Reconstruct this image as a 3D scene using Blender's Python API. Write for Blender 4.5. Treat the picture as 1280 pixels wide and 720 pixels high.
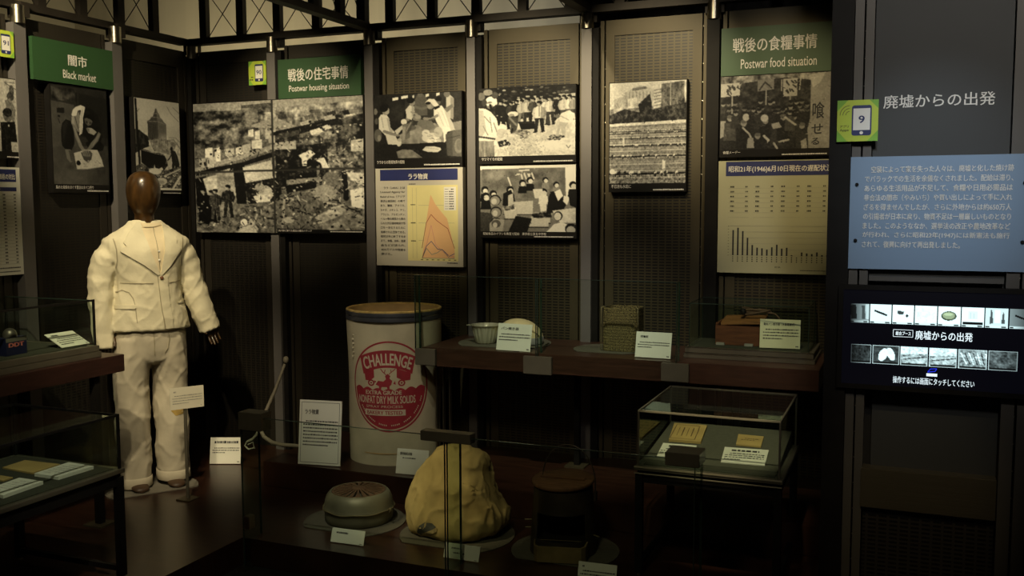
import bpy, bmesh, math, random
import numpy as np
from mathutils import Vector, Matrix, noise
from mathutils.bvhtree import BVHTree
from mathutils.geometry import delaunay_2d_cdt
for o in list(bpy.data.objects): bpy.data.objects.remove(o)
scene = bpy.context.scene
COL = scene.collection
random.seed(7)

# ---------------------------------------------------------------- camera, world, lights, exposure
F_PX = 1208.3
PITCH, ROLL, YAW = math.radians(4.924), math.radians(-0.17), math.radians(22.34)
EYE = Vector((0, 0, 1.55))
_rt = Vector((1, 0, 0)); _fw = Vector((0, math.cos(PITCH), -math.sin(PITCH))); _up = Vector((0, math.sin(PITCH), math.cos(PITCH)))
_r2 = math.cos(ROLL) * _rt + math.sin(ROLL) * _up
_u2 = -math.sin(ROLL) * _rt + math.cos(ROLL) * _up
RZ = Matrix.Rotation(YAW, 3, 'Z')
RT, UP, FW = RZ @ _r2, RZ @ _u2, RZ @ _fw
cd = bpy.data.cameras.new('camera'); cam = bpy.data.objects.new('camera', cd); COL.objects.link(cam)
cd.sensor_width = 36; cd.lens = F_PX / 1280 * 36; cd.clip_start = .05
M4 = Matrix((RT, UP, -FW)).transposed().to_4x4(); M4.translation = EYE
cam.matrix_world = M4
scene.camera = cam
scene.view_settings.view_transform = 'Standard'; scene.view_settings.look = 'None'
scene.view_settings.gamma = 1; scene.view_settings.use_curve_mapping = False
scene.view_settings.exposure = 0.9
w = bpy.data.worlds.new('hall_dark'); scene.world = w; w.use_nodes = True
w.node_tree.nodes['Background'].inputs[0].default_value = (.9, .8, .6, 1)
w.node_tree.nodes['Background'].inputs[1].default_value = .006
scene.cycles.use_denoising = True
scene.cycles.max_bounces = 8; scene.cycles.transparent_max_bounces = 24
scene.cycles.caustics_reflective = False; scene.cycles.caustics_refractive = False
scene.cycles.sample_clamp_indirect = 3

WARM = (1.0, .83, .52); WARMER = (1.0, .78, .42); NEUTRAL = (1.0, .90, .68); COOL = (.75, .88, 1.0)
def spot(name, loc, to, watt, deg, blend=.6, col=WARM, radius=.03):
    l = bpy.data.lights.new(name, 'SPOT'); l.energy = watt; l.color = col
    l.spot_size = math.radians(deg); l.spot_blend = blend; l.shadow_soft_size = radius
    o = bpy.data.objects.new(name, l); COL.objects.link(o); o.location = loc
    o.rotation_euler = (Vector(to) - Vector(loc)).to_track_quat('-Z', 'Y').to_euler()
    return o
def area(name, loc, to, watt, sx, sy, col=WARM):
    l = bpy.data.lights.new(name, 'AREA'); l.shape = 'RECTANGLE'; l.size = sx; l.size_y = sy; l.energy = watt; l.color = col
    o = bpy.data.objects.new(name, l); COL.objects.link(o); o.location = loc
    o.rotation_euler = (Vector(to) - Vector(loc)).to_track_quat('-Z', 'Y').to_euler()
    return o
spot('mannequin_spotlight', (-2.95, 2.55, 3.1), (-3.52, 3.72, 1.28), 85, 26, .9)
spot('mannequin_spotlight', (-2.2, 1.6, 3.0), (-3.5, 3.75, .85), 95, 30, .9)
spot('photo_spotlight', (-3.05, 2.3, 3.2), (-3.32, 4.7, 1.86), 165, 28, .9)
spot('photo_spotlight', (-2.3, 2.3, 3.2), (-2.46, 4.7, 1.84), 155, 27, .9)
spot('photo_spotlight', (-1.9, 2.3, 3.2), (-1.83, 4.7, 1.96), 200, 27, .9)
spot('photo_spotlight', (-1.2, 2.5, 3.2), (-1.17, 4.7, 2.10), 145, 24, .9)
spot('photo_spotlight', (-0.7, 2.3, 3.2), (-0.62, 4.7, 1.84), 78, 25, .9, WARMER)
spot('photo_spotlight', (-2.95, 1.9, 3.2), (-4.0, 3.95, 1.92), 165, 32, .9)
spot('case_spotlight', (-2.0, 1.9, 3.2), (-3.5, 3.1, .9), 52, 20, .8)
spot('case_spotlight', (-1.4, 1.4, 3.2), (-3.1, 2.6, .45), 60, 16, .8, NEUTRAL)
spot('shelf_spotlight', (-1.2, 2.6, 3.1), (-1.50, 4.30, .92), 92, 30, .9, NEUTRAL)
spot('shelf_spotlight', (-0.5, 2.7, 3.1), (-0.60, 4.40, .95), 44, 20, .8)
spot('drum_spotlight', (-2.0, 2.2, 3.1), (-2.45, 4.2, .72), 60, 22, .9, NEUTRAL)
spot('front_spotlight', (-2.9, 2.0, 3.0), (-1.92, 3.6, .32), 78, 12, .8, WARMER)
spot('front_spotlight', (-1.8, 2.0, 3.1), (-2.25, 3.66, .16), 52, 13, .9, NEUTRAL)
spot('table_spotlight', (-0.6, 2.2, 3.1), (-0.68, 3.82, .58), 95, 13, .5, WARM)
spot('panel_spotlight', (0.05, 1.6, 3.0), (0.06, 3.45, 1.60), 40, 21, 1., COOL)
spot('bay_spotlight', (0.4, .9, 3.2), (0.08, 3.45, 1.98), 60, 46, 1., (1, .93, .82), .15)
spot('hall_spotlight', (-1.0, .8, 3.4), (-1.9, 3.6, .3), 34, 60, 1., WARM, .2)
spot('added_band_spot', (0.036, 1.5, 3.1), (0.02, 3.44, .60), 26, 14, .9, WARMER)  # added lamp, placed for a warm highlight on the steel band
spot('added_label_spot', (-2.0, 1.7, 3.1), (-3.22, 3.75, .52), 75, 11, .9)  # added narrow lamp that brightens the caption plate and nearby card
area('upper_wall_lamp', (-3.9, 5.0, 2.25), (-3.9, 5.6, 3.0), 5, 2.2, .15, WARM)
area('upper_wall_lamp', (-2.2, 5.0, 2.25), (-2.2, 5.6, 3.0), 1.3, 1.0, .15, (1, .95, .85))

# a pixel of the 1280x720 picture to a point on a real plane of the room
def ray(px, py): return RT * ((px - 640) / F_PX) + UP * ((360 - py) / F_PX) + FW
def aty(px, py, y): d = ray(px, py); return EYE + d * ((y - EYE.y) / d.y)
def atx(px, py, x): d = ray(px, py); return EYE + d * ((x - EYE.x) / d.x)
def atz(px, py, z): d = ray(px, py); return EYE + d * ((z - EYE.z) / d.z)

# ---------------------------------------------------------------- materials
MATS = {}
def pm(name, col, rough=.5, metal=0., var=.12, scale=12., bump=0., bscale=60., emis=0., spec=.5, stretch=None, coat=0.):
    """a Principled material whose colour wanders with object-space noise"""
    if name in MATS: return MATS[name]
    m = bpy.data.materials.new(name); m.use_nodes = True; nt = m.node_tree; b = nt.nodes['Principled BSDF']
    b.inputs['Roughness'].default_value = rough; b.inputs['Metallic'].default_value = metal
    b.inputs['Specular IOR Level'].default_value = spec; b.inputs['Coat Weight'].default_value = coat
    tc = nt.nodes.new('ShaderNodeTexCoord'); mp = nt.nodes.new('ShaderNodeMapping')
    if stretch: mp.inputs['Scale'].default_value = stretch
    nt.links.new(tc.outputs['Object'], mp.inputs['Vector'])
    n = nt.nodes.new('ShaderNodeTexNoise'); n.inputs['Scale'].default_value = scale; n.inputs['Detail'].default_value = 5
    r = nt.nodes.new('ShaderNodeValToRGB')
    r.color_ramp.elements[0].position = .3; r.color_ramp.elements[1].position = .7
    r.color_ramp.elements[0].color = tuple(max(0, c * (1 - var)) for c in col) + (1,)
    r.color_ramp.elements[1].color = tuple(min(1, c * (1 + var)) for c in col) + (1,)
    nt.links.new(mp.outputs['Vector'], n.inputs['Vector']); nt.links.new(n.outputs['Fac'], r.inputs['Fac'])
    nt.links.new(r.outputs['Color'], b.inputs['Base Color'])
    if emis: nt.links.new(r.outputs['Color'], b.inputs['Emission Color']); b.inputs['Emission Strength'].default_value = emis
    if bump:
        n2 = nt.nodes.new('ShaderNodeTexNoise'); n2.inputs['Scale'].default_value = bscale; n2.inputs['Detail'].default_value = 4
        bp = nt.nodes.new('ShaderNodeBump'); bp.inputs['Strength'].default_value = bump; bp.inputs['Distance'].default_value = .004
        nt.links.new(mp.outputs['Vector'], n2.inputs['Vector'])
        nt.links.new(n2.outputs['Fac'], bp.inputs['Height']); nt.links.new(bp.outputs['Normal'], b.inputs['Normal'])
    MATS[name] = m
    return m

def glass_mat(name, tint, rim=0.):
    m = bpy.data.materials.new(name); m.use_nodes = True; nt = m.node_tree; nt.nodes.clear()
    out = nt.nodes.new('ShaderNodeOutputMaterial'); mx = nt.nodes.new('ShaderNodeMixShader')
    tr = nt.nodes.new('ShaderNodeBsdfTransparent'); gl = nt.nodes.new('ShaderNodeBsdfGlossy')
    fr = nt.nodes.new('ShaderNodeFresnel'); fr.inputs['IOR'].default_value = 1.3
    tr.inputs['Color'].default_value = (*tint, 1); gl.inputs['Roughness'].default_value = .02
    gl.inputs['Color'].default_value = (.9, 1, .95, 1)
    ge = nt.nodes.new('ShaderNodeNewGeometry'); fm = nt.nodes.new('ShaderNodeMath'); fm.operation = 'MULTIPLY'; iv = nt.nodes.new('ShaderNodeMath'); iv.operation = 'SUBTRACT'; iv.inputs[0].default_value = 1
    nt.links.new(ge.outputs['Backfacing'], iv.inputs[1]); nt.links.new(fr.outputs[0], fm.inputs[0]); nt.links.new(iv.outputs[0], fm.inputs[1])   # only the outer side mirrors
    nt.links.new(fm.outputs[0], mx.inputs[0]); nt.links.new(tr.outputs[0], mx.inputs[1]); nt.links.new(gl.outputs[0], mx.inputs[2])
    nt.links.new(mx.outputs[0], out.inputs[0])
    return m

def perforated_mat(name, col, hole=(.004, .0035, .003), metal=.4, rough=.45):
    """sheet with staggered slots; pattern in object metres (X across, Z up)"""
    m = bpy.data.materials.new(name); m.use_nodes = True; nt = m.node_tree; b = nt.nodes['Principled BSDF']
    b.inputs['Metallic'].default_value = metal; b.inputs['Roughness'].default_value = rough
    tc = nt.nodes.new('ShaderNodeTexCoord'); sp = nt.nodes.new('ShaderNodeSeparateXYZ')
    nt.links.new(tc.outputs['Object'], sp.inputs[0])
    def math_(op, a, c, d=None):
        n = nt.nodes.new('ShaderNodeMath'); n.operation = op
        for i, v in enumerate((a, c, d)):
            if v is None: continue
            if isinstance(v, (int, float)): n.inputs[i].default_value = v
            else: nt.links.new(v, n.inputs[i])
        return n.outputs[0]
    ax = math_('ADD', sp.outputs['X'], sp.outputs['Y'])
    zz = math_('MULTIPLY', math_('ADD', sp.outputs['Z'], 10.0), 1 / .0145)
    xx = math_('MULTIPLY', math_('ADD', ax, 10.0), 1 / .034)
    fz = math_('FRACT', zz, 0); fx = math_('FRACT', xx, 0)
    a = math_('COMPARE', fz, .5, .25); c = math_('COMPARE', fx, .5, .38)
    hole_f = math_('MULTIPLY', a, c)
    n = nt.nodes.new('ShaderNodeTexNoise'); n.inputs['Scale'].default_value = 5
    r = nt.nodes.new('ShaderNodeValToRGB')
    r.color_ramp.elements[0].color = tuple(k * .8 for k in col) + (1,); r.color_ramp.elements[1].color = tuple(k * 1.15 for k in col) + (1,)
    nt.links.new(tc.outputs['Object'], n.inputs['Vector']); nt.links.new(n.outputs['Fac'], r.inputs['Fac'])
    mx = nt.nodes.new('ShaderNodeMix'); mx.data_type = 'RGBA'
    nt.links.new(hole_f, mx.inputs[0]); nt.links.new(r.outputs[0], mx.inputs[6]); mx.inputs[7].default_value = (*hole, 1)
    nt.links.new(mx.outputs[2], b.inputs['Base Color'])
    inv = math_('MULTIPLY_ADD', hole_f, -metal, metal); nt.links.new(inv, b.inputs['Metallic'])
    return m

def picture_mat(name, emis=0.):
    m = bpy.data.materials.new(name); m.use_nodes = True; nt = m.node_tree; b = nt.nodes['Principled BSDF']
    a = nt.nodes.new('ShaderNodeAttribute'); a.attribute_name = 'tone'
    b.inputs['Roughness'].default_value = .55; b.inputs['Specular IOR Level'].default_value = .25
    nt.links.new(a.outputs['Color'], b.inputs['Base Color'])
    if emis:
        nt.links.new(a.outputs['Color'], b.inputs['Emission Color']); b.inputs['Emission Strength'].default_value = emis
    return m

# ---------------------------------------------------------------- shapes
class MB:
    def __init__(s): s.bm = bmesh.new()
    def _xf(s, vs, M):
        if M is not None: bmesh.ops.transform(s.bm, matrix=M, verts=vs)
        return s
    def _xf_all(s, M):
        bmesh.ops.transform(s.bm, matrix=M, verts=s.bm.verts); return s
    def box(s, a, b, bev=0., M=None):
        a, b = Vector(a), Vector(b)
        lo = Vector(map(min, a, b)); hi = Vector(map(max, a, b))
        r = bmesh.ops.create_cube(s.bm, size=1.0); vs = r['verts']
        bmesh.ops.transform(s.bm, matrix=Matrix.Translation((lo + hi) / 2) @ Matrix.Diagonal((*(hi - lo), 1)), verts=vs)
        if bev:
            es = list({e for v in vs for e in v.link_edges})
            r = bmesh.ops.bevel(s.bm, geom=es, offset=bev, segments=2, affect='EDGES', clamp_overlap=True)
            vs = list({v for f in r['faces'] for v in f.verts} | {v for v in vs if v.is_valid})
            vs = list({v for v in vs if v.is_valid})
        return s._xf(vs, M)
    def loft(s, rings, cap=True, closed=True):
        R = [[s.bm.verts.new(p) for p in ring] for ring in rings]
        n = len(R[0])
        for i in range(len(R) - 1):
            for j in range(n if closed else n - 1):
                k = (j + 1) % n
                s.bm.faces.new((R[i][j], R[i][k], R[i + 1][k], R[i + 1][j]))
        if cap:
            s.bm.faces.new(list(reversed(R[0]))); s.bm.faces.new(R[-1])
        return s
    def lathe(s, prof, c=(0, 0, 0), n=48, cap=True, sx=1., sy=1.):
        c = Vector(c)
        rings = [[c + Vector((r * sx * math.cos(2 * math.pi * j / n), r * sy * math.sin(2 * math.pi * j / n), z)) for j in range(n)] for r, z in prof]
        return s.loft(rings, cap)
    def tube(s, pts, r, n=10, cap=True):
        pts = [Vector(p) for p in pts]
        rs = r if isinstance(r, (list, tuple)) else [r] * len(pts)
        rings = []; ref = None
        for i, p in enumerate(pts):
            t = (pts[min(i + 1, len(pts) - 1)] - pts[max(i - 1, 0)]).normalized()
            if ref is None:
                ref = Vector((0, 0, 1)) if abs(t.z) < .9 else Vector((1, 0, 0))
            a = (ref - t * ref.dot(t)).normalized(); bb = t.cross(a); ref = a
            rings.append([p + (a * math.cos(2 * math.pi * j / n) + bb * math.sin(2 * math.pi * j / n)) * rs[i] for j in range(n)])
        return s.loft(rings, cap)
    def cyl(s, p0, p1, r, n=16): return s.tube([p0, p1], r, n)
    def prism(s, poly, Fm, d0, d1):
        """polygon in frame coordinates (u right, v down), between two heights off the face"""
        return s.loft([[Fm.p(u, v, d0) for u, v in poly], [Fm.p(u, v, d1) for u, v in poly]])
    def flat(s, poly, Fm, d):
        s.bm.faces.new([s.bm.verts.new(Fm.p(u, v, d)) for u, v in poly]); return s
    def rect(s, Fm, u0, v0, u1, v1, d):
        return s.flat([(u0, v0), (u1, v0), (u1, v1), (u0, v1)], Fm, d)
    def stroke(s, pts, wd, Fm, d):
        for (a, b) in zip(pts, pts[1:]):
            a, b = Vector(a), Vector(b); t = (b - a)
            if t.length < 1e-9: continue
            t.normalize(); nn = Vector((-t.y, t.x)) * wd / 2
            s.flat([tuple(a + nn), tuple(b + nn), tuple(b - nn), tuple(a - nn)], Fm, d)
        return s

class Frame:
    """top-left corner of a flat face, u to the right, v down, n out of it"""
    def __init__(s, O, U, V, N=None):
        s.O, s.U, s.V = Vector(O), Vector(U).normalized(), Vector(V).normalized()
        s.N = (Vector(N) if N else s.V.cross(s.U)).normalized()
    def p(s, u, v, d=0.): return s.O + s.U * u + s.V * v + s.N * d

ORG = {}
def obj(name, mb, mat, parent=None, smooth=False, local=False):
    bm = mb.bm if isinstance(mb, MB) else mb
    bmesh.ops.recalc_face_normals(bm, faces=bm.faces)
    me = bpy.data.meshes.new(name); bm.to_mesh(me); bm.free()
    return link_mesh(name, me, mat, parent, smooth, local)
def link_mesh(name, me, mat, parent=None, smooth=False, local=False):
    n = len(me.vertices); co = np.empty(n * 3); me.vertices.foreach_get('co', co); co = co.reshape(-1, 3)
    c = (co.min(0) + co.max(0)) / 2
    if not parent: c[2] = co.min(0)[2]
    co -= c; me.vertices.foreach_set('co', co.ravel()); me.update()
    if smooth:
        me.polygons.foreach_set('use_smooth', [True] * len(me.polygons))
    o = bpy.data.objects.new(name, me); COL.objects.link(o)
    if mat and not me.materials: me.materials.append(mat)
    c = Vector(c); o.location = c
    if parent:
        o.parent = parent
        o.location = c - ORG[parent]
    ORG[o] = c
    if smooth: o.data.set_sharp_from_angle(angle=math.radians(50))
    return o
def thing(name, label, cat, loc, group=None, local=False):
    o = bpy.data.objects.new(name, None); COL.objects.link(o); o.location = loc; o.empty_display_size = .05
    ORG[o] = Vector((0, 0, 0)) if local else Vector(loc)
    return tag(o, label, cat, group)
def tag(o, label, cat, group=None):
    o['label'] = label; o['category'] = cat
    if group: o['group'] = group
    return o
def struct(o): o['kind'] = 'structure'; return o
def copy_thing(root, loc):
    r = root.copy(); COL.objects.link(r); r.location = loc
    for ch in root.children:
        c = ch.copy(); COL.objects.link(c); c.parent = r
        for g in ch.children:
            d = g.copy(); COL.objects.link(d); d.parent = c
    return r

# text -> mesh fitted to a box of a face
def text_mesh(s, bold=0., spacing=1.):
    c = bpy.data.curves.new('writing', 'FONT'); c.body = s; c.resolution_u = 3; c.space_character = spacing
    o = bpy.data.objects.new('writing', c); COL.objects.link(o)
    dg = bpy.context.evaluated_depsgraph_get(); dg.update()
    me = bpy.data.meshes.new_from_object(o.evaluated_get(dg))
    bpy.data.objects.remove(o); bpy.data.curves.remove(c)
    n = len(me.vertices); co = np.empty(n * 3); me.vertices.foreach_get('co', co); co = co.reshape(-1, 3)
    fc = [tuple(p.vertices) for p in me.polygons]; bpy.data.meshes.remove(me)
    co = co[:, :2]
    if bold:     # heavier strokes: the same glyphs again, a hair to either side
        sh = [(-bold, 0), (bold, 0), (0, bold)]
        co = np.concatenate([np.column_stack([co + np.array(d), np.full(n, k * .00022)]) for k, d in enumerate(sh)]); fc = [tuple(i + n * k for i in f) for k in range(len(sh)) for f in fc]
    else: co = np.column_stack([co, np.zeros(n)])
    return co, fc
def put_text(mb, s, Fm, u0, v0, u1, v1, d=.0012, bold=0., mapf=None, keep=False, spacing=1.):
    co, fc = text_mesh(s, bold, spacing)
    lo, hi = co[:, :2].min(0), co[:, :2].max(0); sz = np.maximum(hi - lo, 1e-6)
    sx, sy = (u1 - u0) / sz[0], (v1 - v0) / sz[1]
    if keep: sx = sy = min(sx, sy)
    cx, cy = (u0 + u1) / 2, (v0 + v1) / 2
    vs = []
    for x, y, dz in co:
        u = cx + (x - (lo[0] + hi[0]) / 2) * sx; v = cy - (y - (lo[1] + hi[1]) / 2) * sy
        if mapf: u, v = mapf(u, v)
        vs.append(mb.bm.verts.new(Fm.p(u, v, d + dz)))
    for f in fc:
        try: mb.bm.faces.new([vs[i] for i in f])
        except ValueError: pass
    return mb
def fine_print(mb, Fm, u0, v0, u1, v1, rows, d=.0012, h=.5, seed=0, ragged=True):
    """rows of print too small to read"""
    rnd = random.Random(seed); step = (v1 - v0) / rows
    for i in range(rows):
        end = u1 if (i < rows - 1 or not ragged) else u0 + (u1 - u0) * rnd.uniform(.4, .8)
        u = u0 + (step * .8 if i == 0 else 0)
        while u < end:
            w_ = step * rnd.uniform(.25, .8)
            e = min(u + w_, end)
            if e - u > step * .1:
                y = v0 + step * (i + .5 - h / 2); mb.rect(Fm, u, y + step * rnd.uniform(0, .1), e, y + step * h, d)
            u = e + step * rnd.uniform(.12, .22)
    return mb

# a printed picture: a fine mesh whose points carry the print's tones
class Pic:
    def __init__(s, w, h, base=.5, seed=1, k=1.8):
        w, h = int(w * k), int(h * k)
        s.w, s.h = w, h; s.rs = np.random.RandomState(seed)
        s.U, s.V = np.meshgrid((np.arange(w) + .5) / w, (np.arange(h) + .5) / h)
        s.a = np.full((h, w), float(base))
    def noise(s, fx, fy, octv=3):
        out = np.zeros((s.h, s.w)); amp = 1.; tot = 0.
        for o in range(octv):
            gx, gy = int(fx * 2 ** o) + 2, int(fy * 2 ** o) + 2
            g = s.rs.rand(gy + 1, gx + 1)
            x, y = s.U * (gx - 1), s.V * (gy - 1); xi, yi = x.astype(int), y.astype(int)
            tx, ty = x - xi, y - yi; tx = tx * tx * (3 - 2 * tx); ty = ty * ty * (3 - 2 * ty)
            v = (g[yi, xi] * (1 - tx) + g[yi, xi + 1] * tx) * (1 - ty) + (g[yi + 1, xi] * (1 - tx) + g[yi + 1, xi + 1] * tx) * ty
            out += v * amp; tot += amp; amp *= .6
        return out / tot
    def mask(s, pts):
        m = np.zeros((s.h, s.w), bool); n = len(pts)
        for i in range(n):
            (x0, y0), (x1, y1) = pts[i], pts[(i + 1) % n]
            if y0 == y1: continue
            m ^= ((s.V >= min(y0, y1)) & (s.V < max(y0, y1)) & (s.U < x0 + (s.V - y0) * (x1 - x0) / (y1 - y0)))
        return m
    def poly(s, pts, t, tex=.0): 
        m = s.mask(pts); s.a[m] = t
        if tex: s.a[m] += (s.rs.rand(m.sum()) - .5) * tex
        return s
    def ell(s, x, y, rx, ry, t, rot=0.):
        dx, dy = s.U - x, s.V - y; c, k = math.cos(rot), math.sin(rot)
        asp = s.h / s.w
        dy2 = dy * asp; u = (dx * c + dy2 * k) / rx; v = (-dx * k + dy2 * c) / (ry * asp)
        s.a[u * u + v * v < 1] = t; return s
    def line(s, pts, wd, t):
        asp = s.h / s.w
        for (x0, y0), (x1, y1) in zip(pts, pts[1:]):
            ax, ay, bx, by = x0, y0 * asp, x1, y1 * asp; px, py = s.U - ax, s.V * asp - ay
            dx, dy = bx - ax, by - ay; q = dx * dx + dy * dy + 1e-9
            k = np.clip((px * dx + py * dy) / q, 0, 1)
            s.a[(px - k * dx) ** 2 + (py - k * dy) ** 2 < (wd / 2) ** 2] = t
        return s
    def grain(s, amp, fx=40, fy=40, octv=3): s.a += (s.noise(fx, fy, octv) - .5) * amp; return s
    def patch(s, pts, amp, fx=60, fy=60):
        m = s.mask(pts); s.a[m] += ((s.noise(fx, fy, 3) - .5) * amp)[m]; return s
    def detail(s, n, size=.03, amp=.28, box=(0, 0, 1, 1)):
        """small strokes a little lighter or darker than what they lie on"""
        for i in range(n):
            x, y = box[0] + s.rs.rand() * (box[2] - box[0]), box[1] + s.rs.rand() * (box[3] - box[1]); t = s.a[min(int(y * s.h), s.h - 1), min(int(x * s.w), s.w - 1)]
            a = s.rs.rand() * 3.14; l_ = size * (.4 + s.rs.rand()); t2 = np.clip(t + (s.rs.rand() - .58) * 2 * amp, .02, 1)
            s.line([(x, y), (x + math.cos(a) * l_, y + math.sin(a) * l_ * s.w / s.h)], size * (.18 + .3 * s.rs.rand()), t2)
        return s
    def person(s, x, y, h, coat, face=.75, hair=.08, lean=0., legs=None):
        """a standing figure of height h, feet at (x, y), lit from one side"""
        asp = s.w / s.h; w_ = h / asp * .15
        legs = coat if legs is None else legs; t = x + lean * h / asp; sh = lambda v, k: max(.02, v * k)
        for q in (-1, 1):
            s.poly([(x + q * w_ * .75 - w_ * .3, y), (x + q * w_ * .75 + w_ * .35, y), (t + w_ * (.05 + .75 * (q > 0)), y - h * .5), (t - w_ * (.05 + .75 * (q < 0)), y - h * .5)], sh(legs, .75 if q > 0 else 1))
            s.ell(x + q * w_ * .8 - w_ * .1, y, w_ * .42, h * .018, .06)
        tor = [(t - w_ * .9, y - h * .44), (t + w_ * .9, y - h * .44), (t + w_ * 1.0, y - h * .76), (t + w_ * .35, y - h * .84), (t - w_ * .35, y - h * .84), (t - w_ * 1.0, y - h * .76)]
        s.poly(tor, coat); s.poly([(t + w_ * .25, y - h * .44), tor[1], tor[2], tor[3]], sh(coat, .68))
        for q in (-1, 1):
            s.line([(t + q * w_ * .95, y - h * .76), (t + q * w_ * 1.25, y - h * .60), (t + q * w_ * .95, y - h * .47)], w_ * .42, sh(coat, .9 if q < 0 else .6)); s.ell(t + q * w_ * .92, y - h * .455, w_ * .2, h * .02, face * .9)
        s.line([(t, y - h * .83), (t, y - h * .5)], w_ * .1, sh(coat, .5)); s.ell(t, y - h * .85, w_ * .28, h * .03, face * .7)
        s.ell(t, y - h * .915, w_ * .52, h * .075, face); s.ell(t + w_ * .25, y - h * .905, w_ * .26, h * .055, sh(face, .7)); s.ell(t, y - h * .96, w_ * .56, h * .04, hair); s.ell(t + w_ * .35, y - h * .935, w_ * .25, h * .05, hair)
        return s
    def shade(s, x, y, rx, ry, amt):
        """soft lighter or darker pool inside the picture"""
        d = ((s.U - x) / rx) ** 2 + ((s.V - y) / ry) ** 2; s.a = s.a + amt * np.exp(-d * 1.4); return s
    def mesh(s, name, Fm, u0, v0, u1, v1, d, mat, parent, tint=(1., .97, .86), gamma=2.0, rgb=None):
        a = np.clip(s.a, 0.01, 1.0); w_, h_ = s.w, s.h
        
        for _ in range(1):      # the softness of a print
            k = (a[1:-1, 1:-1] * 4 + a[:-2, 1:-1] + a[2:, 1:-1] + a[1:-1, :-2] + a[1:-1, 2:] + .5 * (a[:-2, :-2] + a[2:, 2:] + a[2:, :-2] + a[:-2, 2:])) / 10; a[1:-1, 1:-1] = k
        lin = a ** gamma * .86
        co = np.empty((h_, w_, 3))
        us = u0 + (u1 - u0) * np.arange(w_) / (w_ - 1); vs = v0 + (v1 - v0) * np.arange(h_) / (h_ - 1)
        co[:] = np.array(Fm.p(0, 0, d)) + us[None, :, None] * np.array(Fm.U) + vs[:, None, None] * np.array(Fm.V)
        i = np.arange(w_ * h_).reshape(h_, w_)
        q = np.stack([i[:-1, :-1], i[1:, :-1], i[1:, 1:], i[:-1, 1:]], -1).reshape(-1, 4)
        if np.dot(np.cross(np.array(Fm.V), np.array(Fm.U)), np.array(Fm.N)) < 0: q = q[:, ::-1]
        me = bpy.data.meshes.new(name); me.vertices.add(w_ * h_); me.vertices.foreach_set('co', co.ravel())
        me.loops.add(q.size); me.loops.foreach_set('vertex_index', q.ravel().astype(np.int32))
        me.polygons.add(len(q)); me.polygons.foreach_set('loop_start', np.arange(0, q.size, 4, dtype=np.int32))
        me.update(calc_edges=True)
        at = me.attributes.new('tone', 'FLOAT_COLOR', 'POINT')
        c4 = np.ones((h_, w_, 4)); c4[..., :3] = lin[..., None] * np.array(tint)
        if rgb is not None: c4[..., :3] = np.clip(rgb, 0, 1)
        at.data.foreach_set('color', c4.ravel().astype(np.float32))
        me.validate()
        return link_mesh(name, me, mat, parent)

def wrap_patch(name, poly, bvh, mat, parent, off=.004, th=.003, step=.012, cast=None):
    """cloth piece with outline poly (x, z) laid on a front surface (seen along +y)"""
    xs = [p[0] for p in poly]; zs = [p[1] for p in poly]
    pts = []; n = len(poly)
    for i in range(n):
        a, b = Vector(poly[i]), Vector(poly[(i + 1) % n]); k = max(1, int((b - a).length / step))
        pts += [a.lerp(b, j / k) for j in range(k)]
    nb = len(pts); edges = [(i, (i + 1) % nb) for i in range(nb)]
    def inside(x, z):
        c = False
        for i in range(n):
            (x0, z0), (x1, z1) = poly[i], poly[(i + 1) % n]
            if (z0 > z) != (z1 > z) and x < x0 + (z - z0) * (x1 - x0) / (z1 - z0): c = not c
        return c
    x = min(xs)
    while x < max(xs):
        z = min(zs)
        while z < max(zs):
            if inside(x, z) and all((Vector((x, z)) - q).length > step * .5 for q in pts[:nb]): pts.append(Vector((x, z)))
            z += step
        x += step
    vco, _, fcs, *_r = delaunay_2d_cdt([Vector(p) for p in pts], edges, [], 1, 1e-5)
    bm = bmesh.new(); F_, B_ = [], []; last = 0
    for p in vco:
        if cast:
            q, nn = cast(p); F_.append(bm.verts.new(q + nn * (off + th))); B_.append(bm.verts.new(q + nn * (off - .004))); continue
        hit = bvh.ray_cast(Vector((p.x, -3, p.y)), Vector((0, 1, 0)))
        y = hit[0].y if hit[0] else last
        last = y
        F_.append(bm.verts.new((p.x, y - off - th, p.y))); B_.append(bm.verts.new((p.x, y - off + .004, p.y)))
    cnt = {}
    for f in fcs:
        bm.faces.new([F_[i] for i in f]); bm.faces.new([B_[i] for i in reversed(f)])
        for a, b in zip(f, list(f[1:]) + [f[0]]): cnt[(a, b)] = cnt.get((a, b), 0) + 1
    for a, b in cnt:
        if (b, a) not in cnt:
            bm.faces.new((F_[b], F_[a], B_[a], B_[b]))
    return obj(name, bm, mat, parent, smooth=True)

# ---------------------------------------------------------------- the room
YB, XL, YK = 4.70, -4.00, 3.45            # back wall, left wall, front of the right-hand bay
PZ, SZ = .12, .25                         # raised floor, step along the back wall
m_dark = pm('dark_wall_paint', (.012, .011, .010), .8, var=.2)
m_floor = pm('dark_carpet', (.008, .007, .007), .95, var=.3, scale=80)
m_wood = pm('red_brown_floorboards', (.034, .0145, .0085), .28, var=.35, scale=6, stretch=(1, 8, 1), spec=.5)
m_shelf = pm('dark_red_brown_veneer', (.050, .022, .014), .38, var=.3, scale=5, stretch=(1.5, 12, 12))
m_shelf2 = pm('dark_maroon_veneer', (.040, .016, .012), .42, var=.3, scale=5, stretch=(12, 1.5, 12))
m_bronze = pm('bronze_painted_steel', (.074, .061, .034), .5, .35, var=.12, scale=4)
m_perf = perforated_mat('perforated_bronze_steel', (.076, .063, .035))
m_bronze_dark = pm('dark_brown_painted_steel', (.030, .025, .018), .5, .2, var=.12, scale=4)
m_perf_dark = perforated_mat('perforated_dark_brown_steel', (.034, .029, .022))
m_post = pm('grey_steel_post', (.17, .16, .155), .55, .3, var=.1, scale=3)
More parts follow.
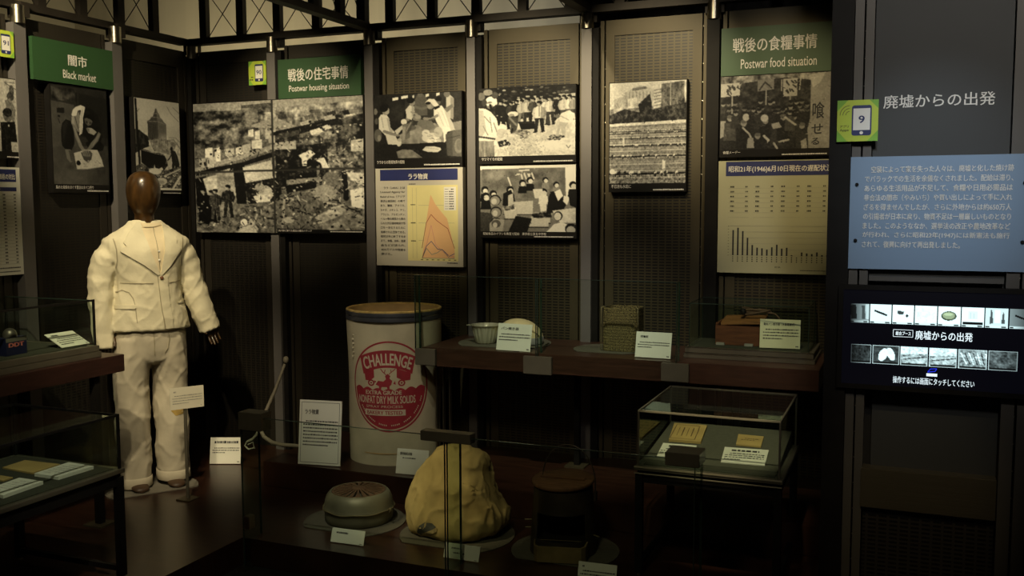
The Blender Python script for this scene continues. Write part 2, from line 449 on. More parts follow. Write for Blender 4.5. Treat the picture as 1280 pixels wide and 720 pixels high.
m_black = pm('black_steel', (.010, .009, .008), .6, .0, var=.2, spec=.18)
m_steel = pm('brushed_steel', (.55, .50, .40), .28, 1., var=.06, scale=40, stretch=(1, 1, .05))
m_cream = pm('cream_plaster', (.62, .58, .44), .8, var=.16, scale=1.6, stretch=(2.2, 1, .25))
m_beam = pm('dark_brown_steel', (.030, .024, .018), .6, .2, var=.2)
m_white = pm('white_print', (.82, .80, .74), .6, var=.03)
m_ink = pm('black_ink', (.02, .02, .022), .6, var=.1)
m_green = pm('green_sign_board', (.030, .085, .030), .5, var=.06, scale=3)
m_card = pm('white_card', (.80, .80, .70), .6, var=.03, scale=5)
m_cream_card = pm('cream_card', (.74, .70, .56), .6, var=.04, scale=5)
m_navy = pm('navy_print', (.018, .026, .13), .5, var=.08)
m_pic = picture_mat('photographic_print')
m_glass = glass_mat('clear_glass', (.93, .97, .94))
m_glass_edge = pm('green_glass_edge', (.030, .048, .038), .2, var=.2, spec=.6)

def slab(name, a, b, mat, bev=0.): return struct(obj(name, MB().box(a, b, bev), mat))
slab('floor', (-9, -3, -.1), (4, 9, 0), m_floor)
slab('wall_back', (XL - .1, YB + .03, 0), (.8, YB + .09, 2.44), m_dark)
slab('wall_left', (XL - .12, -2, 0), (XL - .03, YB + .09, 2.44), m_dark)
slab('wall_right', (-.24, YK + .06, 0), (1.6, YK + .16, 3.3), m_dark)
slab('wall_rear', (-8, 5.75, 0), (-1.20, 5.85, 4.2), m_cream)
slab('wall_side', (-6.1, 1.0, 0), (-6.0, 5.75, 4.2), m_cream)
slab('ceiling', (-9, -3, 4.2), (4, 9, 4.3), m_dark)
slab('trim_1', (-1.62, 4.98, 2.0), (.8, 5.03, 4.2), m_dark)
# raised floor: an L of boards, and the higher step along the back wall
xr = atz(307.5, 672, PZ); yfr = xr.y - .005
L_ = [(XL - .02, .6), (-2.63, .6), (-2.63, yfr), (.55, yfr), (.55, YB + .02), (XL - .02, YB + .02)]
mb = MB(); mb.loft([[(x, y, .002) for x, y in L_], [(x, y, PZ) for x, y in L_]])
struct(obj('floor_platform', mb, m_wood))
ystep = 3.995
slab('floor_step', (-3.02, ystep, PZ), (-.27, YB + .02, SZ), m_wood, .003)

# ---- posts
zt = 2.42
back_posts = [(-3.415, -3.358), (-2.776, -2.722), (-2.161, -2.112), (-1.533, -1.478), (-.912, -.850)]
near = ['beside the shack photograph', 'between the housing sign and the milk photograph', 'between the relief chart and the potato photograph',
        'between the potato photograph and the field photograph', 'between the field photograph and the rationing chart']
def post(a, b, label, dark=False):
    c = (Vector(a) + Vector(b)) / 2
    t = thing('partition_post', label, 'post', (c.x, c.y, PZ), 'posts of the partition wall')
    lo = Vector(a); hi = Vector(b)
    obj('upright', MB().box((lo.x, lo.y, PZ), (hi.x, hi.y, zt)), m_black if dark else m_post, t)
    obj('sleeve', MB().lathe([(.032, zt - .002), (.032, zt + .082), (.028, zt + .084)], (c.x + (.02 if abs(c.x - XL) < .1 else 0), c.y - (0 if abs(c.x - XL) < .1 else .01), 0), 28), m_steel, t, smooth=True)
    obj('collar', MB().box((c.x - .045, c.y + .0, zt + .03), (c.x + .045, c.y + .05, zt + .10)), m_beam, t)
    return t
for i, (a, b) in enumerate(back_posts):
    t = post((a, 4.645, 0), (b - .002, 4.70, 0), ('steel post coloured black for shade ' if i == 4 else 'grey steel post with round metal sleeve ') + near[i], dark=i == 4)  # last post gets the black colour for the shade it stands in
    if i < 4: obj('shaded_side_strip', MB().box((b - .001, 4.66, PZ), (b + .03, 4.70, zt)), m_black, t)  # black strip standing in for the shade on the post's side
post((XL - .03, 4.66, 0), (XL + .03, 4.72, 0), 'dark corner post where the two perforated walls meet', True)
for y0, y1, lb in ((4.030, 4.098, 'grey post on the left wall behind the mannequin head'), (3.417, 3.485, 'grey post between the price table board and the black market sign')):
    post((XL - .01, y0, 0), (XL + .05, y1, 0), lb)

# ---- perforated panels
def panel(Fm, w_, z1, label, sheet_top, studs=False, margin=.045, m_bronze=m_bronze, m_perf=m_perf):
    """Fm at the panel's top left; z runs from the step up"""
    h_ = z1
    c = Fm.p(w_ / 2, h_, 0)
    t = thing('perforated_panel', label, 'wall panel', c, 'perforated panels of the partition wall')
    s_ = .020
    mb = MB()
    for u0, u1 in ((0, s_), (w_ - s_, w_)): mb.loft([[Fm.p(u0, 0, -.02), Fm.p(u1, 0, -.02), Fm.p(u1, h_, -.02), Fm.p(u0, h_, -.02)], [Fm.p(u0, 0, .004), Fm.p(u1, 0, .004), Fm.p(u1, h_, .004), Fm.p(u0, h_, .004)]])
    obj('side_strip', mb, m_bronze, t)
    a, b = s_ + .008, w_ - s_ - .008
    mb = MB()
    def bar(u0, v0, u1, v1, d0=-.02, d1=.002):
        q = [(u0, v0), (u1, v0), (u1, v1), (u0, v1)]
        mb.loft([[Fm.p(u, v, d0) for u, v in q], [Fm.p(u, v, d1) for u, v in q]])
    bar(a, 0, a + margin, h_); bar(b - margin, 0, b, h_); bar(a + margin, 0, b - margin, sheet_top)
    obj('frame', mb, m_bronze, t)
    mb = MB(); q = [(a + margin, sheet_top), (b - margin, sheet_top), (b - margin, h_), (a + margin, h_)]
    mb.loft([[Fm.p(u, v, -.014) for u, v in q], [Fm.p(u, v, -.004) for u, v in q]])
    obj('perforated_sheet', mb, m_perf, t)
    if studs:
        for u in (s_ + .004, w_ - s_ - .004):
            mb = MB(); v = .06
            while v < h_:
                mb.lathe([(.0022, 0), (.0015, .003)], Fm.p(u, v, -.004), 6); v += .088
            obj('stud_row', mb, m_steel, t)
    return t
H = 2.457 - PZ
names = ['dark perforated wall panel in the corner behind the shack photograph', 'perforated wall panel below the green housing sign',
         'bronze perforated wall panel behind the milk photograph and relief chart', 'bronze perforated wall panel behind the potato and classroom photographs',
         'bronze perforated wall panel with narrow stud lines behind the field photograph', 'bronze perforated wall panel behind the rationing chart and food sign']
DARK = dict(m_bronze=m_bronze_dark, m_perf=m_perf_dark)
edges_x = [XL + .035] + [v for a, b in back_posts for v in (a - .004, b + .028)] + [-.262]
edges_x[-2] = -.846
for i in range(6):
    a, b = edges_x[2 * i], edges_x[2 * i + 1]
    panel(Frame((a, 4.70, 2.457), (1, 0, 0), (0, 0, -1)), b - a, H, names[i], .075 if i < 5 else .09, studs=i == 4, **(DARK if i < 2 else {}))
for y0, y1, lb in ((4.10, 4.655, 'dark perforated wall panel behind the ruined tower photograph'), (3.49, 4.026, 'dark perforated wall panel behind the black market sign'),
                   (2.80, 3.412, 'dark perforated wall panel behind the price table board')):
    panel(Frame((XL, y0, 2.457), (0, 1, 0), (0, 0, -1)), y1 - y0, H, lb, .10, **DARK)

# ---- trusses over the partition
def truss(name, label, p0, p1, xs, h=.62, tall=True):
    p0, p1 = Vector(p0), Vector(p1); d = (p1 - p0).normalized(); sd = Vector((-d.y, d.x, 0)) * .022
    t = thing(name, label, 'truss', p0.lerp(p1, .5), 'steel trusses over the partition')
    def beam(a, b, up0, up1, s=1.):
        return MB().loft([[a - sd * s + Vector((0, 0, up0)), a + sd * s + Vector((0, 0, up0)), a + sd * s + Vector((0, 0, up1)), a - sd * s + Vector((0, 0, up1))],
                          [b - sd * s + Vector((0, 0, up0)), b + sd * s + Vector((0, 0, up0)), b + sd * s + Vector((0, 0, up1)), b - sd * s + Vector((0, 0, up1))]])
    obj('bottom_chord', beam(p0, p1, 0, .036, 1.3), m_beam, t)
    obj('top_chord', beam(p0, p1, h, h + .036, 1.3), m_beam, t)
    L = (p1 - p0).length
    for k in xs:
        a = p0 + d * (k - .024); b = p0 + d * (k + .024)
        obj('strut', beam(a, b, .036, h, .8), m_beam, t)
    for k0, k1 in zip(xs, xs[1:]):
        if k1 - k0 > .2:
            for z0, z1 in ((.036, h), (h, .036)):
                obj('tie_rod', MB().cyl(p0 + d * (k0 + .024) + Vector((0, 0, z0)), p0 + d * (k1 - .024) + Vector((0, 0, z1)), .0028, 6), m_beam, t)
    return t
zb = 2.492
xs = [v + 4.0 for v in (-3.866, -3.603, -3.349, -3.088, -2.80, -2.622, -2.37, -2.112, -1.853, -1.60, -1.34, -1.08, -.82, -.56)]
truss('roof_truss', 'dark steel truss running along the top of the back partition', (XL, 4.67, zb), (-.27, 4.67, zb), xs, .30)
ys = [.04 + .26 * k for k in range(17)]
truss('roof_truss', 'dark steel truss above the left wall over the black market sign', (XL, .2, zb), (XL, 4.64, zb), ys, .30)
truss('roof_truss', 'dark steel truss reaching forward from the post beside the housing sign', (-2.75, 2.4, zb), (-2.75, 4.62, zb), [.05 + .24 * k for k in range(10)], .34)
truss('roof_truss', 'dark steel truss reaching forward from the post beside the field photograph', (-1.505, 2.6, zb), (-1.505, 4.62, zb), [.05 + .25 * k for k in range(9)], .34)

# ---------------------------------------------------------------- boards on the walls
def face(tl, br, wall, off):
    if wall == 'back':
        y = YB - off; a, b = aty(*tl, y), aty(*br, y); return Frame(a, (1, 0, 0), (0, 0, -1)), b.x - a.x, a.z - b.z
    if wall == 'right':
        y = YK - off; a, b = aty(*tl, y), aty(*br, y); return Frame(a, (1, 0, 0), (0, 0, -1)), b.x - a.x, a.z - b.z
    x = XL + off; a, b = atx(*tl, x), atx(*br, x); return Frame(a, (0, 1, 0), (0, 0, -1)), b.y - a.y, a.z - b.z
def board(name, Fm, w_, h_, th, mat):
    return obj(name, MB().prism([(0, 0), (w_, 0), (w_, h_), (0, h_)], Fm, -th, 0), mat)
PHOTO_GROUP = 'photograph boards on the walls'
def photo(tl, br, wall, pic, label, caption, cap_h=.0, credit=True, off=.045, border=.004, cap_w=.42, th=.038, text_h=.45):
    """pic fills the board above a black caption strip cap_h (share of height)"""
    Fm, w_, h_ = face(tl, br, wall, off)
    t = board('photograph_board', Fm, w_, h_, th, m_black); ORG[t] = t.location.copy()
    tag(t, label, 'photograph', PHOTO_GROUP)
    ph = h_ * (1 - cap_h)
    pic.mesh('printed_picture', Fm, border, border, w_ - border, ph - border * .5, .0008, m_pic, t)
    if caption:
        mb = MB(); ch = h_ - ph
        put_text(mb, caption, Fm, w_ * .035, ph + ch * .08, w_ * (.035 + cap_w), ph + ch * (.08 + text_h), .001)
        obj('caption', mb, m_white, t)
    if credit:
        mb = MB(); ch = max(h_ - ph, h_ * .05)
        fine_print(mb, Fm, w_ * .56, h_ - ch * .40, w_ * .97, h_ - ch * .14, 1, .001, .7, seed=len(label), ragged=False)
        obj('credit_line', mb, m_white, t)
    return t, Fm, w_, h_

# pictures ------------------------------------------------------
def pic_shacks():
    p = Pic(216, 172, .42, 3, 1.6)
    p.poly([(0, 0), (1, 0), (1, .13), (0, .10)], .62); p.poly([(.3, .03), (.48, .02), (.48, .09), (.3, .09)], .35)
    p.poly([(0, .06), (.42, .07), (.45, .3), (0, .36)], .36); p.patch([(0, .05), (.45, .05), (.45, .36), (0, .36)], .8, 22, 26)
    p.poly([(.4, .1), (1, .08), (1, .22), (.4, .26)], .5); p.patch([(.4, .06), (1, .04), (1, .25), (.4, .25)], .9, 34, 20)
    for i in range(26):
        x = p.rs.rand() * .55 + .42; y = .1 + p.rs.rand() * .1; p.poly([(x, y), (x + .05, y - .015), (x + .06, y + .02), (x + .01, y + .03)], p.rs.rand() * .6 + .15)
    p.poly([(.36, .18), (.5, .13), (.62, .2), (.62, .22), (.36, .2)], .6)
    # long roofs
    p.poly([(.48, .24), (.86, .155), (.9, .19), (.5, .30)], .14); p.poly([(.5, .26), (.64, .23), (.64, .31), (.5, .34)], .3)
    p.poly([(0, .52), (.3, .46), (.55, .36), (.62, .38), (.3, .49), (0, .56)], .12); p.poly([(0, .50), (.5, .33), (.56, .345), (0, .535)], .58)
    p.poly([(.5, .37), (.8, .33), (.8, .62), (.5, .66)], .12); p.patch([(.47, .3), (1, .2), (1, .7), (.47, .7)], .8, 40, 40)
    p.poly([(.85, .17), (1, .13), (1, .33), (.86, .36)], .3); p.patch([(.85, .13), (1, .13), (1, .36), (.85, .36)], .8, 20, 20)
    for a in ([(.7, .24), (.76, .22), (.78, .25), (.71, .275)], [(.77, .215), (.8, .2), (.83, .225), (.79, .24)]): p.poly(a, .85)
    # washing
    for x, y, w_, h_ in ((.07, .35, .045, .07), (.13, .35, .035, .1), (.08, .42, .055, .07), (.03, .43, .04, .06), (.2, .36, .05, .05), (.26, .35, .035, .05), (.3, .33, .05, .06),
                         (.34, .22, .03, .05), (.38, .23, .03, .06), (.36, .3, .06, .06), (.44, .24, .03, .05), (.46, .27, .04, .05), (.93, .32, .07, .08), (.5, .32, .12, .05)):
        p.poly([(x, y), (x + w_, y - .01), (x + w_, y + h_), (x, y + h_)], .62 + p.rs.rand() * .25)
    p.poly([(.63, .42), (.70, .38), (.73, .41), (.68, .46), (.68, .5), (.655, .5), (.65, .44)], .9); p.poly([(.72, .45), (.78, .44), (.81, .52), (.77, .52), (.76, .48)], .85)
    # left hut
    p.poly([(0, .58), (.07, .56), (.12, .95), (.02, .95)], .12); p.poly([(.05, .58), (.14, .55), (.14, .78), (.08, .72)], .7)
    p.poly([(.14, .53), (.24, .5), (.26, .75), (.14, .93)], .55); p.patch([(.05, .5), (.26, .5), (.26, .9), (.05, .9)], .35, 10, 40)
    p.poly([(.24, .5), (.31, .48), (.32, .78), (.26, .78)], .1)
    p.poly([(.3, .5), (.47, .45), (.5, .58), (.32, .64)], .78); p.poly([(.31, .62), (.5, .58), (.52, .75), (.33, .78)], .16)
    p.ell(.43, .70, .05, .06, .75); p.ell(.40, .66, .03, .04, .6); p.poly([(.36, .72), (.46, .70), (.46, .76), (.38, .77)], .85)
    p.poly([(0, .95), (.2, .88), (.45, .8), (.5, 1), (0, 1)], .42); p.patch([(0, .85), (.5, .78), (.5, 1), (0, 1)], .5, 50, 40)
    for x, y, h_, c in ((.05, .93, .28, .12), (.10, .92, .25, .1), (.125, .9, .24, .3), (.205, .88, .25, .22)): p.person(x, y, h_, c, .6, .1)
    p.ell(.3, .92, .022, .026, .88); p.poly([(.27, .97), (.35, .93), (.38, 1), (.26, 1)], .75); p.line([(.33, .88), (.38, .97)], .012, .7); p.line([(.38, .86), (.35, .96)], .01, .7)
    for i in range(60):
        x, y = .47 + p.rs.rand() * .5, .62 + p.rs.rand() * .3; p.line([(x, y), (x + p.rs.rand() * .12 - .04, y + p.rs.rand() * .08 - .04)], .008, p.rs.choice([.08, .12, .5, .75]))
    p.poly([(.55, .62), (.72, .58), (.74, .66), (.56, .7)], .1); p.poly([(.56, .60), (.76, .58), (.76, .61), (.56, .64)], .55)
    p.line([(.545, .75), (.53, .95)], .014, .62); p.line([(.745, .5), (.74, .8)], .016, .5); p.line([(.51, .43), (.52, .7)], .02, .15); p.line([(.89, .55), (.9, .74)], .03, .08)
    p.ell(.82, .62, .055, .08, .45); p.poly([(.9, .55), (1, .56), (1, .65), (.93, .61)], .8); p.poly([(.92, .68), (1, .66), (1, .82), (.93, .8)], .85); p.patch([(.92, .66), (1, .66), (1, .82), (.92, .8)], .5, 60, 3)
    p.ell(.78, .7, .07, .06, .62); p.poly([(.77, .84), (.86, .8), (1, .88), (1, .98), (.76, .98)], .58); p.poly([(.72, .88), (.82, .81), (.88, .86), (.74, .93)], .75); p.patch([(.7, .78), (1, .8), (1, 1), (.7, 1)], .6, 30, 30)
    p.ell(.57, .9, .03, .025, .7); 
    for i in range(820):
        x, y = p.rs.rand(), .16 + p.rs.rand() * .8
        if (x < .45 and y < .34) or (.05 < x < .3 and .52 < y < .9) or (.3 < x < .5 and .44 < y < .6): continue
        s_ = .004 + p.rs.rand() * .011; an = p.rs.rand() * 3; t_ = p.rs.choice([.04, .06, .1, .16, .3, .55, .7, .82])
        if p.rs.rand() < .5: p.line([(x, y), (x + math.cos(an) * s_ * 2.2, y + math.sin(an) * s_ * 2.2)], .0025 + p.rs.rand() * .0035, t_)
        else: p.poly([(x, y), (x + s_, y - s_ * .3), (x + s_ * 1.1, y + s_ * .9), (x + .002, y + s_)], t_)
    p.grain(.20, 80, 60); p.grain(.16, 150, 120, 1); p.a = np.clip((p.a - .45) * 1.25 + .42, .03, 1)
    p.poly([(.50, .965), (.8, .972), (.8, 1), (.5, 1)], .02); p.poly([(.8, .975), (1, .975), (1, 1), (.8, 1)], .02)
    p.line([(.484, 0), (.487, 1)], .012, .16); p.line([(0, .532), (1, .522)], .012, .16)
    return p
def pic_milk():
    p = Pic(116, 92, .10, 5)
    p.poly([(.36, 0), (1, 0), (1, .5), (.38, .5)], .17); p.grain(.10, 16, 14); p.shade(.3, .3, .1, .12, .06)
    for x, y, w_ in ((.22, .05, .07), (.32, .03, .08), (.45, .03, .02), (.6, .02, .04), (.72, .01, .04)): p.poly([(x, y), (x + w_, y - .01), (x + w_, y + .03), (x, y + .045)], .97)
    p.poly([(.5, .03), (.58, .02), (.62, .1), (.62, .34), (.47, .34), (.48, .1)], .34); p.line([(.48, .2), (.56, .24), (.6, .22)], .03, .42); p.ell(.54, .02, .03, .04, .4)
    p.poly([(.83, .06), (.88, .05), (.92, .1), (.91, .42), (.83, .36)], .74); p.poly([(.88, .08), (.92, .1), (.91, .42), (.88, .4)], .55); p.ell(.84, .03, .035, .05, .42); p.poly([(.80, .26), (.9, .18), (.91, .23), (.83, .32)], .42)
    p.ell(.74, .14, .03, .05, .35); p.ell(.75, .10, .035, .035, .06)
    # table of goods
    p.poly([(.30, .62), (.48, .48), (.70, .46), (.82, .56), (.80, .78), (.3, .76)], .52); p.shade(.5, .62, .2, .1, .12); p.patch([(.3, .46), (.82, .46), (.82, .78), (.3, .78)], .3, 18, 12)
    p.poly([(.52, .40), (.66, .41), (.71, .52), (.64, .57), (.56, .53), (.50, .47)], .44); p.ell(.50, .37, .05, .05, .5); p.ell(.51, .36, .035, .03, .62); p.ell(.44, .52, .05, .035, .38); p.ell(.42, .6, .06, .03, .66)
    # seated boy
    p.poly([(.055, .36), (.08, .30), (.14, .285), (.18, .36), (.195, .5), (.245, .58), (.20, .64), (.13, .62), (.06, .52)], .88); p.poly([(.15, .36), (.18, .36), (.195, .5), (.23, .56), (.19, .6), (.17, .5)], .68); p.line([(.09, .34), (.11, .5)], .012, .7)
    p.poly([(.13, .6), (.24, .6), (.30, .78), (.16, .76)], .84); p.line([(.12, .56), (.2, .6), (.28, .625)], .035, .5); p.poly([(.24, .56), (.33, .475), (.36, .50), (.27, .62)], .8)
    p.ell(.142, .245, .042, .065, .56); p.ell(.155, .26, .025, .04, .66); p.ell(.118, .205, .052, .055, .04); p.ell(.13, .18, .05, .035, .04)
    # child and helper
    p.ell(.35, .425, .034, .045, .92); p.poly([(.33, .46), (.41, .45), (.42, .67), (.33, .72)], .42); p.poly([(.33, .5), (.37, .5), (.36, .7), (.33, .72)], .6); p.ell(.385, .325, .036, .06, .05); p.ell(.395, .375, .024, .04, .52); p.poly([(.41, .44), (.46, .40), (.43, .56), (.38, .62)], .3); p.line([(.43, .44), (.38, .56)], .016, .55)
    p.poly([(.37, .24), (.42, .17), (.47, .20), (.475, .28), (.44, .40), (.385, .37)], .86); p.poly([(.44, .18), (.475, .22), (.47, .3), (.44, .36)], .66); p.ell(.448, .14, .032, .05, .56); p.ell(.43, .10, .045, .045, .05); p.line([(.44, .28), (.5, .32)], .022, .6)
    # white capped woman leaning over
    p.poly([(.69, .25), (.78, .195), (.84, .31), (.90, .46), (.935, .57), (.84, .60), (.825, .74), (.805, .76), (.795, .60), (.73, .47), (.69, .34)], .94); p.poly([(.80, .24), (.84, .31), (.90, .46), (.935, .57), (.88, .585), (.85, .44)], .76); p.line([(.74, .3), (.80, .5)], .010, .78); p.line([(.78, .28), (.85, .52)], .008, .8)
    p.ell(.655, .195, .04, .055, .52); p.ell(.645, .21, .022, .03, .62); p.poly([(.595, .145), (.64, .09), (.70, .10), (.755, .20), (.70, .215), (.66, .155), (.61, .16)], .93); p.poly([(.695, .225), (.75, .195), (.765, .225), (.705, .26)], .04); p.ell(.63, .155, .03, .02, .06)
    p.line([(.73, .35), (.66, .40), (.585, .385)], .032, .55); p.line([(.70, .40), (.64, .415)], .02, .3)
    # cloth heap
    p.ell(.655, .68, .10, .075, .88); p.ell(.60, .61, .045, .055, .9); p.ell(.69, .73, .08, .055, .97); p.ell(.74, .60, .05, .08, .74)
    for k in range(16): x, y = .57 + p.rs.rand() * .18, .58 + p.rs.rand() * .18; p.line([(x, y), (x + .03, y + .02 * p.rs.rand())], .008, .62)
    p.poly([(.03, .78), (.8, .75), (.82, .98), (.03, .98)], .09); p.ell(.29, .74, .03, .06, .86); p.ell(.295, .70, .026, .025, .7)
    p.poly([(.26, .88), (.33, .845), (.44, .86), (.56, .98), (.28, .98)], .5); p.patch([(.26, .84), (.56, .84), (.56, 1), (.26, 1)], .3, 40, 26); p.poly([(.555, .865), (.60, .81), (.70, .815), (.765, .84), (.77, .87), (.73, .905), (.62, .895)], .88); p.line([(.6, .83), (.74, .86)], .008, .7)
    p.poly([(.82, .64), (.9, .58), (1, .57), (1, .98), (.84, .96)], .36); p.poly([(.82, .64), (.9, .58), (.9, .97), (.84, .96)], .28); p.ell(.965, .82, .045, .11, .5); p.ell(.97, .80, .03, .08, .42); p.poly([(.9, .46), (1, .44), (1, .57), (.93, .58)], .5); p.line([(.84, .7), (.98, .66)], .008, .22)
    p.ell(.045, .62, .045, .1, .33); p.ell(.06, .66, .02, .05, .5); p.ell(.02, .25, .022, .05, .42); p.ell(.03, .40, .02, .05, .3); p.grain(.09, 90, 70, 2); return p
def pic_potato():
    p = Pic(128, 96, .13, 8)
    p.grain(.25, 22, 12)
    for i in range(70):
        x = p.rs.rand() * .85 + .15; p.ell(x, .0 + p.rs.rand() * .2, .010 + p.rs.rand() * .014, .012, p.rs.choice([.05, .08, .3, .45, .7]))
    p.poly([(.82, .14), (1, .12), (1, .17), (.84, .18)], .72); p.poly([(0, .44), (.3, .5), (.62, .42), (1, .40), (1, 1), (0, 1)], .84); p.patch([(0, .44), (1, .40), (1, 1), (0, 1)], .24, 40, 30); p.patch([(0, .5), (1, .5), (1, 1), (0, 1)], .2, 14, 10)
    for i in range(26): x = .2 + p.rs.rand() * .8; y = .14 + p.rs.rand() * .12; p.ell(x, y, .014, .022, p.rs.choice([.6, .75, .5])); p.ell(x, y - .016, .015, .012, .07); p.poly([(x - .02, y + .1), (x + .02, y + .1), (x + .018, y + .025), (x - .018, y + .025)], p.rs.choice([.1, .2, .7, .85]))
    for x, y, h_, c, l in ((.56, .42, .26, .55, .2), (.62, .42, .28, .8, .4), (.48, .44, .30, .7, .25), (.24, .58, .40, .08, .08), (.285, .60, .40, .12, .1), (.345, .54, .34, .25, .2), (.405, .52, .34, .14, .16), (.455, .52, .34, .78, .5), (.515, .53, .37, .82, .2), (.575, .52, .36, .3, .14),
                          (.70, .56, .40, .92, .35), (.745, .55, .40, .9, .25), (.83, .52, .38, .10, .12), (.885, .52, .38, .82, .3), (.94, .5, .36, .88, .4), (.985, .5, .34, .6, .3), (.635, .66, .45, .93, .16)):
        p.person(x, y, h_, c, .72, .06, 0, l)
    p.poly([(.42, .50), (.585, .50), (.59, .61), (.45, .62)], .05); p.line([(.44, .52), (.58, .52)], .01, .2)
    # stooping buyer
    p.ell(.365, .385, .055, .038, .9); p.ell(.35, .41, .03, .03, .6); p.poly([(.31, .43), (.37, .41), (.42, .46), (.41, .58), (.38, .70), (.33, .69), (.34, .56)], .28); p.line([(.33, .44), (.40, .55)], .02, .5); p.line([(.36, .6), (.34, .7)], .016, .12)
    p.ell(.45, .68, .10, .06, .45)
    for i in range(70): a, r = p.rs.rand() * 6.28, p.rs.rand() ** .5; p.ell(.45 + .10 * r * math.cos(a), .68 + .06 * r * math.sin(a), .012, .010, p.rs.choice([.2, .35, .6, .75]))
    for i in range(60): a, r = p.rs.rand() * 6.28, p.rs.rand() ** .5; p.ell(.79 + .11 * r * math.cos(a), .745 + .035 * r * math.sin(a), .012, .008, p.rs.choice([.06, .1, .3, .5]))
    # bending man on the far side
    p.poly([(.79, .52), (.86, .40), (.94, .36), (.99, .42), (.97, .54), (.90, .56)], .9); p.poly([(.84, .52), (.93, .54), (.9, .6), (.9, .72), (.87, .72), (.85, .6), (.83, .72), (.80, .72)], .72); p.line([(.85, .44), (.93, .5)], .008, .65); p.ell(.82, .44, .024, .03, .4); p.line([(.83, .5), (.80, .62)], .02, .8)
    # big figure in front
    p.poly([(0, .28), (.07, .29), (.13, .34), (.19, .44), (.215, .58), (.22, .70), (.15, .74), (.165, 1), (0, 1)], .86); p.poly([(.0, .3), (.05, .32), (.08, .6), (.03, .72), (0, .72)], .7); p.shade(.15, .5, .05, .12, .1)
    p.ell(.135, .19, .062, .075, .96); p.ell(.12, .24, .035, .055, .45); p.poly([(.085, .22), (.2, .2), (.2, .235), (.09, .25)], .9); p.line([(.125, .24), (.135, .30)], .025, .06); p.ell(.1, .055, .05, .045, .55); p.ell(.175, .1, .035, .05, .3); p.ell(.03, .11, .04, .06, .42); p.ell(.06, .2, .03, .05, .25)
    for a in ([(.12, .42), (.145, .64)], [(.06, .4), (.12, .5)], [(.16, .5), (.2, .66)], [(.05, .55), (.1, .68)]): p.line(a, .010, .5)
    p.line([(.0, .70), (.09, .72), (.17, .74)], .02, .25); p.poly([(0, .76), (.16, .77), (.17, 1), (0, 1)], .5); p.patch([(0, .76), (.17, .76), (.17, 1), (0, 1)], .5, 46, 5)
    p.ell(.25, .58, .045, .055, .92); p.ell(.24, .66, .05, .07, .75); p.poly([(.2, .78), (.29, .75), (.34, .82), (.30, .88), (.22, .86)], .16)
    for x, y, rx, ry in ((.36, .72, .08, .05), (.45, .92, .15, .085), (.30, .9, .08, .06), (.62, .74, .1, .05)): p.ell(x, y, rx, ry, .78); p.shade(x - rx * .2, y - ry * .4, rx * .6, ry * .5, .15)
    for i in range(170): x, y = .24 + p.rs.rand() * .46, .66 + p.rs.rand() * .33; p.ell(x, y, .008 + p.rs.rand() * .006, .006, p.rs.choice([.6, .68, .9, .95]), p.rs.rand() * 3)
    p.shade(.80, .86, .2, .12, .14); p.line([(.91, .86), (.93, .9), (.95, .86)], .008, .4); p.grain(.14, 80, 60, 2); p.a = np.clip((p.a - .5) * 1.12 + .5, .03, 1); return p
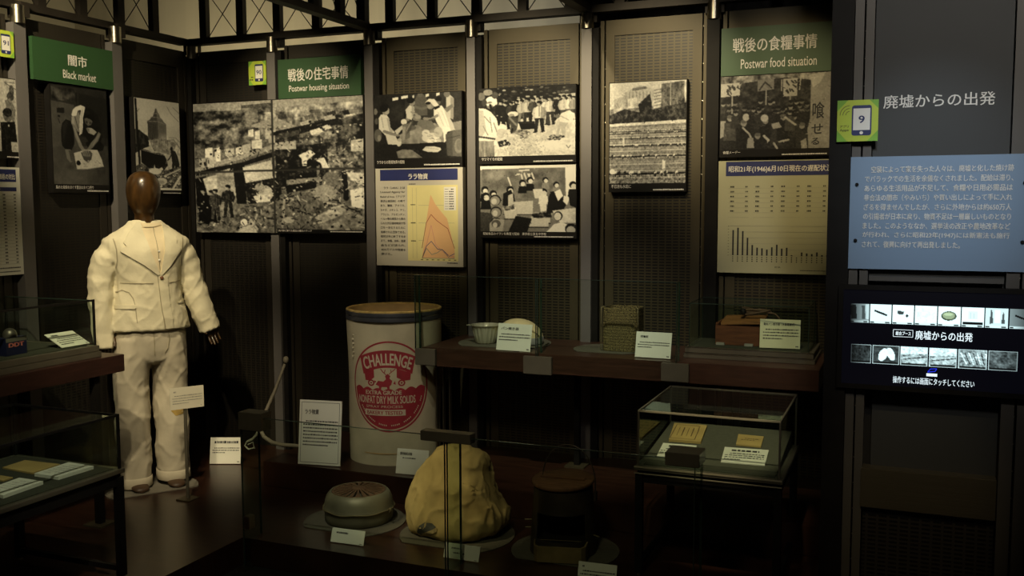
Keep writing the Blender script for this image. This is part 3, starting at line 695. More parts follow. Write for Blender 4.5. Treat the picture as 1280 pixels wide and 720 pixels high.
def pic_class():
    p = Pic(128, 92, .45, 11)
    p.poly([(0, 0), (1, 0), (1, .05), (0, .06)], .95); p.poly([(.02, .05), (.89, .04), (.88, .55), (.02, .5)], .42); p.patch([(.02, .05), (.89, .05), (.89, .5), (.02, .5)], .35, 8, 6)
    p.poly([(.89, .04), (1, .04), (1, .5), (.9, .5)], .95)
    for a in ([(.38, .14), (.42, .13)], [(.44, .14), (.45, .2)], [(.47, .12), (.49, .2)], [(.51, .13), (.53, .2)], [(.53, .13), (.51, .2)], [(.55, .12), (.57, .2)], [(.3, .18), (.33, .3)], [(.42, .08), (.52, .07)]): p.line(a, .016, .82)
    def kid(x, y, s, c=.05, f=.8): p.poly([(x - s * 1.2, y + s * 4), (x + s * 1.2, y + s * 4), (x + s * .9, y + s * 1.4), (x - s * .9, y + s * 1.4)], c); p.ell(x, y, s * .85, s * 1.15, .05); p.ell(x + s * .15, y + s * .5, s * .6, s * .85, f)
    kid(.45, .26, .04); kid(.53, .22, .04); kid(.69, .22, .035, .5); kid(.8, .29, .035, .5); kid(.05, .36, .045); kid(.14, .42, .045, .6); kid(.06, .46, .05); kid(.32, .36, .045)
    kid(.67, .4, .045, .85); kid(.97, .3, .045)
    p.poly([(.25, .42), (.33, .36), (.37, .5), (.3, .62), (.24, .6)], .06); p.poly([(.3, .45), (.35, .42), (.36, .58), (.3, .62)], .7)
    p.poly([(.74, .4), (.84, .38), (.9, .6), (.86, .7), (.7, .72), (.72, .5)], .05); p.poly([(.78, .4), (.84, .36), (.87, .46), (.82, .54)], .92); p.poly([(.88, .46), (.94, .48), (.91, .6), (.87, .54)], .9); p.poly([(.92, .4), (1, .36), (1, .64), (.94, .6)], .06)
    p.poly([(.56, .36), (.66, .36), (.66, .5), (.58, .5)], .8); p.poly([(.62, .46), (.7, .44), (.7, .68), (.64, .7)], .85)
    for x, y, w_, h_ in ((.36, .55, .2, .1), (.38, .64, .18, .1), (.25, .65, .14, .09), (.26, .73, .13, .08), (.54, .77, .2, .1), (.58, .85, .14, .08), (.46, .84, .16, .09)):
        p.poly([(x, y), (x + w_, y - .02), (x + w_, y + h_), (x + .01, y + h_)], .75); p.line([(x, y + h_), (x + w_, y + h_)], .012, .2)
    p.poly([(.55, .73), (.74, .7), (.76, .78), (.57, .79)], .15); p.patch([(.55, .7), (.76, .7), (.76, .8), (.55, .8)], 1., 40, 30); p.poly([(.25, .62), (.36, .6), (.37, .66), (.27, .68)], .3); p.patch([(.24, .6), (.38, .6), (.38, .68), (.24, .68)], .9, 40, 30)
    p.poly([(.76, .68), (1, .64), (1, .86), (.84, .86)], .8); p.patch([(.76, .64), (1, .64), (1, .86), (.76, .86)], .25, 20, 16)
    p.poly([(.38, .76), (.55, .8), (.5, 1), (.3, 1)], .08); p.poly([(0, .7), (.14, .72), (.12, 1), (0, 1)], .22)
    for x, y in ((.16, .52), (.17, .7), (.17, .87)): p.ell(x, y, .062, .085, .12); p.ell(x, y + .01, .052, .07, .5); p.ell(x - .01, y + .02, .028, .045, .72)
    p.poly([(.1, .88), (.15, .8), (.26, .82), (.24, 1), (.1, 1)], .6); p.ell(.17, .88, .05, .06, .3); p.ell(.16, .9, .025, .04, .7)
    p.poly([(.7, 1), (.78, .88), (.86, .85), (.96, .92), (.98, 1)], .9); p.ell(.82, .76, .045, .07, .12); p.ell(.815, .765, .036, .058, .82); p.ell(.95, .95, .06, .08, .1); p.ell(.95, .97, .045, .06, .7)
    p.detail(260, .014, .14); p.grain(.12, 90, 60, 2); p.a = np.clip((p.a - .5) * 1.15 + .54, .03, 1); return p
def pic_field():
    p = Pic(102, 136, .5, 13)
    p.poly([(0, 0), (1, 0), (1, .2), (0, .26)], .74); p.grain(.1, 8, 8)
    p.poly([(.2, .1), (.4, .03), (.62, .09), (.66, .24), (.2, .26)], .66); p.poly([(.06, .16), (.24, .13), (.24, .3), (.06, .3)], .6); p.poly([(.3, .06), (.48, .045), (.5, .07), (.3, .085)], .4)
    for k in range(9): p.line([(.22 + k * .045, .1), (.22 + k * .045, .16)], .012, .5)
    p.poly([(.24, .16), (.36, .15), (.36, .25), (.24, .26)], .8)
    p.poly([(.58, .07), (.68, .05), (.68, .3), (.58, .3)], .72)
    for k in range(7): p.line([(.59, .09 + k * .03), (.67, .08 + k * .03)], .012, .4)
    p.poly([(.68, .03), (.97, .01), (.98, .3), (.68, .3)], .36); p.patch([(.66, .01), (1, .01), (1, .32), (.66, .32)], .5, 24, 20); p.line([(.8, .01), (.8, .25)], .012, .6)
    p.poly([(.38, .22), (.47, .16), (.53, .12), (.56, .22), (.56, .36), (.42, .38)], .14); p.poly([(0, .32), (.2, .26), (.4, .3), (.6, .27), (.8, .24), (1, .22), (1, .38), (0, .41)], .18)
    p.patch([(0, .2), (1, .18), (1, .41), (0, .41)], .6, 26, 26); p.poly([(0, .405), (1, .385), (1, .415), (0, .43)], .78)
    p.poly([(0, .43), (1, .415), (1, 1), (0, 1)], .5)
    for k in range(26):
        y = .43 + .022 * k; p.line([(0, y + .006), (1, y)], .010, .42 + .16 * (k % 3))
    for y, s in ((.48, .010), (.50, .010), (.55, .012), (.625, .016), (.73, .022), (.90, .03)):
        p.line([(0, y + .004), (1, y)], s * .9, .12)
        n_ = int(26 - s * 420)
        for k in range(max(8, n_)):
            x = p.rs.rand(); t_ = p.rs.choice([.95, .85, .15]); p.ell(x, y - s * .3, s * .55, s * .6, t_, .5); p.line([(x, y), (x + s * .2, y + s)], s * .4, .1)
    p.patch([(0, .4), (1, .4), (1, 1), (0, 1)], .35, 50, 60); p.patch([(0, .92), (1, .9), (1, 1), (0, 1)], .9, 50, 50)
    p.ell(.04, .88, .036, .028, .92); p.poly([(.7, .77), (.735, .77), (.735, .86), (.7, .86)], .88); p.line([(.19, .55), (.19, .62)], .025, .75)
    p.detail(700, .016, .22); p.grain(.2, 80, 110, 2); p.a = np.clip((p.a - .45) * 1.2 + .47, .03, 1); return p
def pic_demo():
    p = Pic(130, 100, .14, 17)
    p.poly([(0, 0), (1, 0), (1, .14), (0, .16)], .5); p.patch([(0, 0), (1, 0), (1, .2), (0, .2)], 1., 22, 12); p.poly([(.2, .1), (.6, .05), (.84, .1), (.84, .5), (0, .5)], .16); p.patch([(0, .1), (.84, .1), (.84, .5), (0, .5)], .4, 16, 12)
    p.poly([(.82, .02), (1, 0), (1, 1), (.76, 1), (.82, .6)], .6); p.patch([(.76, 0), (1, 0), (1, 1), (.76, 1)], .25, 6, 6); p.poly([(.8, .03), (.95, .0), (.9, .14), (.84, .2)], .75)
    p.poly([(0, .1), (.18, .09), (.18, .26), (0, .28)], .72); p.poly([(.34, .07), (.49, .06), (.49, .2), (.34, .22)], .5); p.poly([(.57, .07), (.7, .06), (.7, .3), (.58, .3)], .7); p.line([(.56, .08), (.56, .22)], .01, .7); p.line([(.73, .07), (.72, .22)], .01, .7)
    for i in range(16): x, y = p.rs.rand() * .14 + .02, .12 + p.rs.rand() * .12; p.line([(x, y), (x + .03 * p.rs.rand(), y + .03)], .012, .2)
    for i in range(10): x, y = p.rs.rand() * .1 + .59, .09 + p.rs.rand() * .16; p.line([(x, y), (x + .03 * p.rs.rand(), y + .03)], .014, .18)
    p.line([(.36, .2), (.41, .1), (.47, .18)], .014, .2)
    for x, y0, y1 in ((.11, .27, .5), (.42, .21, .4), (.64, .3, .5)): p.line([(x, y0), (x, y1)], .012, .6)
    for i in range(46):
        x, y = p.rs.rand() * .8, .36 + p.rs.rand() * .18; p.ell(x, y, .02, .028, p.rs.choice([.3, .4, .55])); p.ell(x, y - .018, .022, .018, .06)
    p.poly([(0, .55), (.78, .52), (.76, 1), (0, 1)], .13); p.poly([(0, .6), (.05, .6), (.05, .8), (0, .84)], .6)
    for x, y, s in ((.09, .57, .05), (.22, .64, .055), (.36, .48, .04), (.42, .62, .05), (.52, .68, .045), (.58, .58, .05), (.68, .58, .045), (.35, .82, .05), (.75, .7, .05), (.14, .5, .035), (.64, .52, .04)):
        p.poly([(x - s * 1.2, min(1, y + s * 6)), (x + s * 1.2, min(1, y + s * 6)), (x + s, y + s * 1.2), (x - s, y + s * 1.2)], p.rs.choice([.1, .18, .26])); p.ell(x, y, s * .5, s * .8, .55); p.ell(x, y - s * .45, s * .55, s * .5, .07 if s < .05 else .35)
    p.ell(.24, .56, .03, .05, .72); p.ell(.41, .58, .035, .05, .75); p.poly([(.47, .66), (.54, .64), (.57, .71), (.49, .73)], .65); p.line([(.6, .58), (.69, .68)], .02, .7); p.line([(.21, .7), (.27, .78), (.31, .9)], .018, .68); p.poly([(.26, .84), (.31, .84), (.32, .98), (.25, .98)], .6)
    p.line([(.41, .82), (.45, .88)], .025, .75); p.line([(.55, .9), (.63, .88)], .02, .7); p.line([(.5, .92), (.53, .99)], .02, .7); p.poly([(.74, .9), (.79, .86), (.8, 1), (.75, 1)], .62)
    p.detail(420, .016, .18); p.grain(.16, 80, 60, 2); return p
def pic_tower():
    p = Pic(76, 124, .72, 19); p.grain(.07, 6, 8); p.shade(.75, .2, .4, .15, .08); p.shade(.15, .15, .2, .1, .04)
    # stepped tower: lit and shaded faces, steps and pilasters
    p.poly([(.28, .45), (.275, .24), (.33, .225), (.36, .195), (.40, .185), (.42, .15), (.44, .13), (.455, .095), (.475, .09), (.49, .10), (.51, .135), (.54, .15), (.56, .19), (.60, .20), (.63, .23), (.69, .255), (.69, .46)], .38)
    p.poly([(.28, .45), (.275, .24), (.33, .225), (.36, .195), (.40, .185), (.42, .15), (.44, .13), (.465, .09), (.50, .24), (.51, .46)], .25)
    for x in (.33, .37, .41, .45): p.line([(x, .27), (x + .005, .44)], .010, .16)
    for x in (.55, .59, .63): p.line([(x, .28), (x, .44)], .010, .30)
    for a in ([(.275, .245), (.5, .235), (.69, .262)], [(.36, .197), (.475, .19), (.60, .205)], [(.42, .152), (.48, .148), (.54, .155)]): p.line(a, .012, .5)
    p.shade(.62, .42, .12, .06, .22); p.shade(.45, .47, .2, .03, .18)
    # tree trunk and bushes
    p.poly([(0, .34), (.10, .345), (.16, .37), (.22, .39), (.28, .41), (.30, .52), (.2, .54), (0, .6)], .13); p.patch([(0, .34), (.3, .36), (.3, .56), (0, .6)], .3, 26, 30); p.line([(.035, .02), (.05, .3), (.07, .55), (.09, .80)], .045, .05); p.line([(.02, .08), (.02, .5)], .012, .3); p.line([(.05, .16), (.11, .12)], .010, .3)
    p.poly([(.3, .45), (.5, .43), (.72, .43), (.92, .47), (.8, .60), (.4, .57)], .52); p.patch([(.28, .42), (1, .42), (1, .6), (.28, .6)], .5, 30, 40)
    for i in range(34): x = .34 + p.rs.rand() * .4; y = .46 + p.rs.rand() * .08; p.line([(x, y), (x + .02, y - .05)], .006, p.rs.choice([.3, .75]))
    for a in ([(.72, .06), (.80, .13), (.98, .215)], [(.85, .06), (1, .12)], [(.70, .445), (.85, .42), (.98, .5)], [(.74, .40), (.9, .40), (1, .45)], [(.78, .47), (.9, .45), (1, .53)]): p.line(a, .010, .42)
    # cellar hole and stooping worker
    p.poly([(.12, .55), (.24, .56), (.38, .585), (.52, .585), (.62, .60), (.68, .66), (.70, .72), (.60, .78), (.42, .755), (.28, .76), (.12, .70)], .04); p.line([(.14, .56), (.4, .59), (.62, .605)], .012, .55)
    p.poly([(.77, .555), (.82, .545), (.88, .555), (.93, .61), (.97, .70), (.95, .765), (.88, .77), (.86, .71), (.83, .77), (.79, .77), (.80, .68)], .09); p.ell(.795, .53, .030, .024, .08); p.line([(.80, .58), (.74, .64), (.70, .66)], .025, .14); p.line([(.86, .57), (.90, .66)], .012, .22); p.line([(.71, .60), (.66, .70)], .010, .7)
    # rubble
    p.poly([(0, .74), (.12, .71), (.3, .765), (.62, .78), (1, .72), (1, 1), (0, 1)], .32); p.patch([(0, .72), (1, .72), (1, 1), (0, 1)], .6, 30, 34)
    for i in range(70):
        x, y = p.rs.rand(), .76 + p.rs.rand() * .22; s_ = .02 + p.rs.rand() * .05; c = p.rs.choice([.5, .65, .78, .85, .1]); p.poly([(x, y), (x + s_, y - s_ * .3), (x + s_ * 1.5, y + s_ * .12), (x + s_ * .6, y + s_ * .4)], c); p.line([(x, y + .004), (x + s_ * .6, y + s_ * .42), (x + s_ * 1.5, y + s_ * .14)], .010, .06)
    p.ell(.42, .79, .13, .035, .86); p.poly([(.38, .76), (.40, .71), (.42, .76)], .75); p.line([(.98, .755), (.66, .83)], .030, .72); p.line([(.98, .77), (.68, .845)], .010, .06); p.line([(.8, .98), (.98, .84)], .045, .82); p.ell(.55, .9, .12, .04, .8); p.ell(.53, .91, .08, .02, .62); p.poly([(.45, .97), (1, .98), (1, 1), (.45, 1)], .85)
    p.grain(.10, 60, 90, 2); p.a = np.clip((p.a - .4) * 1.1 + .43, .03, 1); return p
def pic_kneel():
    p = Pic(86, 130, .15, 23)
    p.poly([(0, .16), (.4, .18), (.46, .6), (.4, .9), (0, 1)], .27); p.poly([(0, .62), (1, .58), (1, 1), (0, 1)], .24); p.grain(.09, 10, 14); p.shade(.3, .95, .4, .2, .08); p.shade(.9, .8, .25, .3, -.05)
    p.poly([(.05, .03), (.42, .06), (.42, .13), (.05, .12)], .2); p.patch([(.02, .02), (.45, .02), (.45, .15), (.02, .15)], .45, 18, 16); p.poly([(.42, .05), (1, .08), (1, .5), (.5, .5)], .10); p.line([(.48, .06), (.47, .2)], .014, .18)
    p.poly([(.10, .23), (.23, .22), (.23, .275), (.10, .28)], .10); p.ell(.13, .31, .02, .012, .08); p.line([(.12, .34), (.14, .38)], .014, .12)
    # dark trousers and feet
    p.poly([(.155, .45), (.18, .38), (.25, .335), (.33, .35), (.38, .43), (.385, .58), (.33, .645), (.22, .645), (.16, .60)], .065); p.poly([(.18, .40), (.25, .35), (.29, .36), (.22, .5), (.2, .6)], .12)
    p.poly([(.21, .64), (.31, .64), (.315, .72), (.345, .755), (.30, .775), (.24, .735)], .40); p.poly([(.27, .65), (.31, .65), (.315, .72), (.345, .755), (.31, .76)], .26)
    p.poly([(.58, .56), (.70, .53), (.84, .53), (.93, .58), (.90, .63), (.80, .645), (.64, .63)], .05)
    # back, head, towel
    p.poly([(.55, .34), (.60, .24), (.70, .205), (.82, .26), (.88, .36), (.90, .48), (.84, .56), (.66, .56), (.56, .48)], .06); p.patch([(.55, .22), (.9, .22), (.9, .56), (.55, .56)], .05, 20, 24)
    p.ell(.665, .275, .105, .08, .045); p.ell(.64, .245, .05, .02, .09); p.poly([(.575, .31), (.62, .30), (.70, .315), (.73, .33), (.70, .37), (.64, .385), (.59, .355)], .33); p.ell(.62, .345, .02, .014, .16); p.ell(.685, .35, .02, .012, .2); p.line([(.645, .335), (.65, .362)], .010, .45)
    p.poly([(.35, .285), (.375, .235), (.43, .20), (.52, .175), (.60, .19), (.57, .215), (.47, .235), (.43, .30), (.38, .31)], .86); p.poly([(.535, .195), (.60, .19), (.585, .235), (.555, .30), (.545, .40), (.525, .465), (.475, .49), (.485, .40), (.50, .29)], .82); p.line([(.55, .22), (.52, .33), (.51, .46)], .012, .62)
    p.poly([(.35, .30), (.43, .29), (.49, .24), (.50, .29), (.485, .40), (.47, .46), (.425, .44), (.38, .40), (.345, .37)], .50); p.poly([(.35, .31), (.39, .30), (.40, .40), (.345, .38)], .62); p.line([(.41, .30), (.46, .42)], .010, .15); p.line([(.37, .38), (.45, .45)], .010, .34)
    p.poly([(.60, .405), (.70, .40), (.80, .44), (.74, .475), (.64, .455)], .62); p.poly([(.60, .405), (.66, .41), (.66, .45), (.63, .44)], .42)
    # arms to the bowl
    p.poly([(.35, .37), (.40, .39), (.46, .50), (.52, .59), (.565, .635), (.535, .665), (.47, .61), (.40, .51)], .46); p.line([(.39, .42), (.47, .56)], .016, .56)
    p.poly([(.83, .435), (.875, .455), (.82, .53), (.72, .60), (.645, .645), (.61, .625), (.68, .56), (.77, .50)], .42); p.line([(.84, .46), (.72, .58)], .014, .52)
    # sheet of paper and bowl
    p.poly([(.365, .675), (.47, .655), (.545, .635), (.68, .63), (.80, .628), (.87, .72), (.905, .80), (.80, .815), (.60, .835), (.41, .84)], .74); p.patch([(.365, .63), (.9, .63), (.9, .84), (.365, .84)], .14, 30, 30); p.line([(.41, .84), (.60, .835), (.905, .80)], .010, .5)
    p.poly([(.49, .665), (.55, .66), (.66, .64), (.70, .67), (.68, .73), (.61, .765), (.54, .74)], .24); p.ell(.60, .675, .085, .035, .33); p.ell(.60, .67, .06, .022, .18)
    for q in (.53, .555, .58, .605, .635): p.line([(q - .02, .63), (q, .665), (q + .012, .695)], .014, .52)
    for i in range(40): x, y = .44 + p.rs.rand() * .4, .74 + p.rs.rand() * .07; p.ell(x, y, .008, .005, p.rs.choice([.45, .55, .85]))
    p.ell(.44, .775, .038, .026, .05); p.shade(.3, .82, .1, .03, -.08); p.grain(.05, 70, 100, 2); p.a = np.clip(p.a, .03, 1); return p
def pic_street():
    p = Pic(60, 92, .68, 29); p.grain(.2, 10, 14)
    p.line([(.62, .06), (.95, .14)], .02, .35); p.line([(.6, .05), (.9, .05)], .02, .4); p.ell(.8, .16, .07, .08, .3); p.ell(.76, .24, .1, .06, .2); p.poly([(.6, .3), (.75, .26), (.9, .42), (.84, .6), (.66, .5)], .42)
    p.poly([(0, .4), (.2, .3), (.35, .6), (.3, 1), (0, 1)], .5); p.ell(.66, .5, .13, .09, .35); p.ell(.66, .46, .13, .06, .1); p.poly([(.45, .6), (.86, .58), (.92, 1), (.45, 1)], .06); p.ell(.68, .64, .02, .015, .8)
    p.poly([(.2, .5), (.4, .44), (.44, .7), (.24, .8)], .12); p.poly([(.72, .86), (1, .86), (1, 1), (.74, 1)], .7); p.grain(.3, 30, 44, 2); return p

photo((240.6, 129.5), (456.8, 292.6), 'back', pic_shacks(), 'large black and white photograph of crowded shacks in four joined sheets', None, 0, False, off=.07, th=.05)
b = bpy.data.objects['photograph_board']
Fm, w_, h_ = face((240.6, 129.5), (456.8, 292.6), 'back', .07)
mb = MB(); put_text(mb, '焼け跡に建てた掘立小屋のバラック', Fm, w_ * .505, h_ * .972, w_ * .70, h_ * .988, .0014); fine_print(mb, Fm, w_ * .80, h_ * .978, w_ * .985, h_ * .99, 1, .0014, .7, 3, False)
obj('caption', mb, m_white, b)
photo((466.5, 119), (578, 207.5), 'back', pic_milk(), 'black and white photograph of a white capped woman sorting relief goods above the relief chart', 'ララからの救援物資の配給', .105, cap_w=.32)
photo((597.5, 111), (720, 203), 'back', pic_potato(), 'black and white photograph of a crowd around potato heaps above the classroom photograph', 'サツマイモの配給', .095, cap_w=.22)
photo((599.5, 207), (720.5, 298.5), 'back', pic_class(), 'black and white classroom photograph hanging directly under the potato crowd photograph', '配給食品のイワシを教室で配給　東京都立第五中学校', .085, cap_w=.66)
photo((761.5, 103.5), (857.5, 239.5), 'back', pic_field(), 'tall black and white photograph of people working field rows before a large building', '不忍池も水田に', .075, cap_w=.26)
dm, Fd, wd_, hd_ = photo((900.5, 95.5), (1038, 194), 'back', pic_demo(), 'black and white photograph of a demonstration with placards under the green food sign', '食糧メーデー', .085, cap_w=.16)
mb = MB()
for ch, a, b, c, d in (('喰', .835, .36, .94, .56), ('せ', .83, .62, .93, .74), ('る', .83, .79, .90, .87)): put_text(mb, ch, Fd, wd_ * a, hd_ * b, wd_ * c, hd_ * d, .002, .02)
obj('banner_lettering', mb, m_ink, dm)
photo((166.2, 120.5), (227.5, 243), 'left', pic_tower(), 'black and white photograph of a stepped tower above rubble behind the mannequin head', None, .04, True)
photo((61.5, 104), (137.5, 241.5), 'left', pic_kneel(), 'dark photograph of a kneeling man under the black market sign', '集めた吸殻をほぐす露店のタバコ売り', .075, cap_w=.66)
photo((-24, 93), (27.5, 199), 'left', pic_street(), 'bright photograph of people cut off by the picture edge above the price table', None, .08, True)

# ---- green signs
def sign(tl, br, wall, label, jp, en, jbox, ebox, off=.05):
    Fm, w_, h_ = face(tl, br, wall, off)
    t = board('sign_board', Fm, w_, h_, .03, m_green); tag(t, label, 'sign', 'green section signs')
    mb = MB(); put_text(mb, jp, Fm, *[k * (w_, h_)[i % 2] for i, k in enumerate(jbox)], .001, bold=.018); obj('japanese_lettering', mb, m_white, t)
    mb = MB(); put_text(mb, en, Fm, *[k * (w_, h_)[i % 2] for i, k in enumerate(ebox)], .001, bold=.006); obj('english_lettering', mb, m_white, t)
sign((39.6, 44.6), (145.8, 113.3), 'left', 'green section sign reading Black market high on the left wall', '闇市', 'Black market', (.40, .28, .63, .55), (.335, .67, .735, .87))
sign((347, 75), (451.5, 119.5), 'back', 'green section sign reading Postwar housing situation above the shack photograph', '戦後の住宅事情', 'Postwar housing situation', (.125, .24, .855, .56), (.135, .66, .86, .86), .045)
sign((902, 36), (1052, 88), 'back', 'green section sign reading Postwar food situation above the demonstration photograph', '戦後の食糧事情', 'Postwar food situation', (.10, .22, .80, .52), (.17, .66, .80, .86), .045)

# ---- app tags
m_lime = pm('lime_green_card', (.50, .62, .06), .5, var=.08, scale=6); m_leaf = pm('leaf_green_print', (.22, .48, .05), .5)
m_phone = pm('dark_blue_print', (.02, .03, .12), .5)
def app_tag(tl, br, wall, num, label, full=False, off=.06, phone=(.36, .13, .84, .86)):
    Fm, w_, h_ = face(tl, br, wall, off)
    t = board('app_tag', Fm, w_, h_, .006, m_lime); tag(t, label, 'tag', 'lime green app tags')
    P = lambda u, v: (u * w_, v * h_)
    for tri in (((0, 0), (.26, 0), (0, .26)), ((0, .72), (.26, 1), (0, 1)), ((1, .74), (1, 1), (.74, 1)), ((.78, 0), (1, 0), (1, .22))):
        obj('corner_print', MB().flat([P(*q) for q in tri], Fm, .0006), m_leaf, t)
    u0, v0, u1, v1 = phone; cu, cv, r = .06, .06, .05
    pts = []
    for (x, y, a0) in ((u1 - cu, v0 + cv, -90), (u1 - cu, v1 - cv, 0), (u0 + cu, v1 - cv, 90), (u0 + cu, v0 + cv, 180)):
        for k in range(5): a = math.radians(a0 + k * 22.5); pts.append(P(x + cu * math.cos(a), y + cv * math.sin(a)))
    mb = MB(); mb.flat(pts, Fm, .0008); obj('phone_print', mb, m_phone, t)
    mb = MB(); mb.rect(Fm, *P(u0 + .035, v0 + .075), *P(u1 - .035, v1 - .13), .0012)
    mb.flat([P((u0 + u1) / 2 + .045 * math.cos(k * .6283), v1 - .065 + .04 * math.sin(k * .6283)) for k in range(10)], Fm, .0012)
    obj('phone_screen', mb, m_white, t)
    mb = MB(); cu_ = (u0 + u1) / 2; wn = .075 * len(num); put_text(mb, num, Fm, *P(cu_ - wn, .38), *P(cu_ + wn, .56), .0016, bold=.02); obj('number', mb, m_phone, t)
    if full:
        mb = MB()
        for r in (.09, .16, .23): mb.stroke([P(.30 + r * math.cos(math.radians(a)) * 1., .36 + r * math.sin(math.radians(a))) for a in range(180, 271, 15)], .012 * w_, Fm, .0008)
        put_text(mb, 'アプリ', Fm, *P(.07, .60), *P(.29, .665), .0008, .01); put_text(mb, 'Apps', Fm, *P(.07, .69), *P(.29, .765), .0008, .01)
        obj('app_lettering', mb, m_ink, t)
    else:
        mb = MB(); fine_print(mb, Fm, *P(.05, .62), *P(.28, .82), 2, .0008, .6, 4, False); obj('app_lettering', mb, m_ink, t)
app_tag((310.5, 77.2), (332.8, 105.5), 'back', '90', 'small lime green tag numbered 90 beside the housing sign')
app_tag((-7, 35.5), (18, 73), 'left', '91', 'lime green tag numbered 91 near the black market sign', phone=(.3, .14, .82, .88))
app_tag((1047, 126), (1097, 176), 'right', '9', 'lime green tag numbered 9 over the blue text panel', True, .031)

# ---------------------------------------------------------------- printed panels
m_yellow = pm('pale_yellow_print', (.80, .72, .34), .6, var=.03); m_orange = pm('orange_tint_print', (.82, .50, .25), .6, var=.08, scale=4)
m_redline = pm('dark_red_print', (.35, .06, .04), .6); m_pinkline = pm('pink_print', (.70, .33, .25), .6); m_blueline = pm('blue_print', (.06, .07, .25), .6)
m_greyline = pm('grey_print', (.30, .29, .26), .6); m_grey_board = pm('warm_grey_board', (.56, .53, .45), .6, var=.04, scale=3)
m_khaki = pm('pale_khaki_board', (.50, .49, .31), .6, var=.04, scale=3)
# relief goods chart
Fm, w_, h_ = face((469.3, 211), (579.2, 334), 'back', .045)
t = board('text_panel', Fm, w_, h_, .035, m_grey_board); tag(t, 'pale panel with an orange line chart under the milk photograph', 'panel')
P = lambda u, v: (u * w_, v * h_)
mb = MB(); mb.rect(Fm, *P(.055, .012), *P(.945, .125), .0008); obj('title_band', mb, m_navy, t)
mb = MB(); put_text(mb, 'ララ物資', Fm, *P(.385, .055), *P(.61, .115), .0016, .03); obj('title_lettering', mb, m_white, t)
mb = MB()
LARA = ['　ララ（LARA）とは', 'Licensed Agency for', 'Relief of Asia（アジア', '救済公認団体）の略で', 'あり、戦後、アメリカ、', 'カナダ、メキシコ、チリ、', 'ブラジル、アルゼンチン、', 'ペルー等の諸国から集め', 'られた対日援助物資の窓', '口を一本化するために', '組織された団体である。', '昭和27年に終了するま', 'まで、食糧、衣料、医薬', '品などが送られ、', '4000万ドルの物資を', '受けた。']
for i, s in enumerate(LARA):
    v = .185 + i * .0455; put_text(mb, s.strip('　'), Fm, *P(.055 + (.04 if i == 0 else 0), v), *P(.185 if i == 15 else .345, v + .026), .001, .01)
obj('body_lettering', mb, m_ink, t)
mb = MB(); mb.rect(Fm, *P(.372, .175), *P(.945, .945), .0008); obj('chart_ground', mb, m_yellow, t)
X0, X1, Y0, Y1 = .535, .905, .915, .2
def cp(x, y): return P(X0 + (X1 - X0) * x, Y0 + (Y1 - Y0) * y)
mb = MB(); mb.flat([cp(0, .0), cp(.15, .55), cp(.28, .90), cp(.42, .77), cp(.6, .66), cp(.78, .56), cp(1, .12), cp(1, 0)], Fm, .0012); obj('area_curve', mb, m_orange, t)
for nm, pts, m in (('upper_curve', [(0, .14), (.14, .5), (.29, .62), (.45, .54), (.62, .48), (.8, .42), (1, .14)], m_redline), ('inner_curve', [(0, 0), (.15, .2), (.29, .47), (.42, .2), (.62, .1), (.8, .04), (1, .02)], m_pinkline),
                   ('lower_curve', [(0, 0), (.14, .17), (.29, .24), (.48, .13), (.64, .12), (.84, .03), (1, .07)], m_blueline), ('low_curve', [(0, 0), (.14, .14), (.30, .05), (.48, .08), (.62, .13), (.84, 0), (1, 0)], m_greyline)):
    mb = MB(); mb.stroke([cp(*q) for q in pts], .0032, Fm, .0016); obj(nm, mb, m, t)
mb = MB()
for u in (.43, .475): mb.stroke([P(u, .2), P(u, .92)], .001, Fm, .0011)
for y in (.25, .5, .75): mb.stroke([cp(-.1, y), cp(1, y)], .0012, Fm, .0011)
mb.stroke([cp(0, 0), cp(1, 0)], .002, Fm, .0018)
obj('chart_grid', mb, m_greyline, t)
mb = MB()
for k in range(7): fine_print(mb, Fm, *P(.51 + .063 * k, .925), *P(.545 + .063 * k, .937), 1, .0012, .8, k, False)
for k in range(3): fine_print(mb, Fm, *P(.40, .365 + .185 * k), *P(.465, .378 + .185 * k), 1, .0012, .8, k, False)
fine_print(mb, Fm, *P(.38, .155), *P(.47, .168), 1, .0012, .8, 3, False); fine_print(mb, Fm, *P(.81, .955), *P(.94, .968), 1, .0012, .8, 5, False); obj('chart_figures', mb, m_ink, t)
mb = MB(); mb.rect(Fm, *P(.79, .195), *P(.925, .43), .0013); obj('chart_key', mb, m_white, t)
mb = MB(); fine_print(mb, Fm, *P(.85, .205), *P(.90, .425), 9, .0018, .5, 2, False)
for k in range(9): mb.stroke([P(.80, .218 + k * .0245), P(.84, .218 + k * .0245)], .0018, Fm, .0018)
obj('key_figures', mb, m_ink, t)
# rationing chart
Fm, w_, h_ = face((898.5, 201.5), (1049, 344), 'back', .045)
t = board('text_panel', Fm, w_, h_, .035, m_khaki); tag(t, 'pale khaki panel with a black bar chart of ration delays', 'panel')
mb = MB(); mb.rect(Fm, *P(.062, .008), *P(.95, .135), .0008); obj('title_band', mb, m_navy, t)
mb = MB(); put_text(mb, '昭和21年(1946)6月10日現在の遅配状況', Fm, *P(.085, .045), *P(.925, .11), .0016, .025); obj('title_lettering', mb, m_white, t)
k_ = 1 / 1.155
for c in range(4):
    mb = MB(); ink = MB()
    u = .085 + c * .21
    for r in range(7): mb.stroke([P(u, .245 + r * .043), P(u + .175, .245 + r * .043)], .0008, Fm, .001)
    for r in range(6): fine_print(ink, Fm, *P(u + .005, .222 + r * .043), *P(u + .05, .238 + r * .043), 1, .001, .9, r + c, False); fine_print(ink, Fm, *P(u + .13, .222 + r * .043), *P(u + .165, .238 + r * .043), 1, .001, .8, r + 9 * c, False)
    obj('table_rule', mb, m_greyline, t); obj('table_figures', ink, m_ink, t)
mb = MB()
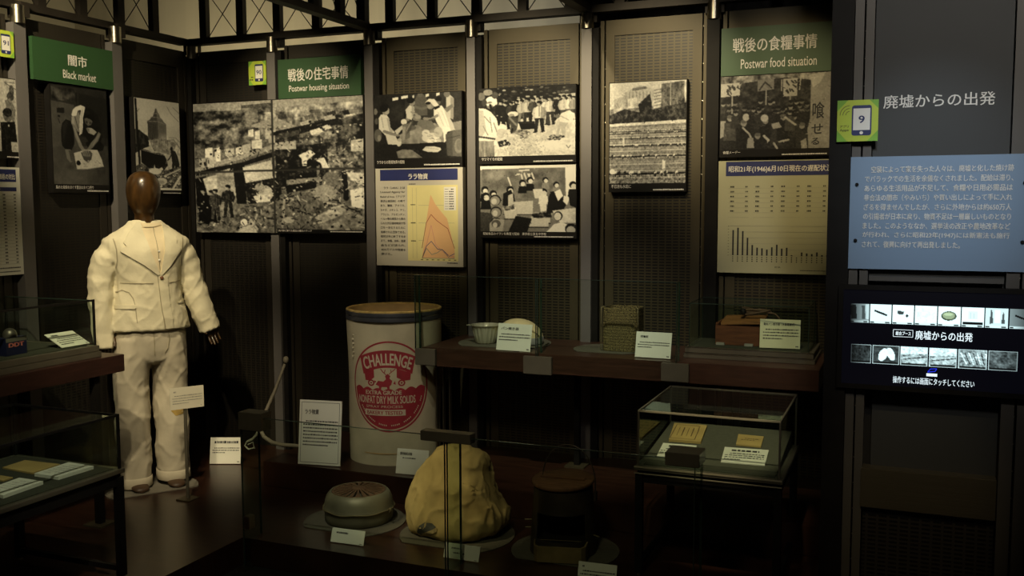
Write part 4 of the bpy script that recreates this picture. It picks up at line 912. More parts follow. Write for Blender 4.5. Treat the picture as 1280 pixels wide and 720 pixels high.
for r in range(6): mb.stroke([P(.10, .58 + r * .052), P(.95, .58 + r * .052)], .0009, Fm, .001)
obj('chart_grid', mb, m_greyline, t)
bars = [.86, .94, .83, .60, .36, .27, .25, .21, .29, .38, .25, .28, .03, 0, .13, .10, .08, .14, .05, .05]
ink = MB()
for i, v in enumerate(bars):
    u = .125 + i * .0405
    if v:
        mb = MB(); mb.rect(Fm, *P(u, .842 - v * .262), *P(u + .0135, .842), .0014); obj('bar', mb, m_ink, t)
    for k in range(3): ink.rect(Fm, *P(u + .002, .853 + k * .018), *P(u + .011, .862 + k * .018), .0012)
for k in range(11): ink.rect(Fm, *P(.088, .58 + k * .026), *P(.096, .584 + k * .026), .0012)
put_text(ink, '府県', Fm, *P(.48, .935), *P(.53, .95), .0012); fine_print(ink, Fm, *P(.68, .962), *P(.90, .972), 1, .0012, .7, 2, False); obj('chart_figures', ink, m_ink, t)
# price table
Fm, w_, h_ = face((-40, 207), (35.8, 342), 'left', .045)
t = board('text_panel', Fm, w_, h_, .035, m_card); tag(t, 'white table of prices with blue bands at the edge of the picture', 'panel')
mb = MB(); mb.rect(Fm, *P(.06, .02), *P(.84, .135), .0008); mb.rect(Fm, *P(.06, .185), *P(.84, .222), .0008); obj('title_band', mb, m_navy, t)
mb = MB(); put_text(mb, '公定価格とヤミ価格の対比', Fm, *P(.10, .06), *P(.82, .115), .0016, .025); fine_print(mb, Fm, *P(.3, .195), *P(.78, .212), 1, .0014, .6, 3); obj('title_lettering', mb, m_white, t)
mb = MB(); ink = MB()
for r in range(21):
    v = .245 + r * .0315; mb.stroke([P(.06, v + .022), P(.84, v + .022)], .0008, Fm, .001)
    for a, b in ((.08, .2), (.4, .47), (.56, .63), (.76, .82)): fine_print(ink, Fm, *P(a, v), *P(b, v + .016), 1, .0012, .8, r * 7 + int(a * 9), False)
fine_print(ink, Fm, *P(.45, .925), *P(.85, .94), 1, .0012, .8, 3, False); fine_print(ink, Fm, *P(.45, .962), *P(.85, .974), 1, .0012, .8, 4, False)
obj('table_rule', mb, m_greyline, t); obj('table_figures', ink, m_ink, t)

# ---------------------------------------------------------------- right-hand bay
m_bay = pm('warm_grey_steel', (.105, .098, .09), .55, .3, var=.1, scale=3)
m_greyp = pm('dark_grey_panel', (.040, .042, .042), .6, var=.08, scale=2)
m_blue = pm('blue_grey_board', (.22, .32, .46), .5, var=.03, scale=3)
bx = aty(1062, 300, YK).x; gx0 = aty(1086, 300, YK).x; gx1 = aty(1250, 450, YK).x; gr = aty(1272, 450, YK).x
post((-.258, YK - .02, 0), (bx - .002, YK + .05, 0), 'dark tall post at the edge of the bay with the blue text panel', True)
t = thing('display_bay', 'tall grey steel bay carrying the blue text panel and touch screen', 'wall unit', (.08, YK, 0))
for a, b in ((bx, bx + .028), (bx + .034, gx0), (gx1 + .008, gr - .004), (gr + .004, gr + .04)):
    obj('stile', MB().box((a, YK - .004, 0), (b, YK + .058, 3.2)), m_bay, t)
for u in (bx + .031, gr):
    mb = MB(); z = .05
    while z < 3.1: mb.lathe([(.0022, 0), (.0015, .002)], (u, YK + .02, z), 6); z += .09
    obj('stud_row', mb, m_steel, t)
obj('upper_panel', MB().box((gx0 + .003, YK + .012, 1.30), (gx1 + .004, YK + .05, 3.2)), m_greyp, t)
obj('recessed_panel', MB().box((gx0 + .024, YK + .040, .58), (gx1 + .004, YK + .055, 1.30)), m_greyp, t)
m_band = pm('dull_brushed_steel', (.15, .13, .09), .32, .6, var=.05, scale=40, stretch=(.003, .003, 1), bump=.25, bscale=1500)
za = aty(1072, 583, YK).z; zc = aty(1072, 632, YK).z
obj('steel_band', MB().box((gx0 - .004, YK - .012, zc), (gx1 + .004, YK + .05, za), .002), m_band, t)
obj('perforated_sheet', MB().box((gx0 + .004, YK + .01, .0), (gx1 + .002, YK + .05, zc - .004)), perforated_mat('perforated_dark_steel', (.05, .044, .038)), t)
obj('ledge', MB().box((gx0 + .004, YK - .008, 1.293), (gx1 + .002, YK + .05, 1.308)), m_bay, t)
mb = MB()
Ft, w_, h_ = face((1104.5, 119.5), (1244, 130.8), 'right', -.012)
put_text(mb, '廃墟からの出発', Ft, 0, 0, w_, h_, .001, .008); obj('panel_lettering', mb, m_white, t)
# blue text panel
Fm, w_, h_ = face((1060.5, 196.5), (1292, 340.5), 'right', .012)
t = board('text_panel', Fm, w_, h_, .008, m_blue); tag(t, 'blue panel with nine lines of white text above the touch screen', 'panel')
TXT = ['空襲によって家を失った人々は、廃墟と化した焼け跡', 'でバラックでの生活を余儀なくされました。配給は滞り、', 'あらゆる生活用品が不足して、食糧や日用必需品は', '非合法の闇市（やみいち）や買い出しによって手に入れ', 'ざるを得ませんでしたが、さらに外地からは約650万人',
       'の引揚者が日本に戻り、物資不足は一層厳しいものとなり', 'ました。このようななか、選挙法の改正や農地改革など', 'が行われ、さらに昭和22年(1947)には新憲法も施行', 'されて、復興に向けて再出発しました。']
mb = MB()
for i, s in enumerate(TXT):
    u0 = (1088 if i == 0 else 1080.5 - i * .2) ; u1 = 1266 - i * .3 if i < 8 else 1202
    a = aty(u0, 250, YK - .012).x - Fm.O.x; b = aty(u1, 250, YK - .012).x - Fm.O.x
    v = h_ * (.085 + i * .083); put_text(mb, s, Fm, a, v, b, v + h_ * .058, .0012, .012)
obj('body_lettering', mb, m_white, t)
for u, v in ((.052, .245), (.052, .745), (.938, .245), (.938, .745)):
    obj('bolt', MB().lathe([(.0058, 0), (.0058, .004), (.004, .0065)], (0, 0, 0), 14)._xf_all(Matrix.Translation(Fm.p(u * w_, v * h_, 0)) @ Matrix.Rotation(math.pi / 2, 4, 'X')), m_black, t, smooth=True)
# touch screen
def glow(name, col, e):
    m = bpy.data.materials.new(name); m.use_nodes = True; b = m.node_tree.nodes['Principled BSDF']
    n = m.node_tree.nodes.new('ShaderNodeRGB'); n.outputs[0].default_value = (*col, 1)
    b.inputs['Base Color'].default_value = (.01, .01, .01, 1); b.inputs['Roughness'].default_value = .35; b.inputs['Specular IOR Level'].default_value = .08; b.inputs['Emission Strength'].default_value = e
    m.node_tree.links.new(n.outputs[0], b.inputs['Emission Color']); return m
m_lit = glow('lit_screen_white', (.80, .95, 1.0), .62); m_lit_blue = glow('lit_screen_blue', (.02, .04, .85), .5)
m_screen = glow('lit_screen_black', (.0006, .0006, .0016), 1.0); m_thumb = bpy.data.materials.new('lit_thumbnail'); m_thumb.use_nodes = True
b = m_thumb.node_tree.nodes['Principled BSDF']; a = m_thumb.node_tree.nodes.new('ShaderNodeAttribute'); a.attribute_name = 'tone'
b.inputs['Base Color'].default_value = (.02, .02, .02, 1); b.inputs['Specular IOR Level'].default_value = .08; b.inputs['Emission Strength'].default_value = .86; m_thumb.node_tree.links.new(a.outputs['Color'], b.inputs['Emission Color'])
Fm, w_, h_ = face((1048.5, 355.5), (1300, 494), 'right', .03)
zt_, zb_ = aty(1048.5, 355.5, YK - .03).z, aty(1048.5, 484, YK - .03).z; h_ = zt_ - zb_
t = thing('touch_screen', 'black touch screen with two rows of thumbnails under the blue text panel', 'screen', Fm.p(w_ / 2, h_, 0))
bz = MB(); bw = .016
for q in ([(0, 0), (w_, 0), (w_, bw), (0, bw)], [(0, h_ - bw), (w_, h_ - bw), (w_, h_), (0, h_)], [(0, bw), (bw, bw), (bw, h_ - bw), (0, h_ - bw)], [(w_ - bw, bw), (w_, bw), (w_, h_ - bw), (w_ - bw, h_ - bw)]): bz.prism(q, Fm, -.024, .003)
obj('bezel', bz, m_black, t)
obj('display', MB().prism([(bw, bw), (w_ - bw, bw), (w_ - bw, h_ - bw), (bw, h_ - bw)], Fm, -.022, 0), m_screen, t)
def sx(px, row_y): return aty(px, row_y, YK - .03).x - Fm.O.x
def sv(px, py): return Fm.O.z - aty(px, py, YK - .03).z
def thumb(px0, px1, py0, py1, kind, dim0=1., dim1=1.):
    """a lit thumbnail; py given at the screen's middle column"""
    u0, u1 = sx(px0, 400), sx(px1, 400); v0, v1 = sv(1160, py0), sv(1160, py1)
    p = Pic(34, 30, .97, int(px0), 1); g = None
    if kind == 'tube': p.a[:] = .9; p.line([(.25, .35), (.75, .55)], .09, .05)
    elif kind == 'pieces': p.poly([(.25, .3), (.55, .33), (.5, .5), (.25, .48)], .2); p.ell(.68, .55, .07, .07, .15)
    elif kind == 'round': p.grain(.3, 8, 8); p.ell(.5, .5, .4, .4, .9); p.grain(.3, 10, 10)
    elif kind == 'oval': p.ell(.48, .48, .34, .24, .25); p.ell(.48, .46, .27, .18, .55); p.ell(.45, .4, .2, .07, .7)
    elif kind == 'paper': p.poly([(.3, .2), (.7, .2), (.7, .6), (.3, .6)], .85); p.line([(.4, .3), (.4, .55)], .03, .7); p.line([(.55, .3), (.55, .55)], .03, .7); p.poly([(.05, .72), (.95, .72), (.95, .86), (.05, .86)], .03)
    elif kind == 'vase': p.a[:] = .8; p.poly([(.24, .1), (.3, .1), (.36, .75), (.2, .8)], .25); p.poly([(.76, .2), (.8, .2), (.86, .75), (.7, .78)], .25); p.poly([(.4, .1), (.66, .1), (.66, .75), (.4, .75)], .97)
    elif kind == 'knife': p.a[:] = .45; p.line([(.3, .35), (1, .6)], .08, .05)
    elif kind == 'statue': p.a[:] = .6; p.poly([(0, .1), (.3, .05), (.36, .8), (.06, .8)], .15); p.poly([(.6, .1), (.75, .1), (.8, .8), (.62, .8)], .3); p.poly([(.78, .05), (1, 0), (1, .8), (.84, .8)], .85)
    else:
        p.a[:] = .5; p.grain(.7, 6, 5)
        if kind == 'view': p.poly([(0, 0), (1, 0), (1, .35), (0, .45)], .85); p.poly([(.1, .55), (.6, .4), (1, .6), (.8, .85), (.2, .85)], .7); p.line([(0, .7), (1, .5)], .05, .2)
        if kind == 'roofs':
            for i in range(7): p.line([(.1 + .14 * i, .2), (.3 + .12 * i, .75)], .04, .15 if i % 2 else .9)
        p.grain(.7, 14, 12)
        if kind == 'arms': p.a[:] = .2; p.ell(.4, .5, .15, .34, .95, .3); p.ell(.68, .45, .13, .34, .9, -.3); p.grain(.3, 8, 8)
        if kind == 'dark': p.a *= .35
        if kind == 'low': p.a *= .6
    if kind in ('statue', 'tube', 'pieces', 'round', 'oval', 'paper', 'vase', 'knife'):
        p.poly([(0, .86), (1, .86), (1, 1), (0, 1)], .85)
        for c in (.12, .82): p.poly([(c - .1, .90), (c + .1, .90), (c + .1, .97), (c - .1, .97)], .02)
    else:
        p.poly([(.05, .86), (.95, .86), (.95, .96), (.05, .96)], .06)
        p.a[:1] = p.a[-1:] = .85; p.a[:, :1] = p.a[:, -1:] = .85
    a = np.clip(p.a, 0, 1) ** 2.0; f = np.linspace(dim0, dim1, p.w)[None, :] 
    cool = np.stack([a * .72, a * .98, a * 1.0], -1) * f[..., None]
    if kind == 'oval': cool[..., 2] = np.where(p.a < .8, cool[..., 2] * .6, cool[..., 2])
    p.mesh('thumbnail', Fm, u0, v0, u1, v1, .0015, m_thumb, t, rgb=cool)
y0, y1 = 382.5, 406.5
for a, b, k, d0, d1 in ((1063, 1086, 'statue', .0, .8), (1087.5, 1114, 'tube', 1, 1), (1115.5, 1142, 'pieces', 1, 1), (1143.5, 1171, 'round', 1, 1), (1172.5, 1200.5, 'oval', 1, 1), (1202, 1230, 'paper', 1, 1), (1231.5, 1260, 'vase', 1, 1), (1262, 1288, 'knife', 1, .1)):
    thumb(a, b, y0 , y1, k, d0, d1)
y0, y1 = 434.5, 458
for a, b, k, d0, d1 in ((1065, 1090, 'dark', .1, 1), (1092, 1125.5, 'arms', 1, 1), (1127, 1161, 'view', 1, 1), (1163, 1197.5, 'view', 1, 1), (1199.5, 1235.5, 'roofs', 1, 1), (1237.5, 1274, 'low', .9, .5)):
    thumb(a, b, y0, y1, k, d0, d1)
mb = MB(); v0, v1 = sv(1160, 414), sv(1160, 424.5); put_text(mb, '廃墟からの出発', Fm, sx(1144, 420), v0 - .001, sx(1216, 420), v1 + .001, .0015, .012)
put_text(mb, '操作するには画面にタッチしてください', Fm, sx(1116, 476), sv(1160, 472.5), sx(1218, 476), sv(1160, 481), .0015, .006)
put_text(mb, '総合ブース', Fm, sx(1119.5, 420), sv(1160, 415.5), sx(1138.5, 420), sv(1160, 420.5), .0015, .03)
u0, u1, a, b = sx(1116.5, 420), sx(1141, 420), sv(1160, 413.6), sv(1160, 422.4)
mb.stroke([(u0, a), (u1, a), (u1, b), (u0, b), (u0, a)], .0014, Fm, .0015); mb.rect(Fm, sx(1158, 468), sv(1160, 466.6), sx(1171.5, 468), sv(1160, 470.2), .0015)
obj('screen_lettering', mb, m_lit, t)
mb = MB(); mb.stroke([(sx(1159.5, 465), sv(1160, 465)), (sx(1163, 462), sv(1160, 461)), (sx(1171, 460), sv(1160, 460.3)), (sx(1169, 463), sv(1160, 463.6)), (sx(1159.5, 465), sv(1160, 465))], .0024, Fm, .0015); obj('screen_icon', mb, m_lit_blue, t)

# ---------------------------------------------------------------- shelves
ZS = .8545
m_felt = pm('dark_olive_felt', (.040, .042, .028), .9, var=.15, scale=60)
m_mat = pm('grey_felt_mat', (.095, .087, .064), .85, var=.12, scale=40, bump=.2, bscale=300)
def wall_shelf(label, a, b, mat, supports):
    t = thing('wall_shelf', label, 'shelf', ((a[0] + b[0]) / 2, (a[1] + b[1]) / 2, a[2]))
    obj('board', MB().box(a, b, .002), mat, t)
    for (x, y, z0, wd) in supports:
        obj('support_leg', MB().box((x - wd, y - wd, z0 + .006), (x + wd, y + wd, a[2]), .002), m_black, t)
        obj('foot_plate', MB().box((x - .05, y - .05, z0), (x + .05, y + .05, z0 + .008)), m_bronze, t)
    return t
YS = 4.188
sh = wall_shelf('long dark wooden shelf along the back wall carrying the fluted tin and the boxes', (-2.20, YS, ZS - .092), (-.333, YB - .012, ZS), m_shelf, [(-.72, 4.5, SZ, .014), (-1.50, 4.5, SZ, .014)])
mb = MB()
for px in (547, 555, 563): x = aty(px, 500, 4.28).x; mb.box((x - .0035, 4.27, SZ), (x + .0035, 4.29, ZS - .092))
obj('support_bars', mb, m_steel, sh)
XLS, ZLS = -3.30, .876
wall_shelf('dark maroon shelf on the left wall ending beside the mannequin', (XL + .012, .7, ZLS - .078), (XLS, 3.371, ZLS), m_shelf2, [(-3.335, 3.225, PZ, .016)])

# glass guards
m_clamp = pm('dark_bronze_clamp', (.13, .118, .088), .4, .3, var=.1)
def guard(label, panes, y, z0, z1, fin, clamps, fins):
    """upright panes, their back fins and the clamps that hold them together"""
    t = thing('glass_guard', label, 'glass screen', ((panes[0][0] + panes[-1][1]) / 2, y, z0), 'glass guards before the exhibits')
    for xa, xb in panes:
        p = obj('pane', MB().box((xa, y - .004, z0), (xb, y + .004, z1)), m_glass, t)
        e = MB()
        for x in (xa, xb): e.box((x - .0012, y - .0045, z0), (x + .0012, y + .0045, z1))
        e.box((xa, y - .0045, z1), (xb, y + .0045, z1 + .002)); obj('polished_edge', e, m_glass_edge, p)
    for x in fins:
        p = obj('fin', MB().box((x - .004, y + .006, z0), (x + .004, y + fin, z1)), m_fin, t)
        obj('fin_edge', MB().box((x - .0045, y + fin, z0), (x + .0045, y + fin + .002, z1)), m_glass_edge, p)
    for a, b in clamps: obj('clamp', MB().box(a, b, .002), m_clamp, t)
    return t
m_fin = glass_mat('greenish_glass', (.86, .92, .86))
xs_ = [aty(520.5, 400, YS).x, aty(672, 400, YS).x, aty(846.5, 400, YS).x]
yg = YS - .012
def clampbox(p0, p1, y, py0, py1): a = aty(p0, py0, y); b = aty(p1, py1, y); return (a.x, y - .012, b.z), (b.x, y + .010, a.z)
guard('tall clear glass guard of two panes along the front of the long shelf', [(xs_[0], xs_[1] - .004), (xs_[1] + .004, xs_[2])], yg, ZS - .08, 1.208, .046,
      [clampbox(520, 545, yg, 435, 457), clampbox(655, 690, yg, 444.5, 469), clampbox(827, 861, yg, 453, 478)], [xs_[0], xs_[1] + .004, xs_[2]])
YG = 3.278
xg = [aty(303, 600, YG).x, aty(557.5, 600, YG).x, aty(868.5, 600, YG).x]
def gb(px0, px1, py0, py1, dep, y=YG - .02): a = aty(px0, py0, y); b = aty(px1, py1, y); return (a.x, y, b.z), (b.x, y + dep, a.z)
g1 = guard('low clear glass guard standing on the floor before the brazier, sack and stove', [(xg[0], xg[1] - .005), (xg[1] + .005, xg[2])], YG, 0, .664, .118,
           [gb(297, 326, 515, 540, .075), gb(525, 587.5, 538, 556.5, .05), gb(831, 874, 565, 586, .11)], [xg[0], xg[1] + .005, xg[2]])
a = aty(310, 653, YG); obj('base_clip', MB().box((a.x - .014, YG - .012, a.z - .028), (a.x + .014, YG + .03, a.z + .028), .002), m_steel, g1)
obj('foot_bar', MB().box((xg[0] - .02, YG - .03, 0), (xg[0] + .02, YG + .14, .012)), m_steel, g1)

# ---------------------------------------------------------------- glass cases
def rails(t, x0, x1, y0, y1, z0, z1, r, mat, verts, top='fblr'):
    for k, (a, b) in dict(f=((x0, y0, z1), (x1, y0, z1)), b=((x0, y1, z1), (x1, y1, z1)), l=((x0, y0, z1), (x0, y1, z1)), r=((x1, y0, z1), (x1, y1, z1))).items():
        if k in top: obj('edge_rail', MB().box(Vector(a) - Vector((r, r, r)), Vector(b) + Vector((r, r, r))), mat, t)
    for x, y in verts: obj('edge_rail', MB().box((x - r, y - r, z0), (x + r, y + r, z1)), mat, t)
def hood(t, x0, x1, y0, y1, z0, z1, th=.003):
    mb = MB()
    mb.box((x0, y0, z0), (x1, y0 + th, z1)); mb.box((x0, y1 - th, z0), (x1, y1, z1)); mb.box((x0, y0 + th, z0), (x0 + th, y1 - th, z1)); mb.box((x1 - th, y0 + th, z0), (x1, y1 - th, z1))
    mb.box((x0 + th, y0 + th, z1 - th), (x1 - th, y1 - th, z1)); obj('glass_hood', mb, m_glass, t)
# right shelf case
t = thing('display_case', 'low glass case at the far end of the long shelf holding a wooden box', 'display case', (-.645, 4.48, ZS))
cx0, cx1, cy0, cy1 = -.935, -.362, 4.325, 4.665
obj('base', MB().box((cx0, cy0, ZS), (cx1, cy1, ZS + .022), .002), m_clamp, t); obj('tray', MB().box((cx0 + .006, cy0 + .004, ZS + .024), (cx1 - .006, cy1 - .004, ZS + .05), .002), m_clamp, t)
mb = MB(); mb.box((cx0, cy0 - .001, ZS + .019), (cx1, cy0 + .003, ZS + .0235)); mb.box((cx0 + .006, cy0 + .003, ZS + .047), (cx1 - .006, cy0 + .007, ZS + .0515)); obj('metal_trim', mb, m_steel, t)
zt1 = aty(863, 379, cy0 + .02).z
obj('felt', MB().box((cx0 + .03, cy0 + .03, ZS + .05), (cx1 - .03, cy1 - .03, ZS + .0525)), m_felt, t)
hood(t, cx0 + .022, cx1 - .03, cy0 + .02, cy1 - .02, ZS + .05, zt1)
rails(t, cx0 + .022, cx1 - .03, cy0 + .02, cy1 - .02, ZS + .05, zt1, .0016, m_glass_edge, [(cx0 + .022, cy0 + .02), (cx1 - .03, cy0 + .02), (cx0 + .022, cy1 - .02), (cx1 - .03, cy1 - .02)])
# left shelf case
t = thing('display_case', 'black edged glass case on the left shelf beside the mannequin sleeve', 'display case', (-3.6, 2.3, ZLS))
ye = atx(127, 436, -3.335).y
obj('base', MB().box((-3.93, 1.0, ZLS), (-3.335, ye, ZLS + .026), .002), m_clamp, t); obj('tray', MB().box((-3.925, 1.01, ZLS + .027), (-3.34, ye - .006, ZLS + .053), .002), m_clamp, t)
obj('felt', MB().box((-3.90, 1.05, ZLS + .053), (-3.37, ye - .05, ZLS + .0555)), m_felt, t)
hz = atx(116.5, 375.5, -3.36); hood(t, -3.90, -3.36, 1.05, hz.y, ZLS + .053, hz.z)
rails(t, -3.90, -3.36, 1.05, hz.y, ZLS + .053, hz.z, .0042, m_black, [(-3.36, hz.y), (-3.90, hz.y)], 'fr')
obj('edge_rail', MB().box((-3.902, hz.y - .002, hz.z - .002), (-3.36, hz.y + .002, hz.z + .002)), m_glass_edge, t)
# tables with glass hoods
def case_table(label, x0, x1, y0, y1, z0, zt_, zg, front, rail_mat, r):
    t = thing('case_table', label, 'display table', ((x0 + x1) / 2, (y0 + y1) / 2, z0), 'glass topped display tables')
    obj('table_top', MB().box((x0, y0, zt_ - .016), (x1, y1, zt_), .002), m_clamp, t)
    i_ = .012
    ap = MB()
    for a, b in (((x0 + i_, y0 + i_), (x1 - i_, y0 + .035)), ((x0 + i_, y1 - .035), (x1 - i_, y1 - i_)), ((x0 + i_, y0 + .035), (x0 + .035, y1 - .035)), ((x1 - .035, y0 + .035), (x1 - i_, y1 - .035))): ap.box((*a, zt_ - .065), (*b, zt_ - .016))
    obj('apron', ap, m_black, t)
    for x in (x0 + .018, x1 - .018):
        for y in (y0 + .018, y1 - .018):
            l = obj('leg', MB().box((x - .014, y - .014, z0 + .012), (x + .014, y + .014, zt_ - .03)), m_black, t)
            obj('leveller', MB().lathe([(.009, 0), (.009, .008), (.004, .009), (.004, .014)], (x, y, z0), 10), m_steel, l)
    for k in (0, 1):
        if front == 'y': x = (x0 + .018, x1 - .018)[k]; obj('foot_rail', MB().box((x - .01, y0 + .03, z0 + .03), (x + .01, y1 - .03, z0 + .05)), m_black, t)
        else: y = (y0 + .018, y1 - .018)[k]; obj('foot_rail', MB().box((x0 + .03, y - .01, z0 + .03), (x1 - .03, y + .01, z0 + .05)), m_black, t)
    obj('felt', MB().box((x0 + .03, y0 + .03, zt_), (x1 - .03, y1 - .03, zt_ + .003)), m_felt, t)
    hood(t, x0 + .014, x1 - .014, y0 + .014, y1 - .014, zt_, zg)
    rails(t, x0 + .014, x1 - .014, y0 + .014, y1 - .014, zt_, zg, r, rail_mat, [(x, y) for x in (x0 + .014, x1 - .014) for y in (y0 + .014, y1 - .014)])
    return t
LX, LY, LZ = -2.752, 2.793, .55
case_table('dark glass table at the left picture edge holding booklets beside the mannequin', LX - .57, LX, 1.95, LY, PZ, LZ, .757, 'x', m_black, .0045)
m_trim = pm('pale_bronze_trim', (.40, .36, .25), .4, .2, var=.06)
rt = case_table('dark glass table before the bay holding two small papers and their labels', -.952, -.398, 3.541, 4.11, PZ, .55, .762, 'y', m_clamp, .0035)
zb_ = aty(833, 526, 4.07).z
SP0 = Vector((-.9, 3.60, .566)); SPN = Vector((0, -(zb_ - .566), 4.07 - 3.60)).normalized()
xa, xb = -.928, -.425
obj('edge_rail', MB().box((-.94, 3.5505, .7605), (-.41, 3.557, .767)), m_trim, rt)
mb = MB(); mb.loft([[(xa, 3.60, .5535), (xb, 3.60, .5535), (xb, 4.07, .5535), (xa, 4.07, .5535)], [(xa, 3.60, .566), (xb, 3.60, .566), (xb, 4.07, zb_), (xa, 4.07, zb_)]])
obj('sloped_bed', mb, pm('olive_grey_felt', (.085, .085, .062), .9, var=.1, scale=60), rt)
mb = MB(); mb.box((-.95, 3.538, .545), (-.40, 3.541, .551)); mb.box((-.95, 3.538, .522), (-.40, 3.541, .526)); obj('metal_trim', mb, m_trim, rt)
def onplane(px, py, P0, N): d = ray(px, py); return EYE + d * ((P0 - EYE).dot(N) / d.dot(N))
def slab_item(name, pxs, mat, th, label, cat, z=None, group=None, gap=.0012, front=None):
    """a flat thing whose top outline is given by its corners, lying on the plane z or on the sloped bed"""
    N = Vector((0, 0, 1)) if z is not None else SPN; P0 = Vector((0, 0, z)) if z is not None else SP0
    top = [onplane(x, y, P0 + N * (gap + th), N) for x, y in pxs]
    t = obj(name, MB().loft([[p - N * th for p in top], top]), mat); tag(t, label, cat, group)
    Fm = Frame(top[0], top[1] - top[0], top[3] - top[0], N); w_ = (top[1] - top[0]).length; h_ = (top[3] - top[0]).length
    return t, Fm, w_, h_
m_tan = pm('aged_tan_paper', (.46, .33, .12), .75, var=.12, scale=9); m_brown_ink = pm('brown_ink', (.12, .07, .03), .7)
CARDS = 'white caption cards'
# left table papers
z = LZ + .003
m_faint = pm('faint_grey_print', (.52, .51, .45), .6)
t, Fm, w_, h_ = slab_item('booklet', [(31, 575), (75, 580), (41, 591), (3, 584)], m_tan, .006, 'tan old booklet lying in the left glass table beside the white caption plate', 'booklet', z)
t, Fm, w_, h_ = slab_item('caption_card', [(86, 577.5), (117, 582.5), (73, 596), (43, 591.5)], m_card, .012, 'thick white caption plate at the end of the left glass table', 'caption card', z, CARDS)
mb = MB(); fine_print(mb, Fm, w_ * .15, h_ * .12, w_ * .8, h_ * .9, 6, .001, .35, 4); obj('printed_text', mb, m_faint, t)
t, Fm, w_, h_ = slab_item('caption_card', [(24, 597), (54, 601.5), (4, 619), (-20, 613)], m_card, .012, 'white caption plate nearest the picture edge in the left glass table', 'caption card', z, CARDS)
mb = MB(); fine_print(mb, Fm, w_ * .15, h_ * .12, w_ * .8, h_ * .9, 6, .001, .35, 5); obj('printed_text', mb, m_faint, t)
slab_item('booklet', [(-12, 592), (16, 596.5), (4, 600.5), (-22, 597)], m_tan, .005, 'tan paper corner cut off by the picture edge in the left glass table', 'booklet', z)
# right table papers
t, Fm, w_, h_ = slab_item('certificate', [(843, 528.5), (884, 531.5), (876, 552), (836, 549)], m_tan, .010, 'larger tan certificate with a printed border in the right glass table', 'certificate')
mb = MB(); q = [(w_ * .10, h_ * .10), (w_ * .80, h_ * .10), (w_ * .74, h_ * .92), (w_ * .02, h_ * .92)]; mb.stroke(q + [q[0]], .003, Fm, .001)
for k in range(4): mb.stroke([(w_ * (.22 + k * .14), h_ * .25), (w_ * (.19 + k * .14), h_ * .75)], .004 if k % 2 else .002, Fm, .001)
obj('printed_border', mb, m_brown_ink, t)
t, Fm, w_, h_ = slab_item('certificate', [(923, 542.5), (955, 545.5), (951, 558), (920, 555)], m_tan, .006, 'smaller tan paper slip in the right glass table above the wide caption', 'certificate')
mb = MB(); fine_print(mb, Fm, w_ * .15, h_ * .3, w_ * .85, h_ * .6, 2, .001, .4, 3); obj('printed_text', mb, m_brown_ink, t)
t, Fm, w_, h_ = slab_item('caption_card', [(829, 553.5), (871, 556.8), (864, 573), (821, 569.5)], m_card, .004, 'white caption card in front of the larger certificate in the right glass table', 'caption card', None, CARDS)
mb = MB(); fine_print(mb, Fm, w_ * .05, h_ * .12, w_ * .88, h_ * .30, 1, .001, .7, 3, False); fine_print(mb, Fm, w_ * .03, h_ * .36, w_ * .85, h_ * .8, 3, .001, .4, 5); obj('printed_text', mb, m_ink, t)
t, Fm, w_, h_ = slab_item('caption_card', [(906, 558.5), (961, 562.5), (956, 581.5), (901, 577)], m_card, .004, 'wide white caption card under the smaller paper slip in the right glass table', 'caption card', None, CARDS)
mb = MB(); fine_print(mb, Fm, w_ * .05, h_ * .12, w_ * .80, h_ * .28, 1, .001, .7, 6, False); fine_print(mb, Fm, w_ * .05, h_ * .34, w_ * .92, h_ * .85, 4, .001, .4, 8); obj('printed_text', mb, m_ink, t)
# left shelf case contents
z = ZLS + .0555
a = atz(8, 446, z); b = atz(34, 441, z); u = (b - a); u.z = 0; wd = u.length; u.normalize(); n_ = Vector((u.y, -u.x, 0)); hh = .072
Fm = Frame(a + Vector((0, 0, hh + .001)), u, (0, 0, -1), n_)
t = thing('powder_tin', 'small dark blue tin with pink lettering in the black edged case', 'tin', a + u * wd / 2 - n_ * .03 + Vector((0, 0, .001)))
obj('body', MB().prism([(0, 0), (wd, 0), (wd, hh), (0, hh)], Fm, -.06, 0), pm('deep_blue_tinplate', (.016, .020, .07), .4, .2), t)
mb = MB(); mb.rect(Fm, 0, 0, wd, hh * .22, .0006); obj('pale_band', mb, pm('worn_grey_tinplate', (.20, .19, .16), .5, .3), t)
mb = MB(); put_text(mb, 'DDT', Fm, wd * .12, hh * .28, wd * .86, hh * .52, .001, .05); obj('lettering', mb, pm('pink_print_ink', (.62, .18, .15), .6), t)
obj('cap', MB().lathe([(.028, 0), (.028, .012), (.024, .026), (.013, .036), (.003, .039)], a + u * wd * .48 - n_ * .03 + Vector((0, 0, hh + .001)), 24), pm('dull_tin', (.14, .13, .11), .4, .6), t, smooth=True)

